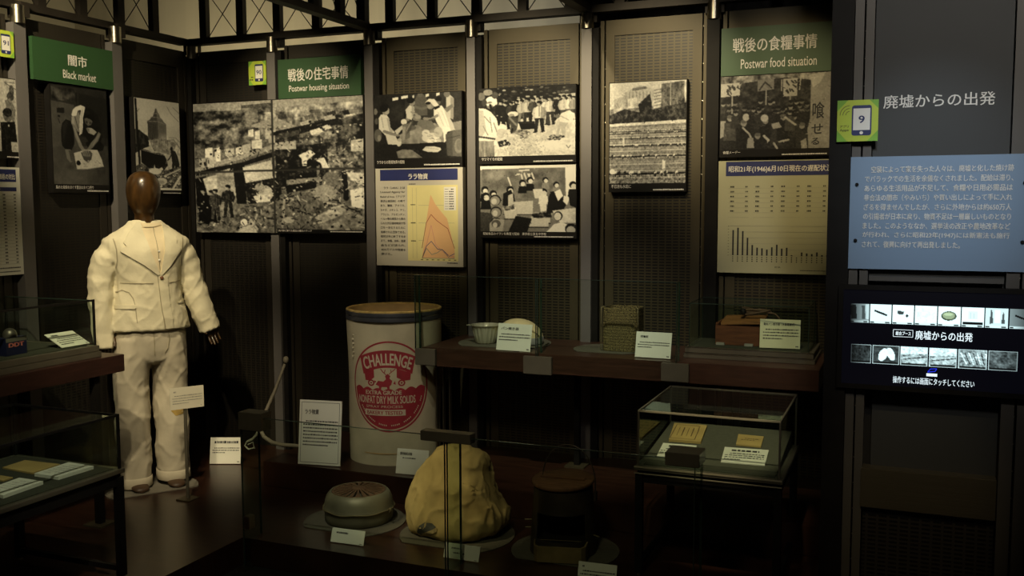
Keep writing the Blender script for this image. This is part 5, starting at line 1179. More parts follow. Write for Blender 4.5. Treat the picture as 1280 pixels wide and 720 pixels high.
# ---------------------------------------------------------------- standing cards
def stand_card(bl, br, top, z, label, title=None, tbox=None, rows=3, body=(.06, .38, .94, .72), lean=.22, mat=None, corner=True, yplane=None, frame=False, name='caption_card', cat='caption card', seed=1, stand=True, th=.003, group=CARDS, hfix=None):
    """card whose lower edge runs between two floor points; top = pixel y of its upper left corner"""
    if yplane == 'left': A, B = atx(*bl, -3.385), atx(*br, -3.385); A.z = B.z = z; yplane = None
    elif yplane is None: A, B = atz(*bl, z), atz(*br, z)
    else: A, B = aty(*bl, yplane), aty(*br, yplane)
    u = B - A; u.z = 0; w_ = u.length; u.normalize(); back = Vector((-u.y, u.x, 0))
    dep = (A - EYE).dot(FW); h_ = hfix or (bl[1] - top) * dep / F_PX
    v = -(Vector((0, 0, math.cos(lean))) + back * math.sin(lean)).normalized()
    base = Vector((A.x, A.y, z if yplane is None else A.z)) + Vector((0, 0, .004))
    Fm = Frame(base - v * h_, u, v)
    t = thing(name, label, cat, base + u * w_ / 2 - Vector((0, 0, .003)), group)
    obj('plate', MB().prism([(0, 0), (w_, 0), (w_, h_), (0, h_)], Fm, -th, 0), mat or m_card, t)
    if stand:
        s0 = base + u * w_ * .5 - Vector((0, 0, .0035))
        mb = MB(); p0, p1 = Fm.p(w_ * .5 - .008, h_ * .45, -th), Fm.p(w_ * .5 + .008, h_ * .45, -th); q0, q1 = Fm.p(w_ * .5 - .008, h_ * .97, -th), Fm.p(w_ * .5 + .008, h_ * .97, -th)
        e = back * (h_ * .45); f0 = Vector((q0.x, q0.y, base.z - .003)) + e; f1 = Vector((q1.x, q1.y, base.z - .003)) + e
        mb.loft([[p0, q0, f0], [p1, q1, f1]]); obj('easel', mb, m_black, t)
    ink = MB()
    if title: put_text(ink, title, Fm, w_ * tbox[0], h_ * tbox[1], w_ * tbox[2], h_ * tbox[3], .0008, .02)
    elif tbox: fine_print(ink, Fm, w_ * tbox[0], h_ * tbox[1], w_ * tbox[2], h_ * tbox[3], 1, .0008, .8, seed, False)
    if rows: fine_print(ink, Fm, w_ * body[0], h_ * body[1], w_ * body[2], h_ * body[3], rows, .0008, .42, seed)
    if corner: fine_print(ink, Fm, w_ * .86, h_ * .90, w_ * .96, h_ * .95, 1, .0008, .9, seed, False)
    if len(ink.bm.faces): obj('printed_text', ink, m_ink, t)
    else: ink.bm.free()
    if frame:
        mb = MB(); m_ = w_ * .05; mb.stroke([(m_, m_), (w_ - m_, m_), (w_ - m_, h_ - m_), (m_, h_ - m_), (m_, m_)], .0018, Fm, .0008); obj('border_line', mb, m_ink, t)
    return t, Fm, w_, h_
stand_card((620, 438), (662.5, 441), 404.5, ZS, 'white caption card before the fluted tin and shell on the long shelf', 'パン焼き器', (.10, .13, .62, .24), 3, (.06, .34, .96, .66), seed=3)
stand_card((793.5, 447), (838, 449.8), 415, ZS, 'white caption card before the woven canister on the long shelf', None, (.07, .13, .34, .24), 3, (.06, .36, .95, .64), seed=4)
stand_card((949.2, 435.5), (1000, 437.5), 399.5, ZS + .0525, 'cream caption card inside the glass case before the wooden box', '電気パン焼き器（木製電極式）', (.09, .12, .86, .22), 4, (.08, .30, .96, .72), mat=pm('yellowed_card', (.76, .74, .50), .6, var=.03), seed=5)
stand_card((413, 678), (454, 683.5), 660.5, PZ, 'white caption card before the round brazier', None, (.10, .22, .50, .38), 0, lean=.35, seed=6)
stand_card((554, 697.5), (598, 704.2), 679, PZ, 'white caption card before the cloth sack', None, (.16, .24, .5, .38), 1, (.2, .5, .92, .72), lean=.35, seed=7)
stand_card((722, 721), (770, 727), 703, PZ, 'white caption card before the pail stove at the lower picture edge', None, (.06, .22, .16, .36), 2, (.06, .48, .96, .92), lean=.35, seed=8, corner=False)
stand_card((494.5, 592.5), (534, 596), 561.5, SZ, 'white caption card leaning between the milk drum and the cloth sack', '援助粉乳容器', (.10, .13, .48, .25), 1, (.12, .30, .96, .42), seed=9)
stand_card((372.5, 580.5), (425, 584), 500.5, SZ, 'tall white explanatory board with a black border before the milk drum', 'ララ物資', (.13, .14, .46, .22), 8, (.10, .30, .92, .72), lean=.12, frame=True, corner=False, name='text_panel', cat='panel', seed=10, th=.006, group=None)
stand_card((78, 435.6), (112.5, 430.4), 0, ZLS + .0575, 'white caption card tilted back in the black edged case on the left shelf', None, (.06, .12, .36, .22), 4, (.10, .34, .96, .86), lean=1.1, yplane='left', hfix=.115, seed=14, stand=False)
stand_card((262, 580.5), (300.5, 580.5), 548, PZ, 'white caption card at the glass corner before the bent pole', None, (.06, .12, .92, .24), 3, (.08, .36, .95, .62), seed=12)
# card on a post before the mannequin
pf = atz(235, 624, PZ); 
t = thing('label_stand', 'thin post carrying a cream caption plate before the mannequin trousers', 'label stand', pf)
obj('foot_plate', MB().box((pf.x - .04, pf.y - .04, PZ), (pf.x + .04, pf.y + .04, PZ + .006), .001), m_bronze, t)
zc_ = aty(235, 506, pf.y).z
obj('rod', MB().cyl((pf.x, pf.y, PZ + .006), (pf.x, pf.y, zc_), .008, 12), m_clamp, t, smooth=True)
u = Vector((.53, .85, 0)).normalized(); n_ = Vector((u.y, -u.x, 0)); w_, h_ = .162, .106
Fm = Frame(Vector((pf.x, pf.y, .678)) + n_ * .014 - u * .074, u, (0, 0, -1))
obj('caption_plate', MB().prism([(0, 0), (w_, 0), (w_, h_), (0, h_)], Fm, -.003, 0), m_cream_card, t)
mb = MB(); fine_print(mb, Fm, w_ * .07, h_ * .16, w_ * .18, h_ * .23, 1, .001, .9, 2, False); fine_print(mb, Fm, w_ * .07, h_ * .32, w_ * .94, h_ * .78, 4, .001, .35, 5); fine_print(mb, Fm, w_ * .88, h_ * .88, w_ * .93, h_ * .92, 1, .001, .9, 2, False); obj('printed_text', mb, m_greyline, t)

# ---------------------------------------------------------------- felt mats
def felt_mat(pxl, pxr, pyc, z, label, cut=.72, mat=None, sq=1., cutdir=None, th=.004, front=None):
    a, b = atz(pxl, pyc, z), atz(pxr, pyc, z); c = (a + b) / 2; r = (b - a).length / 2 * .985
    d = Vector(cutdir).normalized() if cutdir else Vector((0, -1, 0)); s = Vector((-d.y, d.x, 0))
    a0 = math.acos(cut); pts = []
    for k in range(49): an = a0 + (2 * math.pi - 2 * a0) * k / 48; pts.append(c + d * r * math.cos(an) + s * r * math.sin(an) * sq)
    t = obj('display_mat', MB().loft([[Vector((p.x, p.y, z + .0008)) for p in pts], [Vector((p.x, p.y, z + th)) for p in pts]]), mat or m_mat)
    tag(t, label, 'mat', 'round mats cut straight at the front'); return c, r, z + th
brz = felt_mat(380, 508, 651, PZ, 'grey round mat under the brazier'); sck = felt_mat(499, 645, 668, PZ, 'grey round mat under the cloth sack'); stv = felt_mat(638, 775, 688, PZ, 'grey round mat under the pail stove')
pan = felt_mat(572, 690, 429, ZS, 'grey round mat under the fluted tin and pale shell'); can = felt_mat(716, 806, 437, ZS, 'grey round mat under the woven canister')

# ---------------------------------------------------------------- mannequin in the white suit (built facing -y, then turned)
m_suit = pm('cream_linen', (.66, .61, .44), .85, var=.10, scale=7, bump=.35, bscale=55)
m_trouser = pm('grey_cream_linen', (.52, .47, .36), .85, var=.16, scale=5, bump=.35, bscale=45)
m_shirt = pm('pale_peach_cotton', (.70, .60, .40), .85, var=.06, bump=.2, bscale=80)
m_head = pm('varnished_dark_wood', (.052, .026, .008), .28, var=.5, scale=14, stretch=(3, 3, .7), coat=.3)
m_stitch = pm('dark_seam_thread', (.36, .32, .22), .9); m_stain = pm('ochre_stained_linen', (.40, .27, .07), .9, var=.3, scale=18)  # stitched seam lines are drawn in a darker thread
m_btn = pm('brown_horn_button', (.16, .07, .035), .4)
MX = Vector((-3.545, 3.815, PZ + .0075))
TURN = math.radians(54)
man = thing('mannequin', 'wooden headed mannequin wearing a cream jacket and trousers before the left wall', 'mannequin', MX, local=True)
def fuse(mb, voxel, smooth_n, name):
    """one continuous skin out of overlapping shells"""
    me = bpy.data.meshes.new(name); bmesh.ops.recalc_face_normals(mb.bm, faces=mb.bm.faces); mb.bm.to_mesh(me); mb.bm.free()
    o = bpy.data.objects.new(name, me); COL.objects.link(o)
    r = o.modifiers.new('r', 'REMESH'); r.mode = 'VOXEL'; r.voxel_size = voxel
    s = o.modifiers.new('s', 'SMOOTH'); s.iterations = smooth_n; s.factor = .5
    dg = bpy.context.evaluated_depsgraph_get(); dg.update(); m2 = bpy.data.meshes.new_from_object(o.evaluated_get(dg))
    bpy.data.objects.remove(o); bpy.data.meshes.remove(me)
    return m2
def ell_ring(c, rx, ry, n=40, p=2.3, ax=None):
    out = []
    for j in range(n):
        a = 2 * math.pi * j / n; ca, sa = math.cos(a), math.sin(a)
        x = rx * math.copysign(abs(ca) ** (2 / p), ca); y = ry * math.copysign(abs(sa) ** (2 / p), sa)
        out.append(Vector((c[0] + x, c[1] + y, c[2])) if ax is None else Vector(c) + ax[0] * x + ax[1] * y)
    return out
def sleeve(mb, pts, radii, fold):
    pts = [Vector(p) for p in pts]; fine, rr = [], []
    for i in range(len(pts) - 1):
        for k in range(6): t_ = k / 6; fine.append(pts[i].lerp(pts[i + 1], t_)); rr.append(radii[i] + (radii[i + 1] - radii[i]) * t_)
    fine.append(pts[-1]); rr.append(radii[-1]); rings = []
    for i, p in enumerate(fine):
        t_ = (fine[min(i + 1, len(fine) - 1)] - fine[max(i - 1, 0)]).normalized(); a = Vector((0, 1, 0)); a = (a - t_ * a.dot(t_)).normalized(); b_ = t_.cross(a)
        ring = []
        for j in range(28):
            an = 2 * math.pi * j / 28; r = rr[i] * (1 + fold * math.sin(an * 2 + i * .9) * .6 + fold * math.sin(i * 1.7 + an) * .6); ring.append(p + b_ * r * math.cos(an) + a * r * 1.05 * math.sin(an))
        rings.append(ring)
    mb.loft(rings)
def crease(me, amp, sc, seed):
    for v in me.vertices:
        q = v.co * sc + Vector((seed, seed * 2, 0)); q.z *= .6
        k = noise.noise(q) * amp * .8 + noise.noise(q * 2.7) * amp * .35
        r1 = (1 - abs(noise.noise(Vector((q.x + q.z, q.y, (q.z - q.x) * .5)) * .9 + Vector((9, 3, 1))))) ** 9
        r2 = (1 - abs(noise.noise(Vector((q.x - q.z, q.y, (q.z + q.x) * .45)) * 1.3 + Vector((2, 7, 5))))) ** 9
        v.co += v.normal * (k + (r1 + r2 * .7) * amp * 1.1)
# jacket
sx_ = -.014
mb = MB()
prof = [(.803, .195, .130), (.81, .194, .130), (.86, .186, .127), (.95, .167, .120), (1.03, .154, .114), (1.09, .158, .116), (1.15, .178, .118), (1.19, .194, .116), (1.222, .206, .108), (1.250, .208, .096), (1.278, .170, .086), (1.305, .124, .076), (1.330, .090, .068), (1.348, .074, .062)]
mb.loft([ell_ring((sx_, .0 if z < 1.27 else .012, z), rx, ry) for z, rx, ry in prof])
sleeve(mb, [(-.150 + sx_, .005, 1.215), (-.188 + sx_, .005, 1.165), (-.216 + sx_, .012, 1.065), (-.224 + sx_, .0, .94), (-.216 + sx_, -.02, .72)], [.052, .064, .061, .058, .046], .06)
sleeve(mb, [(.150 + sx_, .005, 1.215), (.186 + sx_, .005, 1.165), (.216 + sx_, .012, 1.06), (.244 + sx_, .0, .94), (.296 + sx_, -.03, .775)], [.052, .064, .058, .057, .052], .06)
me = fuse(mb, .0072, 4, 'jacket'); crease(me, .0045, 12, 3.1)
jb = bmesh.new(); jb.from_mesh(me); jacket_tree = BVHTree.FromBMesh(jb); jb.free()
jacket = link_mesh('jacket', me, m_suit, man, smooth=True)
J = lambda poly, name, m, off, th=.002, par=None: wrap_patch(name, poly, jacket_tree, m, par or jacket, off, th)
# shirt in the open neck, lapels, closing edge, pocket, seams
shirt = wrap_patch('shirt', [(-.045, 1.337), (.052, 1.338), (.066, 1.30), (.060, 1.18), (.026, 1.086), (-.012, 1.16), (-.042, 1.25), (-.055, 1.31)], jacket_tree, m_shirt, man, .002, .002)
J([(-.058, 1.355), (-.050, 1.345), (-.043, 1.30), (-.016, 1.19), (.022, 1.085), (.014, 1.078), (-.05, 1.13), (-.155, 1.20), (-.150, 1.215), (-.125, 1.225), (-.138, 1.243), (-.100, 1.30)], 'lapel', m_suit, .006, .004)
J([(.062, 1.345), (.054, 1.335), (.056, 1.29), (.050, 1.20), (.026, 1.085), (.032, 1.078), (.078, 1.125), (.130, 1.195), (.132, 1.215), (.112, 1.235), (.116, 1.255), (.09, 1.305)], 'lapel', m_suit, .006, .004)
J([(-.050, 1.342), (-.030, 1.335), (.03, 1.336), (.052, 1.345), (.052, 1.328), (.012, 1.318), (-.040, 1.318)], 'shirt_collar', m_shirt, .006, .003, man)
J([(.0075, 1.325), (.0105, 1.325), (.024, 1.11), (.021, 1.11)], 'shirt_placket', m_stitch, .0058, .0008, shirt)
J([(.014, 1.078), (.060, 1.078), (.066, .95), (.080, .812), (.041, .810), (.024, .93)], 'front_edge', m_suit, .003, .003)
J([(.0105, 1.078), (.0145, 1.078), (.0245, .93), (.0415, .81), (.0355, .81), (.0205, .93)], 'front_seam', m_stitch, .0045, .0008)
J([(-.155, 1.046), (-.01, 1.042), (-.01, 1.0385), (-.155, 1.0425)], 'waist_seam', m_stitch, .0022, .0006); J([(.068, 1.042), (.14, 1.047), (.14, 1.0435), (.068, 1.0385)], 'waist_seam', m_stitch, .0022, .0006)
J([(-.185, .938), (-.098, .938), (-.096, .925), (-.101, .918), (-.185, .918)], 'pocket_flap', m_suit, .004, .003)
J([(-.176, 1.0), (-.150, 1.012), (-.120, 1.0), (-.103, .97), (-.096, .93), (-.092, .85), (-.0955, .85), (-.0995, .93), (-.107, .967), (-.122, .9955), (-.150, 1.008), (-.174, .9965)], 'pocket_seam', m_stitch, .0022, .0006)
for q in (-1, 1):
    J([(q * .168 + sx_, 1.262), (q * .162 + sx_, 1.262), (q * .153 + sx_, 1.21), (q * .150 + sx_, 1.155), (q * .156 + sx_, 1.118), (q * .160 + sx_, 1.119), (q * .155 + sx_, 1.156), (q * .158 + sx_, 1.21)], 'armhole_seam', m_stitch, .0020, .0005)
J([(.108, .942), (.150, .938), (.150, .930), (.108, .934)], 'pocket_flap', m_suit, .004, .003)
for x, z in ((.030, 1.066),):
    hit = jacket_tree.ray_cast(Vector((x, -3, z)), Vector((0, 1, 0)))[0]
    obj('button', MB().lathe([(.009, 0), (.009, .002), (.006, .0035)], (0, 0, 0), 16)._xf_all(Matrix.Translation(hit - Vector((0, .008, 0))) @ Matrix.Rotation(math.pi / 2, 4, 'X')), m_btn, jacket, smooth=True)
for z in (1.20, 1.155):
    hit = jacket_tree.ray_cast(Vector((.021, -3, z)), Vector((0, 1, 0)))[0]
    obj('shirt_button', MB().lathe([(.0045, 0), (.0045, .002), (.003, .003)], (0, 0, 0), 12)._xf_all(Matrix.Translation(hit - Vector((0, .0065, 0))) @ Matrix.Rotation(math.pi / 2, 4, 'X')), m_white, shirt, smooth=True)
# cuff openings with hands
m_sh = pm('sleeve_lining', (.06, .05, .04), .9)
def hand(c, tilt, name, mir):
    """a small carved hand, fingers down: palm, four unequal fingers, thumb on its side"""
    mb = MB(); R_ = Matrix.Rotation(tilt, 4, 'Y'); M_ = Matrix.Translation(Vector(c)) @ R_
    q = lambda x, y, z: M_ @ Vector((x * mir, y, z))
    mb.tube([q(0, .004, .09), q(0, .004, .03), q(0, 0, 0), q(0, -.003, -.012)], [.022, .019, .021, .016], 12)
    mb.loft([[q(x * s_, y * t_ + dy, z) for x, y in ((-.026, -.010), (-.01, -.014), (.012, -.014), (.027, -.010), (.027, .009), (.01, .012), (-.012, .012), (-.026, .009))] for z, s_, t_, dy in ((.01, .72, 1, 0), (-.02, .95, 1.05, -.002), (-.055, 1.04, .95, -.006), (-.072, .95, .7, -.010))])
    for x, ln, r in ((-.0245, .050, .0062), (-.0082, .066, .0068), (.0082, .072, .0070), (.0242, .064, .0066)):
        mb.tube([q(x, -.008, -.06), q(x * 1.05, -.013, -.07 - ln * .35), q(x * 1.02, -.026, -.07 - ln * .68), q(x, -.042, -.07 - ln * .92)], [r, r, r * .92, r * .7], 8)
    mb.tube([q(.022, -.006, -.012), q(.037, -.014, -.032), q(.040, -.026, -.055), q(.036, -.036, -.072)], [.011, .0105, .0092, .007], 8)
    me = fuse(mb, .0027, 2, name); return link_mesh(name, me, m_head, man, smooth=True)
hand((-.212 + sx_, -.018, .80), .02, 'hand', 1); hand((.290 + sx_, -.032, .838), -.20, 'hand', -1)
# head and neck
me_ = MB()
HC = Vector((-.020, -.002, 0))
prof = [(.056, 1.30), (.050, 1.335), (.046, 1.362), (.046, 1.380), (.052, 1.392), (.060, 1.405), (.071, 1.43), (.078, 1.458), (.0815, 1.487), (.0815, 1.510), (.078, 1.535), (.070, 1.557), (.058, 1.574), (.043, 1.586), (.026, 1.593), (.010, 1.596), (.001, 1.5965)]
me_.lathe(prof, HC, 48, True, 1.0, 1.12); head = obj('head', me_, m_head, man, smooth=True)
# trousers
mb = MB()
mb.loft([ell_ring((sx_, .005, z), rx, ry) for z, rx, ry in ((.905, .140, .085), (.86, .155, .098), (.81, .166, .108), (.78, .174, .116), (.70, .178, .118), (.655, .172, .110), (.63, .15, .09))])
for s_, zb0 in ((-1, .008), (1, .022)):
    secs = [(.76, .082, .085, .105), (.64, .092, .084, .104), (.52, .094, .080, .095), (.40, .094, .080, .092), (.28, .095, .080, .092), (.16, .094, .079, .092), (.06, .094, .077, .090), (zb0, .094, .077, .092)]
    rings = []
    for i, (z, dx, rx, ry) in enumerate(secs):
        rings.append([p + Vector((math.sin(z * 23 + s_) * .004, math.sin(z * 17) * .004, 0)) for p in ell_ring((s_ * dx + sx_, .0, z), rx, ry, 36, 2.2)])
    mb.loft(rings)
me = fuse(mb, .0085, 4, 'trousers'); crease(me, .0050, 10, 7.7)
jb = bmesh.new(); jb.from_mesh(me); tr_tree = BVHTree.FromBMesh(jb); jb.free()
trs = link_mesh('trousers', me, m_trouser, man, smooth=True)
T_ = lambda poly, name, m, off, th=.0008: wrap_patch(name, poly, tr_tree, m, trs, off, th)
T_([(.075, .44), (.11, .47), (.150, .475), (.155, .40), (.12, .365), (.08, .36), (.06, .385)], 'stain', m_stain, .0012, .0004)
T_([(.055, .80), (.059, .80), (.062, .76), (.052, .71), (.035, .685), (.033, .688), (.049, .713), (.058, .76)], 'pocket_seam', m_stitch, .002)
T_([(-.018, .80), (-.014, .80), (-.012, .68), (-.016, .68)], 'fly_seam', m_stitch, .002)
for s_ in (-1, 1):
    z0_ = .009 if s_ < 0 else .023; rr = []
    for k, e in ((0, .003), (.004, .0055), (.046, .0055), (.050, .002)): rr.append(ell_ring((s_ * .094 + sx_, 0, z0_ + k), .077 + e, .092 + e, 36, 2.2))
    obj('turn_up', MB().loft(rr, False), m_trouser, trs, smooth=True)
# carved feet
for s_ in (-1, 1):
    mb = MB(); x = s_ * .088 + sx_
    secs = [(.06, .030, .032, .036), (.03, .034, .042, .04), (-.02, .037, .044, .036), (-.07, .042, .036, .028), (-.115, .041, .028, .020), (-.140, .030, .022, .014), (-.148, .012, .014, .008)]
    mb.loft([[Vector((x + rx * math.cos(2 * math.pi * j / 20), y, .001 + hz_ / 2 + hz_ / 2 * math.sin(2 * math.pi * j / 20))) for j in range(20)] for y, rx, hz_, q in secs])
    obj('foot', mb, pm('brown_wooden_foot', (.06, .032, .016), .5, var=.2), man, smooth=True)
man.rotation_euler = (0, 0, TURN)
felt_mat(134, 246, 611, PZ, 'grey half round base plate under the mannequin feet', .42, pm('pale_grey_base_plate', (.20, .185, .15), .5, var=.1), cutdir=(.83, -.557, 0), th=.0065)

# ---------------------------------------------------------------- milk drum
m_fibre = pm('cream_fibreboard', (.50, .445, .31), .7, var=.14, scale=7, bump=.15, bscale=30)
m_hoop = pm('dark_blue_grey_steel', (.085, .088, .105), .45, .6, var=.2); m_red = pm('faded_red_print', (.30, .022, .035), .65, var=.15, scale=20)
m_cream_print = pm('cream_lettering', (.56, .50, .37), .7, var=.08); m_inside = pm('raw_fibre_inside', (.46, .30, .12), .8, var=.2, scale=8)
DR = .240
bl_, br_ = aty(436, 560, 4.35), aty(547, 560, 4.35)
DC = Vector(((aty(433.5, 480, 4.35).x + aty(557, 480, 4.35).x) / 2 - .004, 4.358, SZ))
zrim = aty(492, 392, DC.y - DR).z
drum = thing('milk_drum', 'big round cream milk drum with a large red oval print', 'drum', DC)
hh = zrim - SZ
def drum_r(z, a=0): return DR - .010 * max(0, 1 - (z - SZ) / hh) + .0035 * math.sin(a * 2 + 1) + .003 * math.sin(a * 3 + z * 9)
rings = []
for z in [0, .012, .03] + [hh * k / 12 for k in range(1, 13)]:
    rings.append([DC + Vector((math.cos(a) * drum_r(SZ + z, a), math.sin(a) * drum_r(SZ + z, a), z)) for a in [2 * math.pi * j / 96 for j in range(96)]])
for z in (hh, hh * .8, hh * .5, .06): rings.append([DC + Vector((math.cos(a) * (drum_r(SZ + z, a) - .006), math.sin(a) * (drum_r(SZ + z, a) - .006), z)) for a in [2 * math.pi * j / 96 for j in range(96)]])
body = obj('body', MB().loft(rings), m_fibre, drum, smooth=True)
mb = MB()
for z0, z1, e in ((hh - .048, hh - .028, .006), (hh - .028, hh - .023, .003), (hh - .023, hh - .004, .0065)):
    mb.lathe([(DR - .004, z0), (DR + e, z0), (DR + e + .001, (z0 + z1) / 2), (DR + e, z1), (DR - .004, z1)], DC, 96, False)
obj('rim_hoop', mb, m_hoop, drum, smooth=True)
mb = MB(); mb.lathe([(DR - .010, hh - .004), (DR - .010, hh + .003), (DR - .001, hh + .006), (DR + .005, hh + .003), (DR + .005, hh - .004)], DC, 96, False); obj('rim_bead', mb, pm('worn_brass_rim', (.60, .42, .14), .4, .3, var=.25, scale=30), drum, smooth=True)
mb = MB(); mb.lathe([(DR - .011, hh - .004), (DR - .011, hh * .55), (DR - .011, hh * .5)], DC, 72, False); obj('inner_wall', mb, m_inside, drum, smooth=True)
mb = MB(); mb.lathe([(DR - .012, .06), (DR - .012, .064)], DC, 60); obj('inner_floor', mb, m_inside, drum)
# artwork wrapped on the drum: x along the surface, z up, centred on the oval
axc = aty(485.5, 484.5, DC.y - DR * .95); art_a = math.atan2(axc.y - DC.y, axc.x - DC.x)
ov = onplane(485.5, 484.5, Vector((axc.x, axc.y, 0)), Vector((math.cos(art_a), math.sin(art_a), 0)))
art_a = math.atan2(ov.y - DC.y, ov.x - DC.x); AZ = ov.z; UPX = (ov - EYE).dot(FW) / F_PX
def wrap(x, z, d):
    a = art_a + x * 1.15 / DR; zz = AZ + z; r = drum_r(zz, a) + d
    return Vector((DC.x + math.cos(a) * r, DC.y + math.sin(a) * r, zz))
class DrumFace:
    def p(s, u, v, d=0.): return wrap(u, -v, d)
DF = DrumFace()
def art(name, polys, mat, d, step=.012):
    bm = bmesh.new()
    for poly in polys:
        pts = []; n = len(poly)
        for i in range(n):
            a, b = Vector(poly[i]), Vector(poly[(i + 1) % n]); k = max(1, int((b - a).length / step)); pts += [a.lerp(b, j / k) for j in range(k)]
        nb = len(pts); xs0, xs1 = min(p.x for p in pts), max(p.x for p in pts); zs0, zs1 = min(p.y for p in pts), max(p.y for p in pts)
        def ins(x, z):
            c = False
            for i in range(n):
                (x0, z0), (x1, z1) = poly[i], poly[(i + 1) % n]
                if (z0 > z) != (z1 > z) and x < x0 + (z - z0) * (x1 - x0) / (z1 - z0): c = not c
            return c
        gx = xs0 + step
        while gx < xs1:
            gz = zs0 + step
            while gz < zs1:
                if ins(gx, gz) and all((Vector((gx, gz)) - q).length > step * .45 for q in pts[:nb]): pts.append(Vector((gx, gz)))
                gz += step
            gx += step
        vco, _, fcs, *_r = delaunay_2d_cdt(pts, [(i, (i + 1) % nb) for i in range(nb)], [], 1, 1e-6)
        vs = [bm.verts.new(wrap(p.x, p.y, d)) for p in vco]
        for f in fcs:
            try: bm.faces.new([vs[i] for i in f])
            except ValueError: pass
    return obj(name, bm, mat, drum, smooth=True)
U = UPX
rx, rz = 47.5 * U, 58 * U
ell = lambda kx, kz, n=64, a0=0, a1=360: [(rx * kx * math.cos(math.radians(a0 + (a1 - a0) * j / n)), rz * kz * math.sin(math.radians(a0 + (a1 - a0) * j / n))) for j in range(n + (a1 - a0 != 360))]
def band(outer, inner): return [outer + inner[::-1]]
art('oval_ring', [ell(1, 1, 40, 0, 180) + ell(.955, .962, 40, 0, 180)[::-1], ell(1, 1, 40, 180, 360) + ell(.955, .962, 40, 180, 360)[::-1]], m_red, .0006)
scal = []
x0s, x1s = -43.8 * U, 43.8 * U
for k in range(7):
    for j in range(6): t_ = (k + j / 6) / 7; scal.append((x0s + (x1s - x0s) * t_, (-2.5 - 3 * (1 - abs(2 * t_ - 1)) + 3.4 * math.sin(math.pi * j / 6)) * U))
scal.append((x1s, -2.5 * U))
low = [(x, z) for x, z in ell(.925, .935, 40, 180, 360) if z < -2.8 * U]
art('red_field', [scal + low[::-1]], m_red, .0006)
def arcband(x0, x1, zt, zb, sag, n=14, sx_in=1.):
    up = [(x0 + (x1 - x0) * j / n, zt + sag * (1 - (2 * j / n - 1) ** 2)) for j in range(n + 1)]
    dn = [((x0 + (x1 - x0) * j / n) * sx_in, zb + sag * (1 - (2 * j / n - 1) ** 2)) for j in range(n + 1)]
    return up + dn[::-1]
B_ = arcband(-35 * U, 31 * U, 37.5 * U, 15.5 * U, 9 * U, 14, .87)
art('banner', [B_, [(-29 * U, 17 * U), (-17 * U, 22.5 * U), (-16.5 * U, 12 * U), (-22 * U, 7.5 * U), (-28 * U, 8 * U)], [(25.5 * U, 17 * U), (9 * U, 23.5 * U), (9 * U, 12 * U), (17 * U, 7.5 * U), (24.5 * U, 8 * U)]], m_red, .0006)
sh_ = lambda u, v: (u * (1 + .12 * (-v - 28 * U) / (10 * U) * .8), v - 9 * U * (1 - ((u + 2 * U) / (33 * U)) ** 2))
for nm, s_, u0, v0, u1, v1, bo, mf in (('banner_lettering', 'CHALLENGE', -30.5, -33.8, 27, -18.5, .03, sh_), ('grade_lettering', 'EXTRA GRADE', -28, 4.6, 14.5, 9.8, .03, None),
                                ('product_lettering', 'NONFAT DRY MILK SOLIDS', -39, 11.4, 30.5, 21.3, .025, None), ('process_lettering', 'SPRAY PROCESS', -28, 23.6, 15.5, 26.6, 0, None)):
    obj(nm, put_text(MB(), s_, DF, u0 * U, v0 * U, u1 * U, v1 * U, .0012, bo, mf), m_cream_print, drum)
art('title_plate', [[(-30 * U, -29 * U), (18.5 * U, -29 * U), (18.5 * U, -36.6 * U), (-30 * U, -36.6 * U)]], m_cream_print, .0012)
mb = MB(); put_text(mb, 'BAKERY TESTED', DF, -27 * U, 30.4 * U, 15 * U, 35.3 * U, .0018, .03); obj('red_lettering', mb, m_red, drum)
mb = MB()
for a in list(range(205, 345, 3)):
    if a % 21 < 15: x, z = rx * .84 * math.cos(math.radians(a)), rz * .85 * math.sin(math.radians(a)); mb.flat([(x - .5 * U, -z - 1.1 * U), (x + .6 * U, -z - .9 * U), (x + .5 * U, -z + .9 * U), (x - .6 * U, -z + .7 * U)], DF, .0012)
obj('edge_lettering', mb, m_cream_print, drum)
pt = lambda L_: [(x * U, z * U) for x, z in L_]
deer = [pt([(-15, 3), (-12, 8), (-6, 7), (-3, 10), (-4, 14), (-1, 17), (2, 14), (1, 11), (4, 8), (3, 3), (1, 1), (1, -4), (-1, -4), (-2, 0), (-8, 0), (-9, -4), (-11, -4), (-11, 1)])]
for a in (pt([(-2.4, 15.5), (-3, 15), (-7, 19), (-6.2, 19.8)]), pt([(0, 16.5), (.6, 16), (4.6, 19.6), (4, 20.4)]), pt([(-6.2, 20), (-7, 19), (-9.5, 23), (-8.8, 23.4)]), pt([(3.8, 20.2), (4.6, 19.4), (8, 22.6), (7.4, 23.2)]), pt([(-5, 18.5), (-4.2, 18), (-3.4, 22), (-4.2, 22.2)]), pt([(2.4, 18.4), (3, 17.8), (2.8, 22.4), (2, 22.2)]),
          pt([(-14, 7), (-17, 8.5), (-16, 5)]), pt([(5, 4), (7, 8), (8, 3)])): deer.append(a)
art('stag_emblem', deer, m_red, .0006, .02)
wheels = []
for cx_ in (-20.5, 14.5):
    n_ = 20; o_ = [((cx_ + 4.2 * math.cos(2 * math.pi * j / n_)) * U, (5 + 4.2 * math.sin(2 * math.pi * j / n_)) * U) for j in range(n_ + 1)]; i_ = [((cx_ + 2.4 * math.cos(2 * math.pi * j / n_)) * U, (5 + 2.4 * math.sin(2 * math.pi * j / n_)) * U) for j in range(n_ + 1)]
    for h0, h1 in ((0, 10), (10, 20)): wheels.append(o_[h0:h1 + 1] + i_[h0:h1 + 1][::-1])
    wheels.append([((cx_ + 1.2 * math.cos(2 * math.pi * j / 8)) * U, (5 + 1.2 * math.sin(2 * math.pi * j / 8)) * U) for j in range(8)])
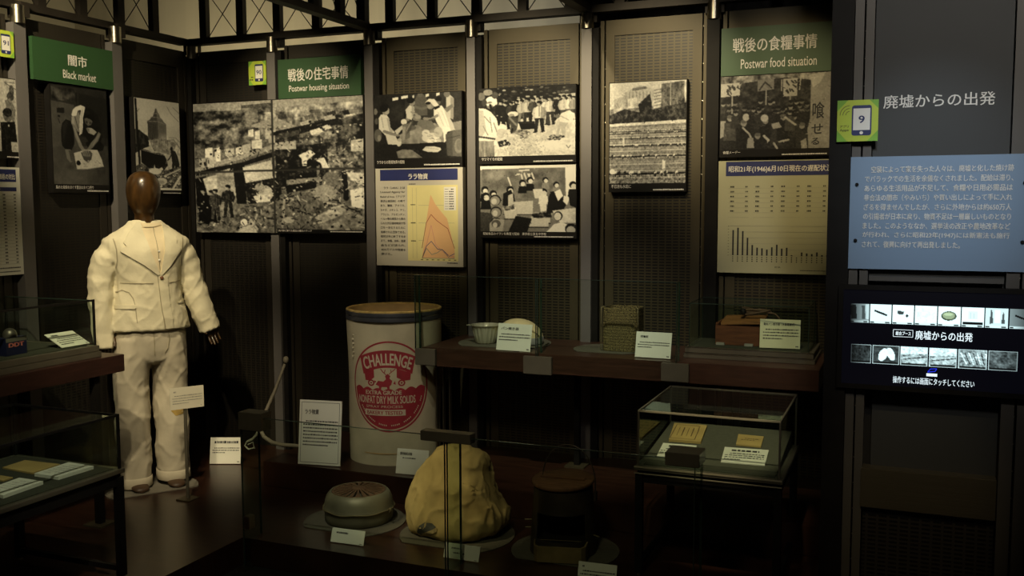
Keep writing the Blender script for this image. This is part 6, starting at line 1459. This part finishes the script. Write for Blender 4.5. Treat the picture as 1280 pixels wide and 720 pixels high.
art('wheel_emblem', wheels, m_red, .0006, .02)
mb = MB()
for k in range(6): a = art_a - .87 - .02 * (k % 2); p_ = DC + Vector((math.cos(a) * (DR + .004), math.sin(a) * (DR + .004), hh - .12 - k * .022)); mb.lathe([(.004, -.004), (.006, 0), (.004, .004)], p_, 8)
obj('side_staple', mb, m_cream_print, drum, smooth=True)

# ---------------------------------------------------------------- exhibits on the raised floor
# round brazier
m_braz = pm('weathered_grey_tin', (.20, .19, .125), .5, .35, var=.25, scale=8, bump=.1, bscale=40); m_rust = pm('rusty_grate', (.15, .085, .045), .7, .2, var=.35, scale=25)
m_wire = pm('dull_wire', (.26, .22, .12), .45, .6)
c, r, zt_ = brz
bc = atz(449, 648, PZ + .006); bc.z = zt_ + .001
R0 = .5 * (aty(488.5, 640, bc.y).x - aty(411, 640, bc.y).x) * .97
t = thing('brazier', 'round tin brazier with a radial slotted grate on a grey mat', 'brazier', bc)
hb = R0 * .86
obj('body', MB().lathe([(R0 * .92, 0), (R0 * .955, .006), (R0 * .975, hb * .22), (R0 * .985, hb * .42), (R0, hb * .46), (R0 * .985, hb * .50), (R0 * .97, hb * .55), (R0 * .955, hb * .72), (R0 * .90, hb * .88), (R0 * .82, hb * .985), (R0 * .785, hb), (R0 * .765, hb * .985), (R0 * .76, hb * .90)], bc, 64), m_braz, t, smooth=True)
mb = MB()
rg = R0 * .755; zg = bc.z + hb * .965
n_ = 22
for k in range(n_):
    a0, a1 = 2 * math.pi * (k + .0) / n_, 2 * math.pi * (k + .58) / n_
    q = [(rg * .22, a0 + (a1 - a0) * .5 - .10), (rg, a0), (rg, a1), (rg * .22, a0 + (a1 - a0) * .5 + .10)]
    lo = [Vector((bc.x + rr * math.cos(a), bc.y + rr * math.sin(a), zg + (.010 if rr < rg * .5 else 0))) for rr, a in q]
    mb.loft([lo, [p + Vector((0, 0, .003)) for p in lo]])
mb.lathe([(rg * .25, .008), (rg * .25, .013), (rg * .1, .016)], (bc.x, bc.y, zg), 20); mb.lathe([(rg * .93, -.001), (rg * 1.0, -.001), (rg * 1.0, .004), (rg * .93, .004)], (bc.x, bc.y, zg), 48, False)
obj('grate', mb, m_rust, t); obj('grate_shade_disc', MB().lathe([(R0 * .74, hb * .80), (R0 * .74, hb * .81)], bc, 40), m_black, t)  # black disc put in for the shade beneath the grate bars
ring = [bc + Vector((R0 * 1.015 * math.cos(2 * math.pi * k / 48), R0 * 1.015 * math.sin(2 * math.pi * k / 48), hb * .46 + .002 * math.sin(k))) for k in range(49)]
obj('wire_band', MB().tube(ring, .0028, 6, False), m_wire, t, smooth=True)
for a in (-.12, math.pi - .1):
    d = Vector((math.cos(a), math.sin(a), 0)); p = bc + d * R0 * 1.01 + Vector((0, 0, hb * .46))
    obj('wire_knot', MB().tube([p, p + d * .012 + Vector((0, 0, .012)), p + d * .020 + Vector((0, 0, .004)), p + d * .010 + Vector((0, 0, -.006)), p + d * .024 + Vector((0, 0, .016))], .0026, 6), m_wire, t, smooth=True)
# cloth sack
m_sack = pm('yellowed_canvas', (.52, .40, .165), .9, var=.22, scale=6, bump=.3, bscale=35)
c, r, zt_ = sck
sb = atz(571, 660, PZ + .006); sb.z = zt_ + .0015
wx = lambda p0, p1: (aty(p1, 640, sb.y).x - aty(p0, 640, sb.y).x) / 2
t = thing('sack', 'lumpy yellowed cloth sack standing behind the glass seam with a torn lower corner', 'sack', sb)
HS = aty(583, 560, sb.y).z - sb.z
mb = MB(); prof = [(0, -2, 40, .17), (.04, 0, 52, .185), (.12, 1, 57.5, .19), (.22, 1, 58, .19), (.32, -1.5, 55, .18), (.45, -4, 49.5, .165), (.6, -3, 44.5, .145), (.75, 0, 39, .12), (.88, 4, 34, .095), (.96, 6, 29, .07), (1.0, 8, 20, .04)]
px_m = wx(560, 580) / 10 
rings = []
for hz_, off, half, ry in prof:
    rings.append(ell_ring((sb.x + off * px_m, sb.y, sb.z + hz_ * HS), half * px_m, ry, 48, 2.4))
mb.loft(rings)
# corner pulled forward with the tear
cl = Vector((aty(530, 665, sb.y - .13).x, sb.y - .10, sb.z + .045))
mb.loft([ell_ring((cl.x + k * .02, cl.y + k * .10, cl.z + .012 * k), .052 * s_, .05 * s_, 24, 2.2) for k, s_ in ((0, 1), (.3, 1.02))])
mb.lathe([(.01, -.042), (.045, -.036), (.058, 0), (.05, .04), (.01, .06)], cl + Vector((0, .03, 0)), 24)
me = fuse(mb, .008, 6, 'cloth'); 
me.update()
for v in me.vertices:
    q = Vector((v.co.x * 13, v.co.y * 13, v.co.z * 7)); k = noise.noise(q) * .009 + noise.noise(q * 2.3) * .006
    rd = (1 - abs(noise.noise(q * 1.3 + Vector((4, 8, 2))))) ** 7; v.co += v.normal * (k + rd * .009)
    if v.co.z < sb.z + .0: v.co.z = sb.z
jb = bmesh.new(); jb.from_mesh(me); sk_tree = BVHTree.FromBMesh(jb); jb.free()
cloth = link_mesh('cloth', me, m_sack, t, smooth=True)
def onsack(p):
    d = ray(p.x * 1000, -p.y * 1000).normalized(); h_ = sk_tree.ray_cast(EYE, d)
    if h_[0] is None: h_ = sk_tree.find_nearest(EYE + d * ((sb.y - .12) / d.y))
    return h_[0], -d
W_ = lambda *L_: [(x / 1000, -y / 1000) for x, y in L_]
wrap_patch('torn_opening', W_((521, 664), (524, 657), (531, 653), (540, 654), (545, 659), (541, 662), (535, 665), (529, 668), (523, 670)), sk_tree, pm('grey_lining', (.10, .105, .095), .9, var=.3, scale=30), cloth, .0015, .001, .003, onsack)
wrap_patch('frayed_edge', W_((521, 672), (526, 668), (533, 665), (541, 662), (546, 660), (545, 665), (538, 669), (531, 674), (524, 677)), sk_tree, pm('frayed_canvas', (.50, .40, .20), .9, var=.35, scale=60, bump=.6, bscale=200), cloth, .0025, .003, .003, onsack)
# pail stove with bail handle
m_stove = pm('sooty_brown_tin', (.055, .043, .030), .5, .4, var=.4, scale=9); m_lid = pm('weathered_brown_wood', (.17, .085, .035), .75, var=.35, scale=7, stretch=(2, 12, 2)); m_tray = pm('ochre_rusty_tin', (.26, .195, .085), .6, .3, var=.4, scale=9)
c, r, zt_ = stv
s0 = atz(704, 686, PZ + .006); s0.z = zt_ + .001
hw = (aty(747, 650, s0.y).x - aty(668, 650, s0.y).x) / 2
zl = aty(708, 607, s0.y).z
t = thing('pail_stove', 'dark pail stove with a wooden lid, wire bail and open fire hole', 'stove', s0)
H_ = zl - s0.z
# shell with a square fire hole: built from wall segments
mb = MB(); n_ = 64; zs_ = [0, .02, H_ * .26, H_ * .30, H_ * .62, H_ * .66, H_ * .9, H_]
rad = lambda z: hw * (1.0 - .12 * z / H_)
cam_a = math.atan2(-s0.y, -s0.x); cam_a -= .10
G = [[[s0 + Vector((math.cos(2 * math.pi * j / n_ + cam_a) * rad(z) * k, math.sin(2 * math.pi * j / n_ + cam_a) * rad(z) * k, z)) for j in range(n_)] for z in zs_] for k in (1., .955)]
V_ = [[[mb.bm.verts.new(p) for p in ring] for ring in lay] for lay in G]
open_ = lambda i, j: 2 <= i <= 4 and (j < 9 or j >= n_ - 9)
for i in range(len(zs_) - 1):
    for j in range(n_):
        k = (j + 1) % n_
        if open_(i, j):
            continue
        mb.bm.faces.new((V_[0][i][j], V_[0][i][k], V_[0][i + 1][k], V_[0][i + 1][j])); mb.bm.faces.new((V_[1][i][j], V_[1][i + 1][j], V_[1][i + 1][k], V_[1][i][k]))
for j in range(n_):
    k = (j + 1) % n_
    mb.bm.faces.new((V_[0][-1][j], V_[0][-1][k], V_[1][-1][k], V_[1][-1][j]))
    if open_(2, j): mb.bm.faces.new((V_[0][2][j], V_[0][2][k], V_[1][2][k], V_[1][2][j])); mb.bm.faces.new((V_[0][5][j], V_[1][5][j], V_[1][5][k], V_[0][5][k]))
for j in (9, n_ - 9):
    for i in (2, 3, 4): mb.bm.faces.new((V_[0][i][j], V_[0][i + 1][j], V_[1][i + 1][j], V_[1][i][j]))
obj('shell', mb, m_stove, t, smooth=True)
obj('hearth', MB().lathe([(hw * .93, .004), (hw * .93, H_ * .24), (.001, H_ * .25)], s0, 40), m_black, t)
fd = Vector((math.cos(cam_a), math.sin(cam_a), 0)); sd = Vector((-fd.y, fd.x, 0))
mb = MB(); tw = hw * .80
q = [(-tw, .0), (tw, .0), (tw * .94, .065), (tw * .80, .085), (-tw * .80, .085), (-tw * .94, .065)]
base_ = [s0 + sd * a + fd * (hw * .62 + b) for a, b in q]
zt2 = H_ * .25
outer = [[p + Vector((0, 0, .002)) + fd * -.006 for p in base_], [p + Vector((0, 0, zt2)) for p in base_], [s0 + sd * a * .94 + fd * (hw * .62 + b * .93) + Vector((0, 0, zt2)) for a, b in q], [s0 + sd * a * .92 + fd * (hw * .62 + b * .88) + Vector((0, 0, zt2 * .5)) for a, b in q]]
mb.loft(outer); obj('ash_tray', mb, m_tray, t)
lz = s0 + Vector((0, 0, H_ + .002)); lr = (aty(745, 600, s0.y).x - aty(671, 600, s0.y).x) / 2
tilt = Matrix.Translation(lz) @ Matrix.Rotation(-.02, 4, 'Y') @ Matrix.Rotation(.05, 4, 'X')
obj('lid', MB().lathe([(lr * .98, .004), (lr, .008), (lr, .017), (lr * .97, .021)], (0, 0, .008), 48)._xf_all(tilt), m_lid, t, smooth=True)
obj('lid_batten', MB().box((-lr * .75, -.014, .029), (lr * .75, .014, .035), .002)._xf_all(tilt), m_lid, t)
top_z = aty(712, 556, s0.y).z; hr_ = (aty(744, 580, s0.y).x - aty(678, 580, s0.y).x) / 2; hx = aty(711, 580, s0.y).x
zt3 = s0.z + H_ - .03
pts = [Vector((hx + hr_ * math.cos(math.pi * k / 24), s0.y, zt3 + .05 + (top_z - zt3 - .05) * math.sin(math.pi * k / 24))) for k in range(25)]
pts = [Vector((pts[0].x, s0.y, zt3))] + pts + [Vector((pts[-1].x, s0.y, zt3))]
obj('bail_handle', MB().tube(pts, .0030, 8), pm('dark_wire', (.10, .085, .065), .5, .6), t, smooth=True)
for s_ in (-1, 1): obj('handle_ear', MB().box((hx + s_ * hr_ - .006, s0.y - .010, zt3 - .02), (hx + s_ * hr_ + .006, s0.y + .010, zt3 + .02), .002), m_stove, t)
for sgn, z in ((-1, H_ * .30), (-1, H_ * .42), (1, H_ * .30)): p = s0 + Vector((sgn * hw * .97, -.01, z)); obj('side_peg', MB().cyl(p, p + Vector((sgn * .028, -.008, -.002)), .003, 8), m_wire, t)
# bent pole
m_pole = pm('pale_worn_wood', (.27, .24, .18), .6, var=.2, scale=10)
yp = 4.08
t = thing('bent_pole', 'pale curved pole with a round knob leaning behind the low glass corner', 'pole', aty(335, 556, yp) * 1)
A_ = [aty(x, y, yp + d) for x, y, d in ((356, 455, .16), (350, 472, .14), (343, 490, .11), (335, 508, .08), (328, 524, .05), (325, 536, .03), (330, 546, .02), (340, 553, .015), (352, 556, .01), (366, 557, .0), (380, 558, -.0))]
obj('shaft', MB().tube(A_, [.0075, .008, .009, .0095, .010, .010, .0105, .0105, .010, .010, .0095], 12), m_pole, t, smooth=True)
k_ = aty(357.5, 449.5, yp + .16); obj('knob', MB().lathe([(.004, -.020), (.012, -.014), (.015, 0), (.012, .013), (.003, .018)], k_, 20), m_pole, t, smooth=True)
S_ = [aty(x, y, yp + .02) for x, y in ((325, 534), (321, 543), (316, 549), (309, 552), (306, 557), (311, 562), (318, 560), (316, 553), (310, 556))]
obj('knotted_strap', MB().tube(S_, [.007, .008, .008, .006, .005, .006, .006, .005, .004], 8), pm('grey_cloth_strap', (.26, .24, .20), .9, var=.2), t, smooth=True)

# ---------------------------------------------------------------- exhibits on the long shelf
m_alu = pm('dull_aluminium', (.58, .56, .43), .32, .35, var=.15, scale=10)
c, r, z0 = pan
p0 = aty(607, 430, 4.40); pc = Vector((p0.x, 4.40, z0 + .001)); pr = (aty(625, 405, 4.40).x - aty(591, 405, 4.40).x) / 2
t = thing('fluted_tin', 'fluted aluminium baking tin with a flared rim on the long shelf', 'baking tin', pc)
ph = aty(607, 408, pc.y - pr).z - pc.z
mb = MB(); n_ = 72; rings = []
for rr, z, fl in ((.60, 0, .0), (.66, .006, .03), (.80, ph * .55, .05), (.88, ph * .85, .05), (.92, ph * .92, .0), (1.0, ph * .97, .0), (1.0, ph, 0), (.90, ph * .97, 0), (.76, ph * .5, .04), (.60, .006, 0)):
    rings.append([pc + Vector((math.cos(2 * math.pi * j / n_), math.sin(2 * math.pi * j / n_), 0)) * pr * rr * (1 + fl * math.cos(j / n_ * 2 * math.pi * 18)) + Vector((0, 0, z)) for j in range(n_)])
obj('bowl', mb.loft(rings), m_alu, t, smooth=True)
mb = MB(); d = Vector((-1, -.15, 0)).normalized(); s = Vector((-d.y, d.x, 0)); q0 = pc + d * pr * .9 + Vector((0, 0, ph * .93))
mb.loft([[q0 - s * .022, q0 + s * .022, q0 + d * .030 + s * .006, q0 + d * .030 - s * .006], [p + Vector((0, 0, .003)) for p in (q0 - s * .022, q0 + s * .022, q0 + d * .030 + s * .006, q0 + d * .030 - s * .006)]]); obj('lip', mb, m_alu, t)
p0 = aty(652, 428, 4.47); hc = Vector((p0.x, 4.46, z0 + .001)); hr = (aty(680.5, 420, 4.46).x - aty(628, 420, 4.46).x) / 2
t = thing('pale_shell', 'pale domed shell with a grey rim standing behind the fluted tin', 'lid', hc)
hz_ = aty(642, 398, 4.46).z - hc.z
mb = MB(); rings = []
for k in range(10):
    a = k / 9 * math.pi / 2; sh_k = -.018 * math.sin(a)
    rings.append([hc + Vector((hr * math.cos(a * .98) * math.cos(2 * math.pi * j / 48) + sh_k, hr * .95 * math.cos(a * .98) * math.sin(2 * math.pi * j / 48), hz_ * .28 + hz_ * .72 * math.sin(a))) for j in range(48)])
obj('dome', mb.loft(rings), pm('pale_yellow_enamel', (.62, .53, .30), .45, var=.08), t, smooth=True)
obj('rim', MB().lathe([(hr * .95, 0), (hr * 1.01, .004), (hr * 1.02, hz_ * .27), (hr * .99, hz_ * .30)], hc, 48, True, 1, .95), pm('grey_enamel', (.24, .24, .23), .5, var=.1), t, smooth=True)
# woven canister
c, r, z0 = can
a, b = aty(752.5, 432, 4.38), aty(797.5, 432, 4.38); wc = Vector(((a.x + b.x) / 2, 4.38 + .06, z0 + .001)); wr = (b.x - a.x) / 2; wh = aty(775, 386, 4.34).z - wc.z
m_straw = bpy.data.materials.new('woven_straw'); m_straw.use_nodes = True; nt = m_straw.node_tree; bs = nt.nodes['Principled BSDF']; bs.inputs['Roughness'].default_value = .85
tc = nt.nodes.new('ShaderNodeTexCoord'); mp = nt.nodes.new('ShaderNodeMapping'); mp.inputs['Scale'].default_value = (95, 95, 240); nz = nt.nodes.new('ShaderNodeTexNoise'); nz.inputs['Scale'].default_value = 1.6; nz.inputs['Detail'].default_value = 4
rp = nt.nodes.new('ShaderNodeValToRGB'); rp.color_ramp.elements[0].position = .40; rp.color_ramp.elements[1].position = .62; rp.color_ramp.elements[0].color = (.028, .021, .007, 1); rp.color_ramp.elements[1].color = (.22, .175, .065, 1)
bp = nt.nodes.new('ShaderNodeBump'); bp.inputs['Strength'].default_value = .8; bp.inputs['Distance'].default_value = .004
for a_, b_ in ((tc.outputs['Object'], mp.inputs['Vector']), (mp.outputs[0], nz.inputs['Vector']), (nz.outputs['Fac'], rp.inputs['Fac']), (rp.outputs[0], bs.inputs['Base Color']), (nz.outputs['Fac'], bp.inputs['Height']), (bp.outputs[0], bs.inputs['Normal'])): nt.links.new(a_, b_)
t = thing('woven_canister', 'square straw textured canister with wire corners on the long shelf', 'canister', wc)
mb = MB(); rings = []
N_ = 30
for k in range(N_ + 1):
    z = wh * k / N_; bl = 1 + .012 * (k % 2) - .02 * (k / N_) ** 2
    rings.append([wc + Vector((p.x, p.y, z)) for p in ell_ring((0, 0, 0), wr * bl, wr * .9 * bl, 60, 5)])
rings += [[wc + Vector((p.x, p.y, z)) for p in ell_ring((0, 0, 0), wr * s_, wr * .9 * s_, 60, 5)] for s_, z in ((.94, wh), (.93, wh * .8), (.9, wh * .75))]
obj('woven_wall', mb.loft(rings), m_straw, t)
for s_ in (-1, 1):
    x = wc.x + s_ * wr * 1.015; y = wc.y - wr * .80
    obj('corner_wire', MB().tube([(x, y, wc.z + .002), (x, y, wc.z + wh * .8), (x - s_ * .001, y, wc.z + wh), (x - s_ * .012, y + .004, wc.z + wh + .006), (x - s_ * .02, y + .012, wc.z + wh - .002)], .0024, 8), m_wire, t, smooth=True)
# wooden bread box with its lid, cord and tags
zf = ZS + .0525
m_box = pm('reddish_brown_wood', (.13, .045, .018), .55, var=.35, scale=6, stretch=(2, 14, 14))
yb0 = 4.43
a, b = aty(894, 425, yb0), aty(953, 429, yb0); bw_, bd = b.x - a.x, .17
zb0, zb1 = zf + .001, aty(925, 406.5, yb0).z
t = thing('bread_box', 'reddish wooden box with a loose tilted lid inside the glass case', 'box', ((a.x + b.x) / 2, yb0 + bd / 2, zb0))
x0, x1, y0, y1 = a.x, b.x, yb0, yb0 + bd; th = .012
obj('front_board', MB().box((x0 + .002, y0, zb0), (x1 - .002, y0 + th, zb1 - .004), .001), m_box, t); obj('back_board', MB().box((x0 + .002, y1 - th, zb0), (x1 - .002, y1, zb1 - .004), .001), m_box, t)
for x in (x0, x1 - th): obj('end_board', MB().box((x, y0 + .002, zb0), (x + th, y1 - .002, zb1 + .006), .001), m_box, t)
obj('bottom_board', MB().box((x0 + th, y0 + th, zb0), (x1 - th, y1 - th, zb0 + .01)), m_box, t)
M_ = Matrix.Translation(Vector(((x0 + x1) / 2 + .01, (y0 + y1) / 2, zb1 + .016))) @ Matrix.Rotation(-.05, 4, 'Y') @ Matrix.Rotation(.10, 4, 'X')
m_lidw = pm('lighter_brown_wood', (.26, .12, .04), .6, var=.3, scale=6, stretch=(2, 14, 14))
obj('lid', MB().box((-bw_ * .44, -bd * .46, -.006), (bw_ * .46, bd * .46, .007), .001)._xf_all(M_), m_lidw, t)
obj('lid_batten', MB().box((-bw_ * .44, -bd * .46, -.0205), (-bw_ * .36, bd * .40, -.006), .001)._xf_all(M_), m_lidw, t)
for px in (900.5, 936): q_ = aty(px, 428.5, yb0 - .012); obj('paper_tag', MB().box((q_.x - .019, yb0 - .022, zb0), (q_.x + .019, yb0 - .006, zb0 + .012), .001), m_greyline, t)
cz = zb1 + .038; cc = aty(945, 394, yb0 + .08)
pts = []
for k in range(60): an = k / 59 * 2 * math.pi * 2.6; pts.append(Vector((cc.x + (.062 + .006 * math.sin(k)) * math.cos(an), yb0 + .09 + .045 * math.sin(an), cz + .012 + .010 * math.sin(an * 1.3) + k * .0002)))
pts += [Vector((cc.x + .085, yb0 + .07, cz + .012)), Vector((cc.x + .105, yb0 + .06, cz - .004)), Vector((cc.x + .11, yb0 + .04, cz - .02))]
obj('power_cord', MB().tube(pts, .0045, 8), pm('brown_cloth_cord', (.10, .06, .035), .8, var=.3, scale=60), t, smooth=True)
pg = Vector((cc.x - .055, yb0 + .06, cz + .016)); obj('plug', MB().lathe([(.010, -.012), (.014, -.004), (.014, .010), (.006, .018)], pg, 16), m_black, t, smooth=True)
for s_ in (-1, 1): obj('plug_pin', MB().box((pg.x + s_ * .006 - .001, pg.y - .002, pg.z + .016), (pg.x + s_ * .006 + .001, pg.y + .002, pg.z + .032)), m_steel, t)
